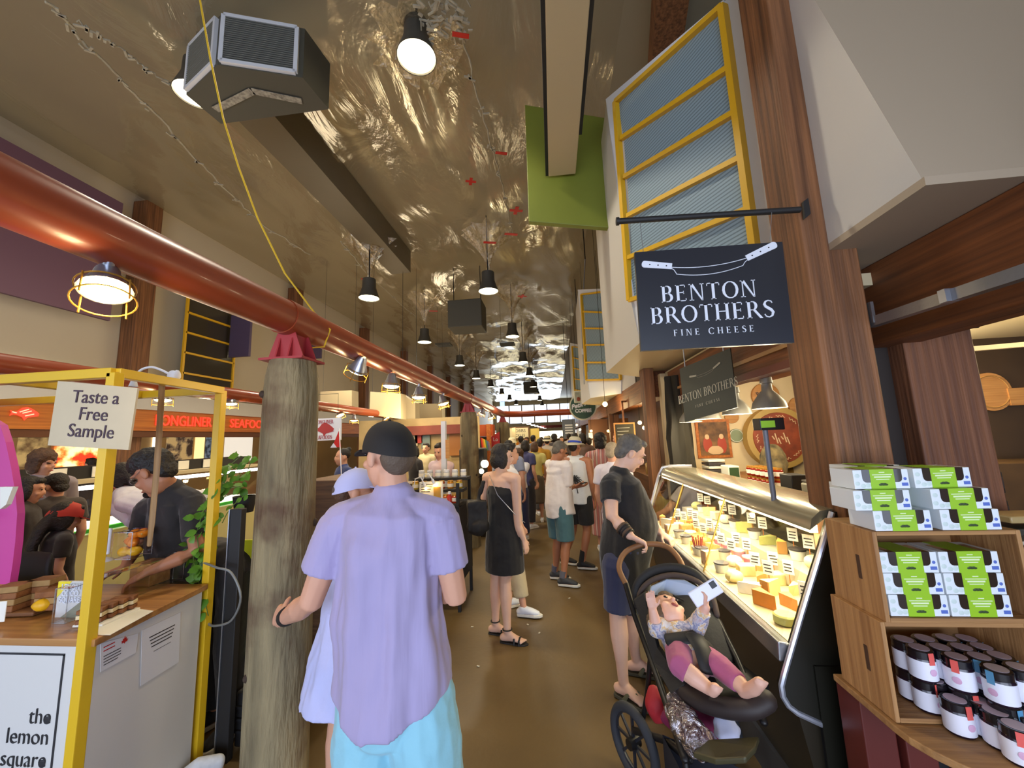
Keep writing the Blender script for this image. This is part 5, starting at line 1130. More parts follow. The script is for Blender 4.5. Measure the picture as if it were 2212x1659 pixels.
M_vio = mat('violet_shutter', (84, 70, 96), .5)
for i, (px0, px1, py0, py1, Yq) in enumerate(((493, 542, 678, 772, 6.9), (668, 694, 735, 775, 9.6))):
    if i == 0: Yq = at(px0, 720, X=-6.69).y
    a, b = at(px0, py1, Y=Yq), at(px1, py0, Y=Yq); o = MB().mm(a.x if i == 0 else -6.7, b.x, Yq, Yq+.06, a.z, b.z).build('shutter', M_vio, smooth=False, bev=.006); tag(o, ['violet grey shutter beside the yellow barred window', 'violet grey shutter behind the nearest log column'][i], 'shutter')
# cream bulkheads down the left side
for i, (c4, Yq) in enumerate((([(692, 888), (760, 884), (760, 843), (692, 846)], 8.2), ([(798, 896), (866, 905), (866, 850), (800, 846)], 8.0), ([(866, 905), (897, 915), (897, 870), (866, 850)], 9.0), ([(897, 916), (955, 922), (955, 872), (897, 872)], 10.5))):
    q4 = [at(a, b, Y=Yq) for a, b in c4]; o = thing('bulkhead_panel', 'x', 'panel', q4[0]); MB().slab(q4, (0, .3, 0)).build('board', M_cream, o, smooth=False); hang(o, [q4[2]+V((0, .1, 0)), q4[3]+V((0, .1, 0))]); tag(o, ['cream bulkhead panel just right of the nearest log', 'wide cream bulkhead panel above the black cap', 'narrow cream bulkhead panel beside the wide one', 'cream bulkhead panel farthest right'][i], 'panel')  # boards all in plain cream paint
a, b = at(870, 941, Y=8.5), at(1002, 916, Y=8.5); tag(MB().mm(a.x, b.x, 8.5, 8.8, a.z, b.z).build('awning', mat('maroon_awning', (126, 56, 44), .7, var=.3, vs=4), smooth=False), 'maroon awning valance behind the white post', 'awning')
a, b = at(1028, 943, Y=9.4), at(1066, 917, Y=9.4); tag(MB().mm(a.x, b.x, 9.24, 9.6, a.z, b.z).build('awning', mat('orange_awning', (190, 88, 44), .7), smooth=False), 'orange red awning right of the middle log column', 'awning')
a = at(1058, 1010, Y=9.2); tag(MB().mm(a.x-.05, a.x+.05, 9.15, 9.25, 0, at(1058, 916, Y=9.2).z).build('stall_post', M_pine, smooth=False), 'orange wooden stall post between the log columns', 'post')
# white seafood banner under the farther rail, and the flag
Yq = 4.6; a, b = at(664, 953, Y=Yq), at(737, 902, Y=Yq); bn = thing('hanging_sign', 'white hanging seafood sign with a red fish, beside the nearest log column', 'sign', ((a.x+b.x)/2, Yq, a.z))
MB().mm(a.x, b.x, Yq, Yq+.02, a.z, b.z).build('board', M_letw, bn, smooth=False)
hB_, wB_ = b.z-a.z, b.x-a.x; M_cr = mat('crimson_print', (170, 40, 44), .5)
serif('LONGLINER', hB_*.17, M_cr, bn, V(((a.x+b.x)/2, Yq-.002, b.z-hB_*.16)), X, Z, .02, .72); serif('SEAFOODS', hB_*.17, M_cr, bn, V(((a.x+b.x)/2-.01, Yq-.002, a.z+hB_*.15)), X, Z, .02, .78)
c = V(((a.x+b.x)/2, Yq-.001, (a.z+b.z)/2)); MB().slab([c+X*(u*wB_*.6)+Z*(v*wB_*.6) for u, v in fo], (0, -.003, 0)).build('fish', M_cr, bn, smooth=False)
wr = MB()
for x in (a.x+.05, b.x-.05): wr.tube([(x, Yq+.01, b.z), (x, Yq+.01, 2.3), (-3.8, Yq+.01, 2.3)], .003, 5)
wr.build('wire', M_dmet, bn)
Yq = 3.0; f0, f1 = at(738, 1040, Y=Yq), at(733, 925, Y=Yq)
fl = thing('flag', 'small red and white maple leaf flag on a thin white pole', 'flag', V((f0.x, Yq, 0)))
MB().tube([f0, f1], .004, 6).build('pole', M_letw, fl)
q = [at(733, 928, Y=Yq), at(736, 966, Y=Yq), at(717, 967, Y=Yq+.02), at(726, 945, Y=Yq+.01)]; MB().slab(q, (0, .003, 0)).build('cloth', mat('flag_red', (206, 40, 36), .6), fl, smooth=False)
q = [at(721, 957, Y=Yq+.02), at(728, 967, Y=Yq), at(714, 967, Y=Yq+.03)]; MB().slab(q, (0, -.004, 0)).build('white_corner', M_letw, fl, smooth=False)
tag(MB().mm(f0.x-.3, f0.x+.25, Yq-.1, Yq+.5, 0, f0.z+.02).build('flag_counter', wood('counter_brown', (110, 80, 52), (70, 48, 32), 2, 'X'), bev=.005), 'brown counter carrying the small flag behind the log column', 'counter')
# preserve stand beside the middle column
psd = thing('tiered_stand', 'black tiered stand of preserves before the middle log column', 'stand', (-1.2, 4.2, 0))
SX0, SX1 = -1.6, -.98
for y, z in ((3.9, 1.02), (4.1, 1.14), (4.3, 1.24)): MB().mm(SX0, SX1, y, y+.2, z-.03, z).build('shelf', M_blk, psd, smooth=False)
for x in (SX0, SX1-.03):
    for y in (3.92, 4.46): MB().mm(x, x+.03, y, y+.03, 0, 1.22).build('leg', M_blk, psd, smooth=False)
MB().mm(SX0, SX1, 3.95, 4.5, .25, .98).build('cloth_skirt', mat('dark_cloth', (34, 32, 34), .9), psd, smooth=False)
pc_ = [(190, 60, 30), (226, 150, 40), (210, 180, 60), (150, 160, 60), (220, 110, 40)]
for i in range(6):
    for j, (y, z) in enumerate(((3.99, 1.02), (4.19, 1.14), (4.39, 1.24))):
        col = pc_[(i+2*j) % 5] if j < 2 else (206, 210, 216); m_ = mat('preserve_%d_%d_%d' % col, col, .15, coat=.4)
        small_jar((SX0+.07+.098*i, y, z), '%s jar on the %s tier of the black stand, %s from the left' % ({(190, 60, 30): 'red', (226, 150, 40): 'amber', (210, 180, 60): 'yellow', (150, 160, 60): 'green', (220, 110, 40): 'orange', (206, 210, 216): 'clear'}[col], ['lowest', 'middle', 'top'][j], ORD[i]), 'preserve jars on the black stand', m_, M_gold if j < 2 else M_letw, .034, .085)
sg_ = thing('menu_card', 'white menu card lit by two clip lamps beside the lavender shirt', 'card', at(930, 1075, Y=3.8))
a, b = at(906, 1080, Y=3.8), at(956, 1040, Y=3.8); MB().mm(a.x, b.x, 3.8, 3.815, a.z, b.z).build('card', M_card, sg_, smooth=False); MB().mm(b.x-.09, b.x-.02, 3.794, 3.8, a.z+.01, a.z+.12).build('yellow_picture', mat('ochre_print', (196, 150, 60), .5), sg_, smooth=False)
ln = MB()
for k in range(4): ln.mm(a.x+.02, b.x-.1-.01*k, 3.796, 3.8, b.z-.03-.022*k, b.z-.024-.022*k)
ln.build('marking', M_ink, sg_, smooth=False); MB().mm(a.x+.05, b.x-.05, 3.82, 3.86, .25, a.z).build('easel', M_blk, sg_, smooth=False)
for i, pts in enumerate(([(893, 1055), (897, 1035), (908, 1030), (915, 1042)], [(912, 1040), (917, 1024), (926, 1024), (934, 1035)])):
    t = thing('clip_lamp', 'small white bent clip lamp over the menu card, %s one' % ['left', 'right'][i], 'lamp', at(*pts[0], Y=3.78), 0, 'clip lamps over the menu card')
    q = [at(*p, Y=3.78) for p in pts]; MB().tube(q, .006, 6).build('gooseneck', M_letw, t); MB().tube([q[-1], q[-1]+V((.02, 0, -.05))], .014, 8).build('shade', M_letw, t); MB().ell(q[-1]+V((.024, -.004, -.058)), .014, n=6).build('bulb', M_bulb, t)
bt_ = at(964, 1072, Y=3.85); t = thing('sauce_bottle', 'red sauce bottle with white cap on the black stand', 'bottle', bt_); MB().lathe([(.025, 0), (.026, .08), (.016, .1), (.016, .11)], (bt_.x, 3.97, 1.0), 12).build('bottle', mat('red_bottle', (200, 50, 40), .3), t); MB().lathe([(.018, .11), (.016, .135), (.001, .136)], (bt_.x, 3.97, 1.0), 12).build('cap', M_letw, t)
wp = thing('white_post', 'slim white booth post with a brown card fixed to it', 'post', at(960, 1035, Y=4.7)); a, b = at(960, 1035, Y=4.7), at(965, 910, Y=4.7)
MB().mm(a.x-.028, a.x+.028, 4.67, 4.73, 0, b.z).build('post', M_letw, wp, smooth=False); MB().mm(a.x+.03, a.x+.075, 4.66, 4.67, at(970, 990, Y=4.7).z, at(970, 950, Y=4.7).z).build('card', M_plq, wp, smooth=False)
tag(MB().mm(-3.4, -1.75, 5.6, 6.0, 0, 1.05).build('stall_counter', wood('dim_counter', (104, 78, 48), (70, 50, 32), 2, 'X'), bev=.01), 'brown stall counter behind the man in the black cap', 'counter')
wallp = MB().mm(-4.6, -1.7, 8.8, 8.9, 0, 2.2).build('stall_partition', mat('lit_stall_wall', (196, 170, 120), .6, var=.25, vs=3)); tag(wallp, 'lit stall back wall under the maroon awning', 'panel')
for i, (px, py, w_, h_, rgb, nm) in enumerate(((880, 950, .5, .3, (226, 210, 170), 'cream poster'), (905, 948, .18, .2, (190, 60, 50), 'red card'), (920, 955, .2, .3, (120, 140, 140), 'grey green card'), (985, 960, .3, .5, (170, 110, 50), 'wood shelf'))):
    p = at(px, py, Y=8.75); tag(MB().box(p, (w_, .04, h_)).build('stall_card', mat('stallcard_%d' % i, rgb, .5), smooth=False), '%s on the lit stall back wall' % nm, 'card')
lamp('POINT', 'stall_light', (-3, 7.6, 2.1), 38, (1, .8, .48), .2); lamp('POINT', 'stall_light', (-1.0, 8.8, 2.3), 10, (1, .8, .48), .2)
# machine and flags between the columns
em = thing('coffee_machine', 'dark shop machine with a round bright lamp left of the black dress', 'machine', (-1.55, 6.9, 0))
MB().mm(-1.75, -1.2, 6.8, 7.3, 0, 1.0).build('counter', M_dbase, em, smooth=False); MB().mm(-1.7, -1.25, 6.85, 7.25, 1.0, 1.5).build('body', M_blk, em, bev=.03)
for px, py, r in ((1047, 1002, .07), (1040, 1018, .045)): p = at(px, py, Y=6.8); MB().ell(p, (r, .03, r), n=10).build('lens', glow('machine_lamp', (255, 236, 200), 6), em)
Yq = 9.1; p = at(1047, 955, Y=Yq); rf = thing('flag', 'small rainbow striped flag between the log columns', 'flag', p)
for k, rgb in enumerate(((200, 50, 50), (226, 130, 40), (230, 200, 60), (90, 150, 90), (90, 120, 180), (130, 140, 180))):
    MB().slab([p+V((-.1+.035*k, 0, .12-.02*k)), p+V((-.065+.035*k, 0, .10-.02*k)), p+V((-.03+.035*k, 0, -.2)), p+V((-.065+.035*k, 0, -.2))], (0, .004, 0)).build('stripe', mat('rainbow_%d' % k, rgb, .6), rf, smooth=False)
MB().tube([p+V((.1, .0, .1)), V((p.x+.1, Yq, .0))], .006, 6).build('pole', M_pine, rf)
Yq = 9.9; a, b = at(1061, 972, Y=Yq), at(1080, 932, Y=Yq); bn = thing('banner', 'crimson banner with white letters beside the farthest log column', 'banner', a)
MB().slab([V((a.x, Yq, a.z+.1)), V(((a.x+b.x)/2, Yq, a.z)), V((b.x, Yq, a.z)), V((b.x, Yq, b.z)), V((a.x, Yq, b.z-.12))], (0, .01, 0)).build('cloth', mat('crimson_cloth', (196, 50, 62), .6), bn, smooth=False)
txt('Lo', .13, M_letw, bn, V(((a.x+b.x)/2, Yq-.003, b.z-.2)), X, Z); MB().tube([(b.x, Yq, b.z+.1), (b.x, Yq, 0)], .012, 6).build('pole', M_dmet, bn)
# pickle stall
Yq = 13.5; a, b = at(1098, 950, Y=Yq), at(1143, 921, Y=Yq); pkl = thing('stall_sign', 'framed cream stall sign reading Pickles, beyond the farthest log column', 'sign', a)
MB().mm(a.x, b.x, Yq, Yq+.1, a.z, b.z).build('frame', wood('sign_frame', (120, 80, 50), (90, 60, 36), 2, 'X'), pkl, smooth=False); MB().mm(a.x+.04, b.x-.04, Yq-.01, Yq, a.z+.04, b.z-.04).build('board', mat('sign_cream', (222, 210, 176), .5), pkl, smooth=False)
m1, m2 = (a.x+b.x)/2, (a.z+b.z)/2; hh_ = b.z-a.z
txt('HOBBS', hh_*.34, M_ink, pkl, V((m1, Yq-.012, m2+hh_*.17)), X, Z, sx=1.05); txt('PICKLES', hh_*.3, M_ink, pkl, V((m1, Yq-.012, m2-hh_*.2)), X, Z, sx=.95)
a, b = at(1100, 956, Y=13.6), at(1164, 925, Y=13.6); tag(MB().mm(a.x, b.x, 13.6, 14.0, a.z, b.z).build('stall_fascia', mat('butter_yellow', (232, 206, 110), .5), smooth=False), 'butter yellow stall fascia behind the pickle sign', 'panel')
a, b = at(1102, 1000, Y=13.9), at(1150, 958, Y=13.9); tag(MB().mm(a.x, b.x, 13.9, 14.0, 0, b.z+.06).build('stall_kiosk', mat('orange_stall', (226, 140, 40), .6, emit=.25), smooth=False), 'orange glowing stall front under the yellow fascia', 'panel')  # faint glow in the orange stands in for stall light
a = at(1112, 985, Y=12.8); tag(MB().mm(a.x-.06, a.x+.06, 12.75, 12.85, 0, at(1112, 924, Y=12.8).z).build('stall_post', M_cream, smooth=False), 'cream post in front of the pickle sign', 'post')
lamp('POINT', 'stall_light', (-1.2, 12.6, 2.3), 30, (1, .84, .5), .2)
# far hall end: gallery, bright shops
tag(MB().mm(-1.2, 2.2, 30, 30.3, 2.35, 2.55).build('gallery_edge', mat('gallery_red', (120, 40, 36), .5), smooth=False), 'dark red gallery edge far down the aisle', 'gallery')
tag(MB().mm(-6, 2.1, 36, 36.2, 1.5, 2.2).build('bright_shopfront', glow('bright_shop', (255, 244, 206), 3.2), smooth=False), 'brightly glowing shopfront at the far end of the aisle', 'shopfront')  # wall glows in place of lamps inside the shop
tag(MB().mm(-6, 2.1, 35.9, 36.2, 0, 1.5).build('shop_counter', M_timH, smooth=False), 'dark counter of the bright far shopfront', 'counter')
for k in range(7):
    c = V((-1.6+.22*k*.7, 22+1.6*k, 2.5-.02*k)); o = thing('strip_light', 'x', 'lamp', c); MB().box(c, (.25, .5, .04)).build('tube', glow('strip_white', (255, 250, 240), 6), o, smooth=False); hang(o, [c]); tag(o, 'small white strip light hanging far down the hall, %s in line' % ORD[k], 'lamp', 'strip lights down the hall')
a, b = at(1216, 948, Y=15), at(1242, 905, Y=15); t = thing('banner', 'blue grey banner hanging over the crowd', 'banner', a); MB().mm(a.x, b.x, 15, 15.02, a.z, b.z).build('cloth', mat('slate_banner', (104, 112, 128), .6), t, smooth=False)
ln = MB()
for k in range(4): ln.mm(a.x+.1, b.x-.1, 14.985, 15, b.z-.25-.1*k, b.z-.2-.1*k)
ln.build('marking', M_letw, t, smooth=False); MB().tube([((a.x+b.x)/2, 15, b.z), ((a.x+b.x)/2, 15, 6.1)], .01, 5).build('cord', M_dmet, t)
# coffee sign
Yq = 10.7; c = at(1259, 878, Y=Yq); r = (at(1289, 878, Y=Yq)-c).length; Mx = Matrix.Rotation(PI/2, 3, 'X')
cf = thing('coffee_sign', 'round green hanging coffee sign with a cream rim', 'sign', c)
MB().lathe([(r, -.05), (r, -.0), (.001, .0)], c, 40, Mx).build('rim', mat('sign_ivory', (214, 212, 190), .5), cf); MB().lathe([(r*.9, -.0), (r*.9, .012), (.001, .012)], c, 40, Mx).build('face', mat('bottle_green', (40, 78, 58), .45), cf)
txt('Petit Ami', r*.46, M_letw, cf, c+V((-r*.02, -.016, r*.16)), (1, 0, .25), (0, 0, 1), shear=.35, bold=.006); txt('COFFEE', r*.34, M_letw, cf, c+V((0, -.016, -r*.32)), X, Z, bold=.006)
a, b = at(1240, 871, Y=Yq), at(1278, 843, Y=Yq); MB().mm(a.x, b.x, Yq-.06, Yq-.02, a.z, b.z).build('top_plate', MATS['sign_ivory'], cf, smooth=False, bev=.02)
MB().mm(a.x+.04, b.x-.04, Yq-.066, Yq-.06, a.z+.04, b.z-.04).build('picture', mat('cup_print', (150, 156, 140), .5, rgb2=(196, 196, 176), vs=8), cf, smooth=False)
for u in (.25, .75): MB().ell((a.x+(b.x-a.x)*u, Yq-.068, a.z+(b.z-a.z)*.3), (.05, .006, .06), n=8).build('cup_mark', M_terr, cf)
MB().tube([(c.x, Yq-.03, c.z+r), (c.x, Yq-.03, 6.1)], .012, 6).build('hanger', M_dmet, cf)
# chalk menu, notices, bulbs along the right-hand stalls
Yq = 6.6; a, b = at(1331, 990, Y=Yq), at(1371, 912, Y=Yq); t = thing('chalkboard', 'tall pale framed chalk menu board above the striped dress', 'chalkboard', a)
MB().mm(a.x, b.x, Yq, Yq+.03, a.z, b.z).build('frame', M_plq, t, smooth=False); MB().mm(a.x+.025, b.x-.025, Yq-.008, Yq, a.z+.03, b.z-.025).build('board', MATS['slate_board'], t, smooth=False)
ln = MB()
for k in range(7): ln.mm(a.x+.05, b.x-.09-.02*(k % 3), Yq-.011, Yq-.008, b.z-.09-.055*k, b.z-.082-.055*k)
ln.build('marking', mat('chalk_grey', (170, 170, 165), .8), t, smooth=False); MB().mm((a.x+b.x)/2-.015, (a.x+b.x)/2+.015, Yq+.03, Yq+.05, a.z, 2.2).mm((a.x+b.x)/2-.015, 1.26, Yq+.03, Yq+.05, 2.18, 2.21).build('hanger', M_timH, t, smooth=False)
for i, (px, py) in enumerate(((1276, 941), (1276, 957))):
    a = at(px, py, Y=10); tag(MB().box(a, (.1, .02, .14)).build('notice', M_paper, smooth=False), 'white notice sheet on the dark stall wall, %s' % ['upper', 'lower'][i], 'notice')
tag(MB().mm(.9, 1.9, 10.02, 10.1, 0, 2.05).build('stall_wall', MATS['stall_brown'], smooth=False), 'dark brown stall wall carrying two white notices', 'panel')
for i, (px, py, y) in enumerate(((1307, 873, 7.2), (1253, 928, 11.5), (1246, 918, 12.5), (1314, 931, 9), (1277, 931, 9.6), (1238, 940, 14), (1382, 913, 6.2), (1392, 924, 6.0))):
    p = at(px, py, Y=y); t = thing('bare_bulb', 'glowing bare bulb over the right stalls, %s' % ['big one below the white bay', 'right of the blue grey banner', 'high behind the coffee sign', 'before the chalk menu', 'left above the notices', 'far low one', 'by the chalk menu frame', 'beside the brown stall post'][i], 'lamp', p, 0, 'bare bulbs of the right stalls')
    MB().ell((0, 0, 0), (.045 if i == 0 else .03,)*3, n=8).build('bulb', M_bulb, t, local=True); MB().tube([(0, 0, .03), (0, 0, max(.1, 6.1-p.z))], .004, 5).build('cord', M_dmet, t, local=True)
    lamp('POINT', 'bulb_light', p-Z*.06, 8, (1, .78, .42), .05)
# espresso counter right of the man in black
tag(MB().mm(1.3, 1.7, 5.0, 9.0, 0, 1.05).build('bar_counter', wood('bar_wood', (110, 72, 40), (72, 46, 28), 2, 'Y'), bev=.005), 'wooden bar counter along the right stalls', 'counter')
for i in range(5): 
    t = thing('glass_jar', 'shiny glass jar on the bar counter, %s from the near end' % ORD[i], 'jar', (1.38, 5.1+.22*i, 1.051), 0, 'glass jars on the bar counter'); MB().lathe([(.05, 0), (.055, .02), (.055, .15), (.04, .17)], n=16).build('glass', mat('amber_glass', (150, 120, 70), .1, coat=.6), t, local=True); MB().lathe([(.042, .17), (.042, .19), (.001, .192)], n=16).build('lid', M_met, t, local=True)
# ---------------------------------------------------------------- people
M_skin = mat('skin_light', (214, 160, 132), .55, var=.06, vs=20); M_skin2 = mat('skin_tan', (178, 120, 88), .55, var=.06, vs=20); M_skin3 = mat('skin_pale', (222, 178, 154), .55, var=.05, vs=20)
M_hdk = mat('dark_hair', (34, 26, 22), .55, var=.4, vs=40, bump=.5, bs=90); M_hbr = mat('brown_hair', (92, 62, 40), .6, var=.4, vs=40, bump=.5, bs=90); M_hgr = mat('grey_hair', (106, 100, 92), .6, var=.4, vs=30, bump=.5, bs=90); M_hbl = mat('ash_blond_hair', (178, 160, 134), .6, var=.3, vs=30, bump=.5, bs=90)
M_eye = mat('eye_dark', (30, 22, 18), .2); M_lip = mat('lip_pink', (176, 92, 84), .5); M_wsole = mat('white_sole', (222, 220, 212), .5)
def fabric(key, rgb, bump=.25, var=.06, bs=14, st=(1, 1, 1)): return mat('cloth_'+key, rgb, .85, var=var, vs=6, bump=bump, bs=bs, sheen=.2, stretch=st)
def joints(loc, rz, h, lean=0, stance=.1):
    s = h/1.75; B = Matrix.Translation(V(loc)) @ Matrix.Rotation(rz, 4, 'Z'); f = lambda x, y, z: B @ V((x*s, y*s, z*s))
    J = dict(pel=f(0, 0, .96), wst=f(0, lean*.3, 1.12), chs=f(0, lean*.7, 1.32), nck=f(0, lean-.005, 1.50), hed=f(0, lean*1.2+.02, 1.635))
    for n, q in (('R', 1), ('L', -1)):
        J['sh'+n] = f(.185*q, lean*.9-.01, 1.43); J['el'+n] = f(.225*q, lean*.6-.04, 1.14); J['wr'+n] = f(.225*q, lean*.5+.06, .90)
        J['hp'+n] = f(.088*q, 0, .92); J['kn'+n] = f(stance*q, .015, .50); J['an'+n] = f(stance*q, -.02, .085)
        J['fd'+n] = Matrix.Rotation(rz-.15*q, 3, 'Z') @ V((0, 1, 0)); J['hd'+n] = V((0, 0, -1)); J['hn'+n] = Matrix.Rotation(rz, 3, 'Z') @ V((-q, 0, 0))
    return J
def hand(mb, wr, d, n, q, s=1, curl=.35, vox=.01):
    d = V(d).normalized(); n = V(n); n = (n-d*n.dot(d)).normalized(); t = d.cross(n)*q
    mb.sweep([wr-d*.02*s, wr+d*.03*s, wr+d*.085*s], [(.026*s, .02*s), (.038*s, .016*s), (.04*s, .013*s)], t, 10)
    r = max(.0082*s, vox*.95)
    for o, L in ((.031, .072), (.0105, .08), (-.0105, .074), (-.031, .058)):
        p = wr+d*.082*s+t*o*s; pts = [p-d*.01*s, p]; a = 0
        for k in range(3):
            a += curl*(1 if k else .7); p = p+(d*math.cos(a)+n*math.sin(a))*(L*s*(.42, .32, .26)[k]); pts.append(p)
        mb.tube(pts, [r*1.05, r*1.05, r, r*.95, r*.8], 8, True)
    p = wr+d*.025*s+t*.03*s; d1 = (d*.65+t*.7+n*.25).normalized(); d2 = (d*.85+t*.25+n*.5*min(1, curl*1.3)).normalized()
    mb.tube([p-d1*.015*s, p+d1*.035*s, p+d1*.035*s+d2*.03*s], [r*1.35, r*1.2, r*.95], 8, True)
def headframe(J, rz, hd):
    return Matrix.Rotation(rz+R(hd[0]), 3, 'Z') @ Matrix.Rotation(R(hd[1]), 3, 'X') @ Matrix.Rotation(R(hd[2]), 3, 'Y')
def person(label, loc, rz, h=1.7, J=None, head=(0, 0, 0), skin=None, g=1.0, fem=False, vox=.012, hair=('short', None), top=None, bottom=None, feet=None, hat=None, curl=(.35, .35), extra=None, folds=.010, face=True, hs=1.0, group=None):
    skin = skin or M_skin; t = thing('person', label, 'person', loc, rz, group); s = h/1.75
    J0 = joints(loc, rz, h); J0.update(J or {}); J = J0; rg = Matrix.Rotation(rz, 3, 'Z') @ X
    sh_w = ((J['shR']-J['shL']).length)/2; up = (J['nck']-J['pel']).normalized(); c = MB()
    fw_ = up.cross(rg)*-1 if up.cross(rg).dot(Matrix.Rotation(rz, 3, 'Z') @ Yv) < 0 else up.cross(rg)
    ww = (.115 if fem else .135)*s*g; hw = (.165 if fem else .155)*s*g
    # continuous body
    c.sweep([J['pel']-up*.1*s, J['pel'], J['wst'], J['chs'], J['chs']+(J['nck']-J['chs'])*.55, J['nck']-up*.02*s], [(hw*.75, .1*s*g), (hw, .115*s*g), (ww, .1*s*g), (sh_w*.82, .115*s*g), (sh_w*.85, .095*s*g), (.07*s, .062*s)], rg, 16)
    c.sweep([J['shL'], J['nck']-up*.055*s, J['shR']], [.056*s, .066*s, .056*s], up, 10)
    Hm = headframe(J, rz, head); hc = J['hed']; k = s*hs*1.0; f = lambda x, y, z: hc + Hm @ (V((x, y, z))*k)
    c.sweep([J['nck']-up*.05*s, J['nck'], f(0, -.02, -.06)], [.062*s, .056*s, .05*s], rg, 12)
    c.ell(f(0, -.012, .03), (.075*k, .096*k, .086*k), Hm, 14); c.ell(f(0, .022, -.045), (.06*k, .066*k, .078*k), Hm, 12); c.ell(f(0, .062, -.1), (.024*k, .022*k, .02*k), Hm, 8)
    c.tube([f(0, .086, .015), f(0, .103, -.018), f(0, .098, -.032)], [.008*k, .0125*k, .0145*k], 8, True)
    for q in (-1, 1):
        c.ell(f(.078*q, -.014, -.014), (.0125*k, .022*k, .033*k), Hm, 8); c.ell(f(.034*q, .07, -.03), (.024*k, .018*k, .02*k), Hm, 8); c.ell(f(.03*q, .082, .028), (.026*k, .01*k, .008*k), Hm, 8)
    c.ell(f(0, .088, -.062), (.022*k, .01*k, .012*k), Hm, 8)
    for n, q in (('R', 1), ('L', -1)):
        a, b, w = J['sh'+n], J['el'+n], J['wr'+n]; gg = .9 if fem else 1.0
        c.sweep([a, a.lerp(b, .5), b, b.lerp(w, .35), w], [(.056*s*gg,)*2, (.048*s*gg,)*2, (.041*s*gg,)*2, (.042*s*gg,)*2, (.027*s*gg, .024*s*gg)], (b-a).cross(w-b) if (b-a).cross(w-b).length > 1e-4 else X, 10)
        hand(c, w, J['hd'+n], J['hn'+n], q, s*(.92 if fem else 1), curl[0 if n == 'R' else 1], vox)
        p, kn, an = J['hp'+n], J['kn'+n], J['an'+n]
        c.sweep([p+up*.02*s, p.lerp(kn, .4), kn, kn.lerp(an, .32), kn.lerp(an, .75), an], [(.09*s*g,)*2, (.08*s*g,)*2, (.055*s,)*2, (.056*s, .06*s), (.038*s,)*2, (.034*s,)*2], rg, 12)
        fd = J['fd'+n]; sd = Z.cross(fd); fp = lambda u, v, zz: an+fd*(u*s)+sd*(v*s)+Z*((zz-.085)*s)
        c.sweep([fp(-.045, 0, .034), fp(.03, 0, .048), fp(.10, 0, .027), fp(.135, 0, .02)], [(.03*s, .032*s), (.034*s, .042*s), (.043*s, .02*s), (.038*s, .014*s)], sd, 10)
        if feet and feet[0] in ('flip', 'sandal', 'bare'):
            for j in range(5): c.tube([fp(.12, (.03-.015*j)*q, .017), fp(.165-.008*j, (.033-.0165*j)*q, .014)], [max(.0105*s if j else .013*s, vox), max(.009*s, vox*.9)], 8, True)
    b = c.build('body', skin, t); remesh(b, vox, 3)
    # hair and head wear
    hk, hm = hair[0], hair[1] or M_hdk
    if hk:
        m = MB()
        if hat and hk == 'short': m.ell(f(0, -.066, -.012), (.071*k, .05*k, .054*k), Hm, 12)
        else: m.ell(f(0, -.024, .04), (.081*k, .094*k, .087*k), Hm, 14)
        dp = .008
        if hk in ('bob', 'long', 'curly'): 
            m.ell(f(0, -.05, -.03), (.088*k, .072*k, .095*k), Hm, 12)
            for q in (-1, 1): m.ell(f(.068*q, -.004, -.03), (.026*k, .05*k, .085*k), Hm, 10)
            m.ell(f(0, .05, .085), (.06*k, .035*k, .03*k), Hm, 8)
        if hk == 'long': m.sweep([f(0, -.075, .02), f(0, -.1, -.12), f(0, -.1, -.22)-Z*.02*k, f(0, -.09, -.22)-Z*.12*k], [(.075*k, .04*k), (.085*k, .042*k), (.075*k, .035*k), (.05*k, .025*k)], Hm @ X, 10)
        if hk == 'curly': m.ell(f(0, -.02, .05), (.104*k, .108*k, .1*k), Hm, 12); dp = .035
        if hk == 'bun': m.ell(f(0, -.09, .1), (.04*k,)*3, Hm, 10)
        if hk in ('short', 'wavy'):
            m.ell(f(0, -.062, -.02), (.064*k, .046*k, .06*k), Hm, 10)
            if not hat: m.ell(f(0, .04, .092), (.055*k, .04*k, .028*k), Hm, 8)
        if hk == 'wavy': m.ell(f(0, .0, .07), (.088*k, .1*k, .075*k), Hm, 10); dp = .022
        o = m.build('hair', hm, t); remesh(o, max(.006, vox*.8), 2, dp, .03 if hk == 'curly' else .02)
    if face:
        for q in (-1, 1):
            e = MB().ell(f(.031*q, .0855, .008), (.012*k, .006*k, .006*k), Hm, 8); e.build('eye', M_eye, t)
        MB().ell(f(0, .0965, -.063), (.019*k, .004*k, .006*k), Hm, 8).build('lips', M_lip, t)
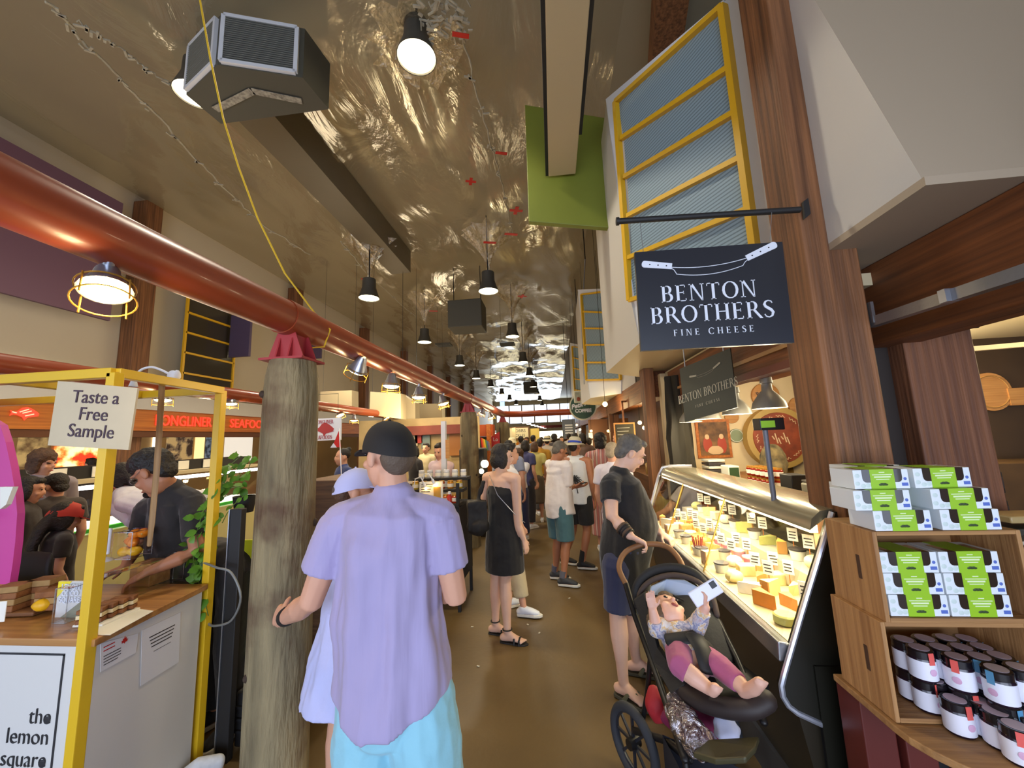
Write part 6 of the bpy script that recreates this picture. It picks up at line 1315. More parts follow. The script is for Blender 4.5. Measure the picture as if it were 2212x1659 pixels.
    if hat:
        hm = hat[1]
        if hat[0] == 'cap':
            m = MB(); n = 24; rs = []
            for i in range(9):
                a = PI/2*i/8; ca = math.cos(a)**.72; rs.append([f((.091*math.cos(2*PI*j/n))*ca, -.012+.111*math.sin(2*PI*j/n)*ca, .012+.112*math.sin(a)-(.03*max(0, -math.sin(2*PI*j/n)))*ca) for j in range(n)])
            m.rings(rs); cw_ = m.build('cap_crown', hm, t)
            m = MB(); out = [f(.078*math.cos(a), .06+.105*math.sin(a), .03-.022*math.sin(a)-.012*abs(math.cos(a))) for a in [PI*j/14 for j in range(15)]]
            m.slab(out, Hm @ V((0, 0, .006*k))); m.build('cap_brim', hm, cw_)
            MB().ell(f(0, -.012, .123), (.007*k,)*3, n=6).build('cap_button', hm, cw_)
            if len(hat) > 2: MB().ell(f(0, -.112, .005), (.035*k, .012*k, .022*k), Hm, 10).build('cap_opening', hat[2], cw_)
        else:
            m = MB(); n = 24; rs = []
            pr = [(.155, .03, .0), (.15, .038, 0), (.092, .045, 0), (.09, .06, 0), (.085, .11, 0), (.06, .135, 0), (.01, .13, 0)] if hat[0] == 'hat' else [(.125, .0, 0), (.095, .05, 0), (.088, .1, 0), (.06, .125, 0), (.01, .128, 0)]
            for r_, z_, _ in pr: rs.append([f(r_*.95*math.cos(2*PI*j/n), -.01+r_*1.12*math.sin(2*PI*j/n), z_-(.03*abs(math.sin(2*PI*j/n)) if r_ > .14 else 0)) for j in range(n)])
            m.rings(rs); hb_ = m.build('hat_body', hm, t)
            if len(hat) > 2:
                m = MB(); m.rings([[f(r_*math.cos(2*PI*j/n), -.01+r_*1.17*math.sin(2*PI*j/n), z_) for j in range(n)] for r_, z_ in ((.0945, .047), (.0925, .075))], False); m.build('hat_band', hat[2], hb_)
    # clothes
    if top:
        m = MB(); kd, tm = top['kind'], top['m']; lo = top.get('loose', 1.0); hem = top.get('hem', .12)*s; bl = top.get('belly', 0)*s
        dn = -up if 'drop' not in top else V(top['drop'])
        if kd != 'none':
            e = .012*s
            pts = [J['pel']+dn*hem, J['pel'], J['wst']+fw_*bl, J['chs']+fw_*bl*.4, J['chs']+(J['nck']-J['chs'])*.6]
            rad = [((hw+e)*lo*1.04, (.125*s*g+e)*lo), ((hw+e)*lo*1.02, (.122*s*g+e)*lo+bl*.4), ((ww+.02*s+e)*lo, (.112*s*g+e)*lo+bl), ((sh_w*.84+e)*(1+(lo-1)*.4), .118*s*g+e+bl*.3), (sh_w*.86+e, .098*s*g+e)]
            if kd in ('tee', 'shirt'): pts.append(J['nck']-up*.012*s); rad.append((.08*s, .072*s))
            elif kd == 'tank': pts.append(J['nck']-up*.045*s); rad.append((.1*s, .08*s))
            if kd in ('strap', 'tube'): pts = pts[:4]; rad = rad[:4]; pts[-1] = J['chs']-up*.02*s
            if top.get('pleat'):
                fp_, fr_ = [], []
                for a_ in range(len(pts)-1):
                    for b_ in range(6): u = b_/6; fp_.append(pts[a_].lerp(pts[a_+1], u)); fr_.append(tuple(rad[a_][i]*(1-u)+rad[a_+1][i]*u for i in (0, 1)))
                fp_.append(pts[-1]); fr_.append(rad[-1]); q_ = MB(); q_.sweep(fp_, fr_, rg, 72, 'end'); 
                if top.get('curve'):
                    zb_0 = (J['pel']+dn*hem).z
                    for v_ in q_.b.verts:
                        u_ = max(0, min(1, (J['wst'].z-v_.co.z)/(J['wst'].z-zb_0))); v_.co.z += top['curve']*u_*min(1.3, abs((v_.co-J['pel']).dot(rg))/hw)**2
                q_.pleat(top['pleat'], top.get('pf', 16), 2.0, J['nck'].z, J['chs'].z)
                mp_ = {v: m.b.verts.new(v.co) for v in q_.b.verts}
                for f_ in q_.b.faces: m.b.faces.new([mp_[v] for v in f_.verts])
            else: m.sweep(pts, rad, rg, 18, 'end')
            if kd in ('tee', 'shirt'):
                m.sweep([J['shL'], J['nck']-up*.05*s, J['shR']], [.066*s, .074*s, .066*s], up, 10)
                sl = top.get('sleeve', .6)
                for n in 'RL':
                    a, b, w = J['sh'+n], J['el'+n], J['wr'+n]
                    if sl <= 1: m.sweep([a, a.lerp(b, sl*.5), a.lerp(b, sl)], [.07*s, .068*s*top.get('sl', 1), .068*s*top.get('sl', 1)], X, 12, False)
                    else: m.sweep([a, a.lerp(b, .5), b, b.lerp(w, sl-1)], [.07*s, .062*s, .054*s, .045*s], X, 12, False)
            if kd == 'tank':
                for n in 'RL': m.sweep([J['sh'+n].lerp(J['nck'], .35)-up*.05*s, J['sh'+n].lerp(J['nck'], .5)+up*.012*s], [.05*s, .04*s], up.cross(rg), 10)
            gs_ = o = m.build('shirt' if kd != 'strap' else 'dress_bodice', tm, t); remesh(o, vox, 2, folds*1.2, top.get('fs', .12))
            if kd == 'strap':
                for q in (-1, 1):
                    a = J['chs']+rg*(.075*q*s)-fw_*.115*s-up*.02*s; b = J['nck']+rg*(.085*q*s)-up*.02*s; MB().tube([a, a.lerp(b, .6)-fw_*.012*s, b+up*.015*s, J['chs']+rg*.075*q*s+fw_*.118*s], .005, 6).build('shoulder_strap', tm, gs_)
    if bottom:
        m = MB(); kd, bm = bottom['kind'], bottom['m']; ln = bottom.get('len', .9); e = .016*s; fl = bottom.get('flare', 1.15); pl_ = bottom.get('pleat', .02 if vox < .012 else 0)
        if kd in ('shorts', 'pants'):
            m.sweep([J['wst'].lerp(J['pel'], .5), J['pel'], J['pel']-up*.07*s], [(ww+.02*s+e, .11*s*g+e), (hw+e, .118*s*g+e), (hw*.95+e, .118*s*g+e)], rg, 16, True)
            for n in 'RL':
                p, kn, an = J['hp'+n], J['kn'+n], J['an'+n]; pts = [p+up*.02*s]; rd = [.1*s*g+e*.5]
                for u in (.35, .7, 1.0, 1.35, 1.7, 2.0):
                    if u < ln: pts.append(p.lerp(kn, u) if u <= 1 else kn.lerp(an, u-1)); rd.append((.098-.014*u)*s*g*bottom.get('wide', 1)+e*.3)
                u = ln; pts.append(p.lerp(kn, u) if u <= 1 else kn.lerp(an, u-1)); rd.append((.098-.014*u)*s*g*bottom.get('wide', 1)+e*.4)
                m.sweep(pts, rd, rg, 14, 'start')
            o = m.build('shorts' if kd == 'shorts' else 'trousers', bm, t)
        else:
            hemp = J['pel']-V((0, 0, 1))*bottom.get('drop', .42)*s+fw_*.0
            pts = [J['wst'], J['pel'], J['pel'].lerp(hemp, .5), hemp]; m.sweep(pts, [(ww+.012*s, .105*s*g+.012*s), (hw+e, .125*s*g+e), (hw*(1+(fl-1)*.6)+e, .13*s*g*(1+(fl-1)*.6)+e), (hw*fl+e, .135*s*g*fl+e)], rg, 20, False)
            if pl_ and fl > 1.3: bmesh.ops.subdivide_edges(m.b, edges=m.b.edges[:], cuts=3, use_grid_fill=True); m.pleat(pl_, 22, 1.2, J['wst'].z, J['pel'].z-.2)
            o = m.build('skirt', bm, t)
        remesh(o, vox, 2, folds, .1)
    if feet:
        kd, fm = feet[0], feet[1]
        for n, q in (('R', 1), ('L', -1)):
            an = J['an'+n]; fd = J['fd'+n]; sd = Z.cross(fd); fp = lambda u, v, zz: an+fd*(u*s)+sd*(v*s)+Z*((zz-.085)*s)
            outl = [(-.075, 0), (-.065, .025), (-.02, .033), (.06, .038), (.11, .046), (.16, .036), (.19, .008), (.19, -.008), (.165, -.034), (.11, -.044), (.06, -.034), (-.02, -.031), (-.065, -.025)]
            if kd == 'shoe':
                m = MB(); m.sweep([fp(-.05, 0, .045), fp(.02, 0, .06), fp(.09, 0, .048), fp(.15, 0, .036)], [(.034*s, .036*s), (.04*s, .045*s), (.046*s, .034*s), (.036*s, .022*s)], sd, 12); m.sweep([fp(-.01, 0, .06), fp(-.012, 0, .1)], [.042*s, .04*s], sd, 10, False)
                o = m.build('shoe', fm, t); remesh(o, max(.008, vox*.8), 2)
                MB().slab([fp(u*1.03, v*1.05, .002) for u, v in outl], Z*.026*s).build('sole', feet[2] if len(feet) > 2 else M_wsole, o, smooth=False, bev=.004)
                if len(feet) > 3: MB().sweep([fp(-.012, 0, .09), fp(-.01, 0, .09)+(J['kn'+n]-an)*feet[4]], [.041*s, .044*s], sd, 12, False).build('sock', feet[3], o)
            elif kd in ('flip', 'sandal'):
                so_ = MB().slab([fp(u, v, -.018) for u, v in outl], Z*.02*s).build('sandal_sole', fm, t, smooth=False, bev=.003)
                tm = feet[2] if len(feet) > 2 else fm
                if kd == 'flip':
                    for v in (-1, 1): MB().sweep([fp(.02, .042*v, .0), fp(.05, .032*v, .045), fp(.09, .012*v+.008*q, .05), fp(.125, .01*q, .022)], [(.014*s, .005*s), (.013*s, .005*s), (.009*s, .005*s), (.004*s, .004*s)], fd, 8).build('strap', tm, so_)
                else:
                    for u0, z0 in ((.07, .052), (.115, .04)): MB().sweep([fp(u0, .048, .0), fp(u0, .036, z0*.85), fp(u0, 0, z0+.006), fp(u0, -.036, z0*.85), fp(u0, -.048, 0)], [(.009*s, .004*s)]*5, fd, 8).build('strap', tm, so_)
                    MB().torus(an+Z*.02*s, .04*s, .006*s, None, 20, 6).build('ankle_strap', tm, so_)
    return t, J, f, Hm
def setf(J, n, v): J['fd'+n] = V(v).normalized()

# --- the man in the lavender shirt, seen from behind
M_lav = fabric('lavender', (168, 157, 196), .6, .05, 7, (1.6, 1, .16)); M_aqua = fabric('aqua', (146, 204, 222), .25); M_cap = mat('cap_black', (30, 27, 27), .8)
Ym = 1.36; loc = (-.6, Ym, 0)
J = joints(loc, 0, 1.74)
J.update(shL=at(736, 1124, Y=Ym), shR=at(950, 1120, Y=Ym), nck=at(850, 1066, Y=Ym), hed=at(838, 982, Y=Ym+.02), chs=at(840, 1180, Y=Ym-.01), wst=at(837, 1330, Y=Ym), pel=at(850, 1470, Y=Ym),
         elL=at(672, 1300, Y=Ym-.01), wrL=at(612, 1336, Y=Ym+.14), elR=at(984, 1290, Y=Ym+.02), wrR=at(935, 1262, Y=Ym+.24), hpL=at(800, 1520, Y=Ym), hpR=at(912, 1520, Y=Ym), knL=at(790, 1745, Y=Ym+.08), knR=at(930, 1730, Y=Ym-.02),
         anL=V((-.70, Ym+.14, .085)), anR=V((-.50, Ym-.12, .085)), hdL=V((-.75, .6, -.1)), hnL=V((.5, .7, -.3)), hdR=V((-.3, .9, .3)), hnR=V((-.8, -.2, .2)))
t, J, f, Hm = person('man seen from behind in lavender tee, aqua shorts and black cap, in the foreground', loc, 0, 1.74, J, (58, -4, 2), M_skin, vox=.0062, hair=('short', mat('brown_grey_crop', (96, 80, 66), .7, bump=.3, bs=120)), hat=('cap', M_cap),
    top=dict(kind='tee', m=M_lav, hem=.09, curve=.055, sleeve=.62, loose=1.1, sl=1.04, fs=.16, pleat=.022), bottom=dict(kind='shorts', m=M_aqua, len=.86, wide=1.2), feet=('shoe', M_letw), curl=(.5, 1.15), folds=.02)
wp_ = J['wrL'].lerp(J['elL'], .12); dw = (J['wrL']-J['elL']).normalized()
MB().sweep([wp_-dw*.012, wp_+dw*.012], [.035, .033], dw.cross(Z), 14, False).build('watch_band', M_blk, t)
# --- woman in the periwinkle cap beside him
M_peri = fabric('periwinkle', (196, 198, 240), .25)
loc = (-.965, 1.80, 0); J = joints(loc, -.5, 1.53)
J.update(elL=at(690, 1205, Y=1.74), wrL=at(712, 1280, Y=1.86))
person('woman in periwinkle cap and pale flared dress, half hidden by the man in lavender', loc, -.5, 1.53, J, (-28, -3, -4), M_skin, fem=True, vox=.008, hair=('short', M_hbr), hat=('cap', M_peri, mat('ponytail_brown', (90, 74, 66), .7)), top=dict(kind='tank', m=M_peri, hem=.02), bottom=dict(kind='skirt', m=M_peri, drop=.33, flare=1.5), feet=('shoe', M_letw), folds=.016)
# --- woman in the black dress
M_bdr = fabric('black_dress', (26, 24, 25), .2)
loc = (-.47, 3.42, 0); rz = -.62; J = joints(loc, rz, 1.6, 0, .06)
J.update(elR=at(1119, 1136, Y=3.33), wrR=at(1132, 1166, Y=3.34), hdR=V((.25, .05, -1)))
for n in 'RL': setf(J, n, (.95, -.18, 0))
J['anR'] = V((-.46, 3.38, .085)); J['anL'] = V((-.58, 3.52, .085)); J['knR'] = V((-.47, 3.42, .46)); J['knL'] = V((-.56, 3.5, .46))
t, J, f, Hm = person('woman with dark bob in a short black slip dress and strappy black sandals', loc, rz, 1.6, J, (-38, -6, 4), M_skin3, fem=True, vox=.007, hair=('bob', M_hdk), top=dict(kind='strap', m=M_bdr, hem=.1), bottom=dict(kind='skirt', m=M_bdr, drop=.36, flare=1.12), feet=('sandal', M_blk, M_blk), face=True)
MB().tube([J['nck']+V((-.1, -.03, -.03)), J['chs']+V((-.02, -.14, -.02)), J['wst']+V((.12, -.13, .0)), J['pel']+V((.19, -.03, .06))], .003, 6).build('bag_chain', M_silver, t)
bgm = MB(); c = at(1031, 1118, Y=3.3); bgm.box(c+V((0, 0, .02)), (.16, .12, .24), .3); bgm.ell(c-V((0, 0, .07)), (.1, .09, .08), n=10); bgm.tube([c+V((0, 0, .12)), c+V((.06, .02, .3))], .02, 8); o = bgm.build('shoulder_bag', mat('black_bag', (28, 25, 25), .7)); remesh(o, .01, 4, .03, .08); tag(o, 'slouchy black bag hanging at the back of the black dress', 'bag')
# --- person mostly hidden behind her
loc = (-.47, 3.95, 0); J = joints(loc, -1.2, 1.6); J['anR'] = V((-.36, 3.83, .085)); setf(J, 'R', (.98, -.1, 0))
person('person in white top and beige trousers, hidden behind the woman in black', loc, -1.2, 1.56, J, (0, 0, 0), M_skin, vox=.012, top=dict(kind='tee', m=fabric('white', (224, 222, 228)), hem=.1), bottom=dict(kind='pants', m=fabric('beige', (196, 180, 146)), len=1.75), feet=('shoe', M_letw))
# --- man in the white shirt reading his phone
M_wsh = fabric('white_linen', (236, 230, 232), .25); M_teal = fabric('teal', (72, 112, 124), .2)
loc = (.02, 4.68, 0); rz = -.95; J = joints(loc, rz, 1.62, .03, .085)
J.update(hed=at(1209, 974, Y=4.68), nck=at(1196, 1000, Y=4.66), elR=at(1226, 1056, Y=4.58), wrR=at(1240, 1050, Y=4.72), hdR=V((.9, .5, .1)), hnR=V((-.2, .3, 1)), anR=V((.03, 4.58, .085)), anL=V((-.06, 4.80, .085)))
J['elL'] = J['elR']+V((.02, .3, 0)); J['wrL'] = J['wrR']+V((.04, .1, -.02)); J['hdL'] = V((.8, -.2, .1)); J['hnL'] = V((0, .3, 1))
for n in 'RL': setf(J, n, (.97, -.2, 0))
t, J, f, Hm = person('man in loose white shirt and teal shorts looking down at his phone', loc, rz, 1.62, J, (0, -30, 0), M_skin2, g=1.08, vox=.009, hair=('short', M_hgr), top=dict(kind='shirt', m=M_wsh, hem=.17, sleeve=.85, loose=1.13, sl=1.1, pleat=.012, curve=.03), bottom=dict(kind='shorts', m=M_teal, len=.95, wide=1.15), feet=('shoe', mat('charcoal_shoe', (58, 60, 64), .7), M_wsole, mat('grey_sock', (98, 98, 110), .8), .18))
o = MB().box(J['wrR']+V((.1, .04, .03)), (.08, .14, .01), -.5).build('phone', M_blk, bev=.003); tag(o, 'black phone held by the man in the white shirt', 'phone')
# --- man with straw hat and palm print tank top
M_tank = fabric('white_tank', (226, 230, 236), .2); M_straw = mat('straw', (206, 198, 168), .8, bump=.3, bs=120)
loc = (.27, 5.18, 0); rz = -.35; J = joints(loc, rz, 1.62, 0, .1)
J.update(anR=V((.28, 5.14, .085)), anL=V((.07, 5.34, .085)))
setf(J, 'R', (.95, -.15, 0)); setf(J, 'L', (.8, -.3, 0))
t, J, f, Hm = person('man in straw hat with blue band and white palm print tank top', loc, rz, 1.62, J, (-15, -8, 0), M_skin2, g=1.06, vox=.01, hair=('short', M_hdk), hat=('hat', M_straw, mat('blue_band', (40, 70, 180), .6)), top=dict(kind='tank', m=M_tank, hem=.1, loose=1.06, pleat=.012), bottom=dict(kind='shorts', m=fabric('black_shorts', (32, 32, 36)), len=.8, wide=1.15), feet=('shoe', M_blk, M_wsole, mat('black_sock', (30, 30, 32), .8), .34))
bk = -(Matrix.Rotation(rz, 3, 'Z') @ Yv); rr = Matrix.Rotation(rz, 3, 'Z') @ X; pc_ = J['wst']+bk*.15+rr*.02+Z*.06; pm = MB()
for k in range(11):
    a = -.5+k*.42; pm.tube([pc_, pc_+(rr*math.cos(a)+Z*math.sin(a))*.06+bk*.003, pc_+(rr*math.cos(a)+Z*(math.sin(a)-.35))*.10-bk*.006], [.006, .009, .003], 6)
pm.tube([pc_, pc_-Z*.08+rr*.02+bk*.002, pc_-Z*.16+rr*.03-bk*.004], .006, 6); pm.build('palm_print', mat('print_black', (36, 38, 44), .8), t)
# --- man in the black tee pushing the stroller
M_btee = fabric('black_tee', (24, 22, 23), .2); M_navy = fabric('navy_shorts', (44, 48, 78), .2)
loc = (.42, 2.78, 0); rz = -1.2; J = joints(loc, rz, 1.7, 0, .1)
J.update(pel=at(1347, 1205, Y=2.78), wst=at(1348, 1135, Y=2.75), chs=at(1343, 1070, Y=2.74), nck=at(1338, 1018, Y=2.72), hed=at(1362, 978, Y=2.72), shR=at(1318, 1046, Y=2.62), shL=at(1352, 1044, Y=2.92), elR=at(1322, 1116, Y=2.52), wrR=at(1362, 1158, Y=2.42), elL=at(1395, 1110, Y=2.95), wrL=at(1425, 1150, Y=2.75),
         hdR=V((.85, -.25, -.4)), hnR=V((-.2, -.3, -.9)), hdL=V((.6, -.5, -.4)), hnL=V((0, 0, -1)), hpR=at(1336, 1225, Y=2.70), hpL=at(1360, 1225, Y=2.86), knR=at(1334, 1325, Y=2.70), knL=at(1356, 1322, Y=2.9), anR=at(1346, 1464, Y=2.72), anL=at(1373, 1412, Y=2.98))
J['anR'].z = J['anL'].z = .105; setf(J, 'R', (.72, -.62, 0)); setf(J, 'L', (.97, -.2, 0))
t, J, f, Hm = person('man in black tee, navy shorts and flip-flops pushing the stroller', loc, rz, 1.7, J, (-12, -30, 4), M_skin3, g=1.02, vox=.0068, hair=('short', mat('greying_hair', (112, 106, 98), .65, var=.5, vs=30, bump=.4, bs=100)), top=dict(kind='tee', m=M_btee, hem=.17, sleeve=.55, loose=1.04, belly=.05, pleat=.012, drop=(0, 0, -1)), bottom=dict(kind='shorts', m=M_navy, len=.92, wide=1.0), feet=('flip', mat('olive_sole', (70, 66, 50), .7), mat('olive_strap', (92, 90, 66), .7)), curl=(.95, .95))
dw = (J['wrR']-J['elR']).normalized()
for k in range(5): p = J['wrR']-dw*(.012+.014*k); MB().torus(p, .033+.0015*k, .0065, dw.to_track_quat('Z', 'Y').to_matrix(), 18, 6).build('bracelet', [M_dmet, mat('leather_band', (84, 62, 44), .7), M_blk][k % 3], t)
# --- visitors farther along the aisle
def walker(label, px, Y, rz, h, hair, hm, topk, tc, bk_, bc, ln=1.9, skin=None, fem=False, hat=None, vox=.018, head=(0, 0, 0), J=None, shoe=None, drop=.5, flare=1.2):
    x = at(px, 1000, Y=Y).x; loc = (x, Y, 0); jj = joints(loc, rz, h); 
    if J: jj.update(J(jj))
    tk = dict(kind=topk, m=fabric('c%d_%d_%d' % tc, tc), hem=.12)
    bt = dict(kind=bk_, m=fabric('c%d_%d_%d' % bc, bc), len=ln) if bk_ != 'skirt' else dict(kind='skirt', m=fabric('c%d_%d_%d' % bc, bc), drop=drop, flare=flare)
    return person(label, loc, rz, h, jj, head, skin, fem=fem, vox=vox, hair=(hair, hm), top=tk, bottom=bt, feet=('shoe', shoe or M_letw), hat=hat, face=True)
walker('woman with short ash blond hair and white top, behind the man in black', 1324, 4.3, -.7, 1.56, 'short', M_hbl, 'tee', (226, 220, 232), 'pants', (150, 130, 140), 1.6, fem=True, vox=.012, head=(0, -12, 0))
t, J, f, Hm = walker('woman with dark curls in a long striped dress', 1300, 5.9, -.2, 1.66, 'curly', M_hdk, 'tee', (186, 120, 124), 'skirt', (186, 120, 124), fem=True, vox=.014, drop=.72, flare=1.25)
sm = mat('stripe_dress', (186, 120, 124), .85); nt = sm.node_tree; w_ = nt.nodes.new('ShaderNodeTexWave'); w_.bands_direction = 'X'; w_.inputs['Scale'].default_value = 5.2; w_.inputs['Distortion'].default_value = .4; tc_ = nt.nodes.new('ShaderNodeTexCoord'); r_ = nt.nodes.new('ShaderNodeValToRGB')
for i, (p_, cc) in enumerate(((0, (222, 200, 190)), (.25, (150, 70, 84)), (.45, (210, 170, 150)), (.6, (96, 88, 120)), (.8, (196, 120, 110)))):
    e_ = r_.color_ramp.elements[i] if i < 2 else r_.color_ramp.elements.new(p_); e_.position = p_; e_.color = (*lin(cc), 1)
nt.links.new(tc_.outputs['Object'], w_.inputs[0]); nt.links.new(w_.outputs['Fac'], r_.inputs[0]); nt.links.new(r_.outputs[0], nt.nodes['Principled BSDF'].inputs['Base Color'])
for o in t.children:
    if o.name.startswith(('shirt', 'skirt')): o.data.materials[0] = sm
c = at(1284, 1040, Y=5.72); tb = thing('tote_bag', 'cream tote bag hanging beside the striped dress', 'bag', c); o = MB().slab([c+V((-.11, -.03, -.2)), c+V((.11, -.03, -.2)), c+V((.12, -.03, .12)), c+V((-.1, -.03, .12))], (0, .07, 0)).build('bag', fabric('canvas', (206, 196, 160)), tb, bev=.03); MB().tube([c+V((-.05, 0, .12)), c+V((.05, .12, .42)), c+V((.06, 0, .12))], .008, 6).build('handle', MATS['cloth_canvas'], tb)
def raise_arms(j):
    d = {}
    for n, q in (('R', 1), ('L', -1)):
        fwd = j['fd'+n]; d['el'+n] = j['sh'+n]+V((0, 0, -.16))+fwd*.18; d['wr'+n] = j['nck']+fwd*.34+V((0, 0, .04))+(j['sh'+n]-j['nck'])*.3; d['hd'+n] = V((0, 0, 1))*.6+fwd*.3; d['hn'+n] = -fwd
    return d
walker('person with curly brown hair holding a phone up with both hands', 1121, 6.6, 2.6, 1.46, 'curly', M_hbr, 'tee', (210, 210, 220), 'pants', (50, 52, 84), 1.9, fem=True, J=raise_arms)
walker('man in blue floral shirt and jeans behind the black dress', 1100, 5.9, -.2, 1.62, 'short', M_hdk, 'shirt', (150, 160, 186), 'pants', (92, 116, 158), 1.9, vox=.015)
walker('woman in navy apron dress with a white tee, beside the curly haired photographer', 1136, 7.4, -.6, 1.6, 'bob', M_hdk, 'tee', (60, 62, 108), 'pants', (44, 42, 50), 1.9, fem=True)
walker('woman in pale yellow top walking between the white shirt and the photographer', 1156, 7.9, .2, 1.56, 'bob', M_hbr, 'tee', (206, 196, 120), 'skirt', (96, 84, 70), fem=True, drop=.55)
walker('person in mustard tee left of the white shirt', 1168, 8.6, .1, 1.62, 'short', M_hdk, 'tee', (186, 136, 40), 'pants', (70, 66, 70))
walker('person in pale bucket hat by the farthest log column', 1108, 9.0, .4, 1.66, 'short', M_hdk, 'tee', (190, 186, 186), 'pants', (80, 90, 120), hat=('bucket', M_straw))
walker('person in flat straw hat with dark band, deep in the crowd', 1184, 9.8, 0, 1.66, 'short', M_hdk, 'shirt', (196, 186, 176), 'pants', (70, 70, 80), hat=('hat', M_straw, M_blk))
for i, (px, Y, rz, h, hr, hm, tc, bc, nm) in enumerate(((1127, 10.6, .3, 1.7, 'short', M_hdk, (200, 200, 206), (60, 60, 72), 'dark haired person in white, left edge of the far crowd'), (1140, 12.2, 3.0, 1.68, 'long', M_hbr, (120, 110, 100), (60, 56, 60), 'long haired person facing the camera far down the aisle'), (1154, 11.4, -.4, 1.72, 'short', M_hdk, (96, 110, 130), (60, 60, 66), 'person in slate blue top far behind the yellow top'),
        (1200, 11.8, .2, 1.72, 'curly', M_hdk, (76, 70, 74), (50, 50, 56), 'dark curly haired person far behind the white shirt'), (1216, 12.6, 3.1, 1.66, 'bob', M_hdk, (150, 110, 96), (60, 56, 60), 'person in dusty rose top far under the banner'), (1246, 9.2, -.2, 1.72, 'short', M_hdk, (92, 80, 72), (60, 56, 60), 'dark haired person right behind the straw hat'),
        (1262, 8.2, .3, 1.70, 'bob', M_hdk, (122, 100, 92), (70, 62, 66), 'person in brown patterned top right of the straw hat'), (1275, 9.4, .1, 1.6, 'short', M_hdk, (110, 92, 84), (64, 60, 66), 'shorter dark haired person below the wall notices'), (1338, 7.6, 2.4, 1.68, 'short', mat('auburn_hair', (136, 80, 50), .6), (96, 76, 62), (60, 56, 60), 'auburn haired person facing this way under the chalk menu'), (1188, 14.0, .2, 1.7, 'short', M_hbr, (150, 140, 120), (70, 66, 70), 'farthest person in a tan top at the middle of the aisle'), (1172, 13.2, 2.8, 1.66, 'bob', M_hdk, (86, 76, 96), (60, 56, 60), 'person in muted purple far down the aisle'), (1232, 13.6, -.1, 1.74, 'short', M_hdk, (180, 176, 176), (56, 56, 64), 'tall person in pale grey far behind the straw hat'))):
    walker(nm, px, Y, rz, h, hr, hm, 'tee', tc, 'pants', bc, 1.9, vox=.022, skin=[M_skin, M_skin2][i % 2])
# --- stall keepers and visitors on the left
Jv = lambda j: {'elR': j['shR']+V((.06, -.12, -.24)), 'wrR': j['shR']+V((-.05, -.32, -.34)), 'elL': j['shL']+V((-.06, -.12, -.24)), 'wrL': j['shL']+V((.05, -.32, -.36))}
walker('stall keeper in pale pink tee behind the white post', 952, 5.15, 2.6, 1.62, 'short', M_hdk, 'tee', (222, 196, 204), 'pants', (50, 50, 56), 1.9, vox=.014, head=(20, -16, 0), J=Jv)
walker('stall worker in cream against the lit stall wall', 921, 8.0, 3.0, 1.62, 'short', M_hdk, 'tee', (206, 190, 150), 'pants', (60, 56, 60), 1.9)
walker('dark haired worker by the preserve stall, left of the pink tee', 896, 7.2, 2.4, 1.56, 'bob', M_hdk, 'tee', (50, 46, 46), 'pants', (50, 46, 50), 1.9, fem=True)
walker('woman in navy top behind the small flag', 742, 4.9, 2.4, 1.6, 'bun', M_hdk, 'tee', (52, 70, 128), 'pants', (50, 50, 60), 1.9, fem=True, vox=.014)
M_bpolo = fabric('black_polo', (34, 29, 28), .2)
# worker leaning over the booth counter
loc = (-2.05, 2.33, 0); rz = 2.75; J = joints(loc, rz, 1.72)
J.update(pel=V((-2.05, 2.36, .93)), wst=at(372, 1200, Y=2.36), chs=at(380, 1100, Y=2.26), nck=at(366, 1052, Y=2.2), hed=at(333, 1020, Y=2.13), shL=at(415, 1082, Y=2.22), shR=at(318, 1098, Y=2.24), elL=at(425, 1190, Y=2.13), wrL=at(318, 1236, Y=1.98), elR=at(300, 1170, Y=2.3), wrR=at(270, 1225, Y=2.12), hdL=V((-.8, -.3, -.45)), hnL=V((0, .3, -.9)), hdR=V((-.3, -.8, -.2)), hnR=V((0, 0, -1)))
t, J, f, Hm = person('booth worker in black polo leaning over the counter and looking down', loc, rz, 1.72, J, (-62, -34, 0), M_skin2, vox=.0068, hs=1.1, hair=('wavy', M_hdk), top=dict(kind='shirt', m=M_bpolo, hem=.08, sleeve=.75, loose=1.1, pleat=.012), bottom=dict(kind='pants', m=fabric('black_jeans', (30, 29, 32)), len=1.9), feet=('shoe', M_blk), curl=(.5, .45))
gl = MB()
for q in (-1, 1): gl.torus(f(.031*q, .097, .008), .02, .0015, Hm @ Matrix.Rotation(PI/2, 3, 'X'), 18, 5)
gl.tube([f(.05, .095, .01), f(.078, .0, .012)], .0015, 5); gl.tube([f(-.05, .095, .01), f(-.078, .0, .012)], .0015, 5); gl.build('glasses', M_silver, t)
MB().ell(f(0, .09, -.088), (.03, .014, .02), Hm, 8).build('beard', M_hdk, t)
loc = (-2.86, 2.86, 0); J = joints(loc, 1.2, 1.6, .08); J.update(hed=at(264, 1030, Y=2.92), nck=at(266, 1064, Y=2.90), shR=at(298, 1084, Y=2.8), shL=at(235, 1084, Y=3.0), elR=at(300, 1140, Y=2.72), wrR=at(280, 1185, Y=2.66))
person('woman with long dark hair and white tee beside the booth worker', loc, 1.2, 1.6, J, (30, -28, 0), M_skin, fem=True, vox=.009, hair=('long', M_hdk), top=dict(kind='tee', m=fabric('white_tee', (226, 224, 232)), hem=.1, sleeve=.6), bottom=dict(kind='pants', m=fabric('c50_50_56', (50, 50, 56)), len=1.9), feet=('shoe', M_letw))
def headat(px, py, Y, rz, h): 
    p = at(px, py, Y=Y); return (p.x, Y, 0), p.z/1.635*1.75
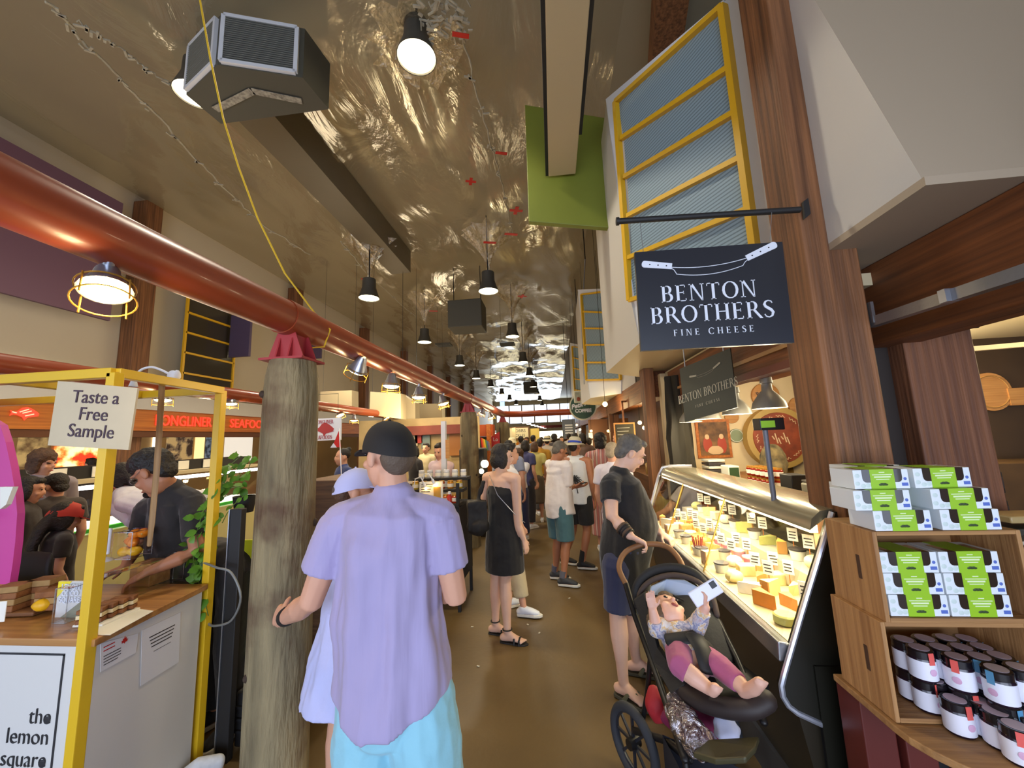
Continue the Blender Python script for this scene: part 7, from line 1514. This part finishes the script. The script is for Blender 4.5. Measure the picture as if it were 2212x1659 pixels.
for label, px, py, Y, rz, hr, hm, tc, hd, hat, fem in (('curly haired man in pale tee looking down, beside the pink panel', 92, 1000, 3.2, -2.0, 'curly', M_hbr, (150, 140, 150), (40, -10, 0), None, False), ('dark haired woman with shoulder bag nearest the pink panel', 58, 1058, 2.9, -.9, 'bob', M_hdk, (52, 44, 42), (0, -10, 0), None, True), ('dark haired visitor in profile below the curly haired man', 122, 1050, 3.1, 1.4, 'short', M_hdk, (64, 56, 52), (10, -14, 0), None, False), ('visitor with long dark hair in a red cap, bending behind the counter', 136, 1118, 2.7, -.4, 'long', M_hdk, (42, 36, 34), (0, -20, 0), ('cap', mat('red_cap', (196, 60, 48), .7)), True), ('dark haired person at the bright red poster', 197, 1003, 5.9, 1.5, 'short', M_hdk, (60, 50, 46), (0, 0, 0), None, False)):
    loc, h = headat(px, py, Y, rz, 1.6); jj = joints(loc, rz, h)
    person(label, loc, rz, h, jj, hd, M_skin, fem=fem, vox=.012, hair=(hr, hm), top=dict(kind='tee', m=fabric('c%d_%d_%d' % tc, tc), hem=.1), bottom=dict(kind='pants', m=fabric('c60_60_72', (60, 60, 72)), len=1.9), feet=('shoe', M_blk), hat=hat, hs=1.6/h)
for i, (px, py, Y, rgb, nm) in enumerate(((65, 1225, 2.3, (34, 30, 30), 'black chair back behind the booth counter'),)):
    c = at(px, py, Y=Y); t = thing('chair', nm, 'chair', c); o = MB().sweep([c+V((-.14, 0, 0)), c+V((0, .03, 0)), c+V((.14, 0, 0))], [(.09, .02)]*3, Z, 12); o.build('backrest', M_blk, t); MB().box(c+V((0, -.15, -.28)), (.36, .36, .04)).build('seat', M_blk, t, bev=.01)
    for sx in (-.14, .14):
        for sy_ in (-.3, .0): MB().tube([c+V((sx, sy_, -.28)), V((c.x+sx*1.1, c.y+sy_, 0))], .012, 6).build('leg', M_dmet, t)
c = at(118, 1232, Y=2.35); c.x = -2.85; o = MB().ell((c.x, 2.38, .68), (.09, .06, .1), n=10).build('blue_bag', mat('denim_blue', (70, 92, 150), .6)); remesh(o, .01, 2, .02, .06); tag(o, 'crumpled blue bag behind the booth counter by the chair', 'bag')
tag(MB().mm(-3.3, -2.75, 2.25, 2.5, 0, .6).build('low_bench', M_dbase, bev=.01), 'dark low bench behind the booth counter', 'bench')
# sneaker poking out behind the booth
p = at(418, 1638, Y=1.97); sk = thing('sneaker', 'white and grey sneaker on the floor behind the booth corner', 'shoe', p); d = V((-.6, -.6, 0)).normalized(); q = V((d.y, -d.x, 0))
g = lambda u, v, z: V((p.x, p.y, 0))+d*u+q*v+Z*z
mb = MB(); mb.sweep([g(-.1, 0, .06), g(-.02, 0, .075), g(.06, 0, .055), g(.12, 0, .04)], [(.033, .045), (.038, .055), (.042, .036), (.034, .024)], q, 12); o = mb.build('upper', mat('mesh_white', (206, 210, 218), .7, var=.2, vs=30), sk); remesh(o, .007, 2)
MB().sweep([g(-.12, 0, .013), g(0, 0, .013), g(.13, 0, .013)], [(.036, .013), (.043, .013), (.036, .013)], q, 12).build('sole', mat('orange_sole', (180, 100, 70), .6), sk)
mb = MB()
for k in range(3): mb.tube([g(.02+.025*k, -.035, .07-.008*k), g(.03+.025*k, 0, .1-.014*k), g(.02+.025*k, .035, .07-.008*k)], .004, 5)
mb.build('lace', M_blk, sk)
# ---------------------------------------------------------------- stroller with toddler
M_strf = mat('stroller_black', (28, 26, 26), .7, bump=.1, bs=60); M_tube = mat('stroller_frame', (34, 32, 32), .4, metal=.4); M_leather = mat('tan_leather', (128, 88, 54), .55); M_brown = mat('hood_lining_brown', (72, 58, 52), .75); M_lblue = mat('sunshade_blue', (172, 192, 226), .6); M_tyre = mat('tyre_grey', (44, 46, 52), .8); M_rim = mat('rim_dark', (30, 34, 44), .4)
sl = thing('stroller', 'black stroller with tan leather handle and folded hood beside the cheese case', 'stroller', at(1450, 1650, Z=0))
P = lambda x, y, Y: at(x, y, Y=Y)
hl = [P(1352, 1262, 2.28), P(1337, 1225, 2.34), P(1352, 1192, 2.4), P(1392, 1176, 2.42), P(1438, 1180, 2.38), P(1466, 1206, 2.3), P(1478, 1236, 2.24)]
MB().tube(crv(hl), .015, 12, True).build('handle_bar', M_leather, sl)
def frame(nm, pts, r=.013): MB().tube(pts, r, 10, True).build(nm, M_tube, sl)
frame('side_tube', [hl[0], P(1372, 1330, 2.2), P(1405, 1420, 2.05), P(1440, 1520, 1.86), P(1480, 1640, 1.66)], .016)
frame('side_tube', [hl[-1], P(1530, 1300, 2.12), P(1590, 1420, 1.92), P(1650, 1560, 1.68)], .014)
frame('rear_strut', [P(1405, 1420, 2.05), P(1398, 1500, 2.1), P(1384, 1580, 2.13)], .012)
frame('axle', [P(1372, 1578, 2.12), P(1440, 1600, 2.0), P(1490, 1640, 1.85)], .016)
# seat shell: back, sides, base
sb = [P(1418, 1300, 2.14), P(1520, 1300, 2.10), P(1560, 1400, 1.95), P(1490, 1440, 1.9)]
bk0, bk1 = (sb[0]+sb[1])/2, (sb[2]+sb[3])/2
m = MB(); m.sweep([bk0, bk0.lerp(bk1, .5), bk1+V((.0, 0, -.03))], [(.145, .03), (.15, .035), (.15, .04)], X, 16, True); o = m.build('seat_back', M_strf, sl); remesh(o, .01, 2)
m = MB(); m.sweep([bk1+V((0, .02, -.04)), bk1+V((.06, -.16, -.05))], [(.15, .035), (.15, .04)], X, 16, True); o = m.build('seat_base', M_strf, sl); remesh(o, .01, 2)
sd = [P(1368, 1295, 2.16), P(1390, 1280, 2.14), P(1420, 1400, 1.98), P(1480, 1480, 1.8), P(1448, 1500, 1.82), P(1410, 1430, 1.98)]
MB().slab(sd, V((.02, .03, 0))).build('side_wing', M_strf, sl, smooth=False, bev=.006)
# folded hood and pale blue sunshade
hc_ = P(1452, 1300, 2.16); m = MB()
arc = [P(1380, 1310, 2.2), P(1376, 1268, 2.22), P(1402, 1238, 2.22), P(1450, 1226, 2.2), P(1500, 1240, 2.16), P(1530, 1275, 2.12), P(1540, 1310, 2.08)]
m.sweep(crv(arc, 4), [(.017, .024)]*25, (0, 1, 0), 12); m.build('hood', M_strf, sl)
arc2 = [p+V((.004, -.03, -.026)) for p in arc]; MB().sweep(crv(arc2, 4), .013, (0, 1, 0), 10).build('hood_lining', M_brown, sl)
m = MB(); n0 = [P(1398, 1300, 2.12), P(1408, 1268, 2.16), P(1440, 1252, 2.17), P(1480, 1254, 2.15), P(1506, 1268, 2.12), P(1508, 1312, 2.08)]
m.slab(n0+[P(1470, 1296, 2.13), P(1430, 1290, 2.15)], (.0, .012, 0)); m.build('sunshade', M_lblue, sl, smooth=False)
MB().tube([P(1410, 1288, 2.1), P(1450, 1284, 2.1), P(1478, 1298, 2.08)], .005, 6).build('shade_trim', M_blk, sl)
# bumper leg rest and footboard
br_ = [P(1470, 1478, 1.86), P(1500, 1508, 1.78), P(1560, 1528, 1.68), P(1620, 1530, 1.62), P(1655, 1512, 1.62)]
m = MB(); m.sweep(crv(br_, 4), [(.034, .039)]*17, Z, 14); m.build('leg_rest', mat('leg_rest_brown', (46, 36, 34), .6), sl)
MB().slab([P(1530, 1596, 1.62), P(1640, 1590, 1.56), P(1632, 1612, 1.5), P(1610, 1636, 1.46), P(1545, 1640, 1.52), P(1496, 1625, 1.6)], (0, 0, -.02)).build('foot_board', mat('olive_plastic', (70, 66, 44), .45), sl, smooth=False, bev=.006)
bsk = [P(1425, 1520, 2.0), P(1600, 1520, 1.82), P(1640, 1600, 1.62), P(1500, 1630, 1.66)]
bfl = [V((p.x, p.y, .14)) for p in bsk]; 
m = MB(); m.face(bfl)
for a, b in ((0, 1), (1, 2), (3, 0)): m.face([bfl[a], bfl[b], V((bfl[b].x, bfl[b].y, .3)), V((bfl[a].x, bfl[a].y, .3))])
m.build('basket', mat('basket_mesh', (24, 24, 34), .8), sl, smooth=False)
def wheel(c, ax, r, w, nm):
    Mx = V(ax).normalized().to_track_quat('Z', 'Y').to_matrix()
    o = MB().torus(c, r-.022, .022, Mx, 40, 10).build('wheel', M_tyre, sl); KP = o
    m = MB()
    for k in range(8):
        a = k*PI/4; m.bar(c+Mx @ V((.02*math.cos(a), .02*math.sin(a), 0)), c+Mx @ V(((r-.035)*math.cos(a), (r-.035)*math.sin(a), 0)), .012, .01, Mx @ Z)
    m.torus(c, r-.042, .008, Mx, 36, 6); q = m.build('rim', M_rim, sl); q.parent = o
    MB().lathe([(.024, -.03), (.028, 0), (.024, .03)], c, 16, Mx).build('hub', M_tube, o)
wheel(V((P(1367, 1580, 2.14).x, 2.14, .165)), (.86, .5, 0), .165, .04, 'rear')
wheel(V((.86-.12, 2.3, .165)), (.86, .5, 0), .165, .04, 'rear')
for p in (P(1500, 1680, 1.62), P(1640, 1650, 1.5)): wheel(V((p.x, p.y, .09)), (.86, .45, 0), .09, .03, 'front')
frame('front_fork', [P(1480, 1640, 1.66), V((P(1500, 1680, 1.62).x, 1.62, .09))], .012)
# goods in the basket
o = MB().ell(P(1418, 1522, 2.02), (.05, .06, .075), n=10).build('red_bag', mat('red_cloth', (164, 30, 40), .7)); remesh(o, .008, 2, .02, .05); tag(o, 'bunched red cloth bag hanging at the rear of the stroller', 'bag')
o = MB().ell(P(1500, 1555, 1.86), (.14, .08, .06), n=10).build('magenta_blanket', mat('magenta_cloth', (112, 22, 62), .8)); remesh(o, .01, 2, .03, .07); tag(o, 'dark magenta blanket in the stroller basket', 'blanket')
o = MB().sweep([P(1455, 1515, 1.84), P(1475, 1560, 1.74), P(1510, 1600, 1.66)], [.035, .055, .06], X, 14).build('plastic_bag', film('bag_film', (226, 220, 226), .55, .15, .9, 16)); remesh(o, .008, 1, .04, .05); tag(o, 'crinkled clear plastic bag in the stroller basket', 'bag')
o = MB().ell(P(1568, 1575, 1.7), (.05, .04, .045), n=10).build('white_cloth', fabric('baby_cloth', (196, 198, 222))); remesh(o, .007, 2, .03, .05); tag(o, 'rumpled white cloth in the front of the stroller basket', 'cloth')
MB().slab([P(1390, 1262, 2.2), P(1394, 1258, 2.2), P(1398, 1268, 2.19), P(1392, 1276, 2.19)], (0, .004, 0)).build('side_tag', M_letw, sl, smooth=False)
# the child
M_flor = mat('floral_cotton', (206, 200, 204), .85, rgb2=(172, 120, 110), vs=22); nt = M_flor.node_tree; r_ = [n for n in nt.nodes if n.type == 'VALTORGB'][0]
for p_, cc in ((.4, (196, 190, 200)), (.46, (120, 124, 160)), (.5, (214, 208, 208)), (.56, (206, 170, 110)), (.62, (214, 210, 214))): e_ = r_.color_ramp.elements.new(p_); e_.color = (*lin(cc), 1)
M_leg = fabric('mauve_leggings', (170, 84, 124), .2); M_todd = mat('toddler_skin', (222, 172, 150), .5)
td = thing('person', 'toddler in floral top and mauve leggings reclining in the stroller, holding up a phone', 'person', P(1480, 1400, 1.95))
hd_ = P(1442, 1326, 2.02); nk = P(1456, 1345, 2.0); hp_ = P(1488, 1412, 1.86); ch = nk.lerp(hp_, .4)
up = (nk-hp_).normalized(); fwd = V((.3, -.85, .45)); fwd = (fwd-up*fwd.dot(up)).normalized(); rt_ = fwd.cross(up)   # child's own right = viewer's left
if rt_.x > 0: rt_ = -rt_
Hm = Matrix((-(-rt_), fwd, up)).transposed() if False else Matrix((rt_, fwd, up)).transposed()
Hm = Hm @ Matrix.Rotation(R(-8), 3, 'Y') @ Matrix.Rotation(R(14), 3, 'X'); k = .84
f = lambda x, y, z: hd_ + Hm @ (V((x, y, z))*k)
c = MB(); c.sweep([hp_-up*.05, hp_, ch, nk-up*.02], [(.07, .06), (.08, .07), (.078, .065), (.035, .035)], rt_, 14)
c.tube([nk-up*.03, hd_], .034, 10); c.ell(f(0, -.01, .03), (.08*k, .095*k, .086*k), Hm, 14); c.ell(f(0, .024, -.04), (.066*k, .064*k, .068*k), Hm, 12); c.tube([f(0, .088, .0), f(0, .099, -.02)], [.008*k, .012*k], 8, True)
for q in (-1, 1): c.ell(f(.04*q, .062, -.035), (.026*k, .02*k, .022*k), Hm, 8); c.ell(f(.078*q, -.01, -.01), (.01*k, .018*k, .026*k), Hm, 8)
shR, shL = nk+rt_*.075-up*.03, nk-rt_*.075-up*.03
elR, wrR = P(1420, 1362, 1.92), P(1410, 1318, 1.92); elL, wrL = P(1506, 1350, 1.9), P(1524, 1312, 1.86)
for a, b, w, d, n, q, cu in ((shR, elR, wrR, V((-.1, .0, 1)), V((0, -.5, .1)), 1, .18), (shL, elL, wrL, V((.2, .0, .9)), V((-.6, .6, .1)), -1, .75)):
    c.tube([a, a.lerp(b, .5), b, b.lerp(w, .5), w], [.032, .03, .027, .025, .019], 10, True); hand(c, w, d, n, q, .56, cu, .0042)
feetp = []
for kn, an, to in ((P(1470, 1440, 1.72), P(1532, 1488, 1.66), P(1546, 1494, 1.63)), (P(1556, 1440, 1.74), P(1614, 1492, 1.62), P(1642, 1482, 1.56))):
    hj = hp_+(rt_ if kn.x < hp_.x+.03 else -rt_)*.045
    c.tube([hj, hj.lerp(kn, .5), kn, kn.lerp(an, .5), an], [.05, .046, .038, .034, .023], 12, True); c.tube([an-(to-an)*.3, an.lerp(to, .5), to+V((0, 0, .01))], [.022, .024, .02], 10, True); feetp.append((hj, kn, an, to))
    for j in range(5): b_ = to+V((-.016+.008*j, -.004, .018-.003*j)); c.tube([b_, b_+V((.004, -.008, .012))], [.0065, .005], 6, True)
o = c.build('body', M_todd, td); remesh(o, .0042, 2)
m = MB(); m.ell(f(0, -.026, .044), (.087*k, .096*k, .088*k), Hm, 14); m.ell(f(.03, -.05, -.03), (.085*k, .06*k, .08*k), Hm, 10); m.ell(f(-.06, .0, -.02), (.03*k, .05*k, .06*k), Hm, 8); m.ell(f(.06, .0, -.02), (.03*k, .05*k, .07*k), Hm, 8); m.ell(f(.0, .06, .075), (.05*k, .03*k, .025*k), Hm, 8)
o = m.build('hair', mat('toddler_hair', (104, 84, 66), .65, var=.3, vs=40, bump=.4, bs=90), td); remesh(o, .006, 2, .012, .02)
for q in (-1, 1): MB().ell(f(.032*q, .086, .008), (.013*k, .006*k, .008*k), Hm, 8).build('eye', M_eye, td)
MB().ell(f(0, .0855, -.052), (.02*k, .008*k, .013*k), Hm, 8).build('mouth', mat('open_mouth', (140, 62, 60), .5), td)
m = MB(); m.sweep([hp_+up*.01, ch, nk-up*.025], [(.095, .08), (.092, .076), (.045, .045)], rt_, 14); m.sweep([shR, nk-up*.03, shL], .042, up, 10)
m.tube([shR, shR.lerp(elR, .6), elR, elR.lerp(wrR, .45)], [.044, .042, .038, .034], 12); m.tube([shL, shL.lerp(elL, .6), elL, elL.lerp(wrL, .8)], [.044, .042, .038, .03], 12)
o = m.build('shirt', M_flor, td); remesh(o, .006, 2, .012, .05)
m = MB(); m.ell(hp_-up*.01, (.088, .075, .06), Hm, 12)
for i, (hj, kn, an, to) in enumerate(feetp): m.tube([hj, hj.lerp(kn, .5), kn, kn.lerp(an, .25 if i == 0 else .72)], [.056, .053, .045, .042 if i == 0 else .036], 12)
o = m.build('leggings', M_leg, td); remesh(o, .006, 2, .006, .06)
m = MB(); m.sweep([hp_+rt_*.1+fwd*.03+up*.02, hp_+fwd*.085+up*.01, hp_-rt_*.1+fwd*.03+up*.02], [(.03, .012)]*3, up, 10); m.sweep([hp_+fwd*.085+up*.01, hp_+fwd*.09-up*.06, hp_+fwd*.06-up*.12], [(.045, .014), (.04, .016), (.035, .014)], rt_, 10)
m.build('harness', M_blk, sl)
ph = P(1524, 1280, 1.86); xdp = (P(1553, 1262, 1.86)-P(1494, 1298, 1.86)).normalized(); zup = V((0, -1, .25)).normalized(); ydp = zup.cross(xdp).normalized(); zup = xdp.cross(ydp)
pt_ = thing('phone', 'white cased phone held up by the toddler', 'phone', ph); Mx = Matrix((xdp, ydp, zup)).transposed()
MB().box(ph, (.135, .066, .01), M=Mx).build('case', mat('phone_case', (226, 226, 240), .3), pt_, bev=.006, smooth=False)
MB().box(ph+xdp*.045+ydp*.012+zup*.006, (.026, .026, .003), M=Mx).build('camera_bump', M_dmet, pt_, bev=.003, smooth=False)
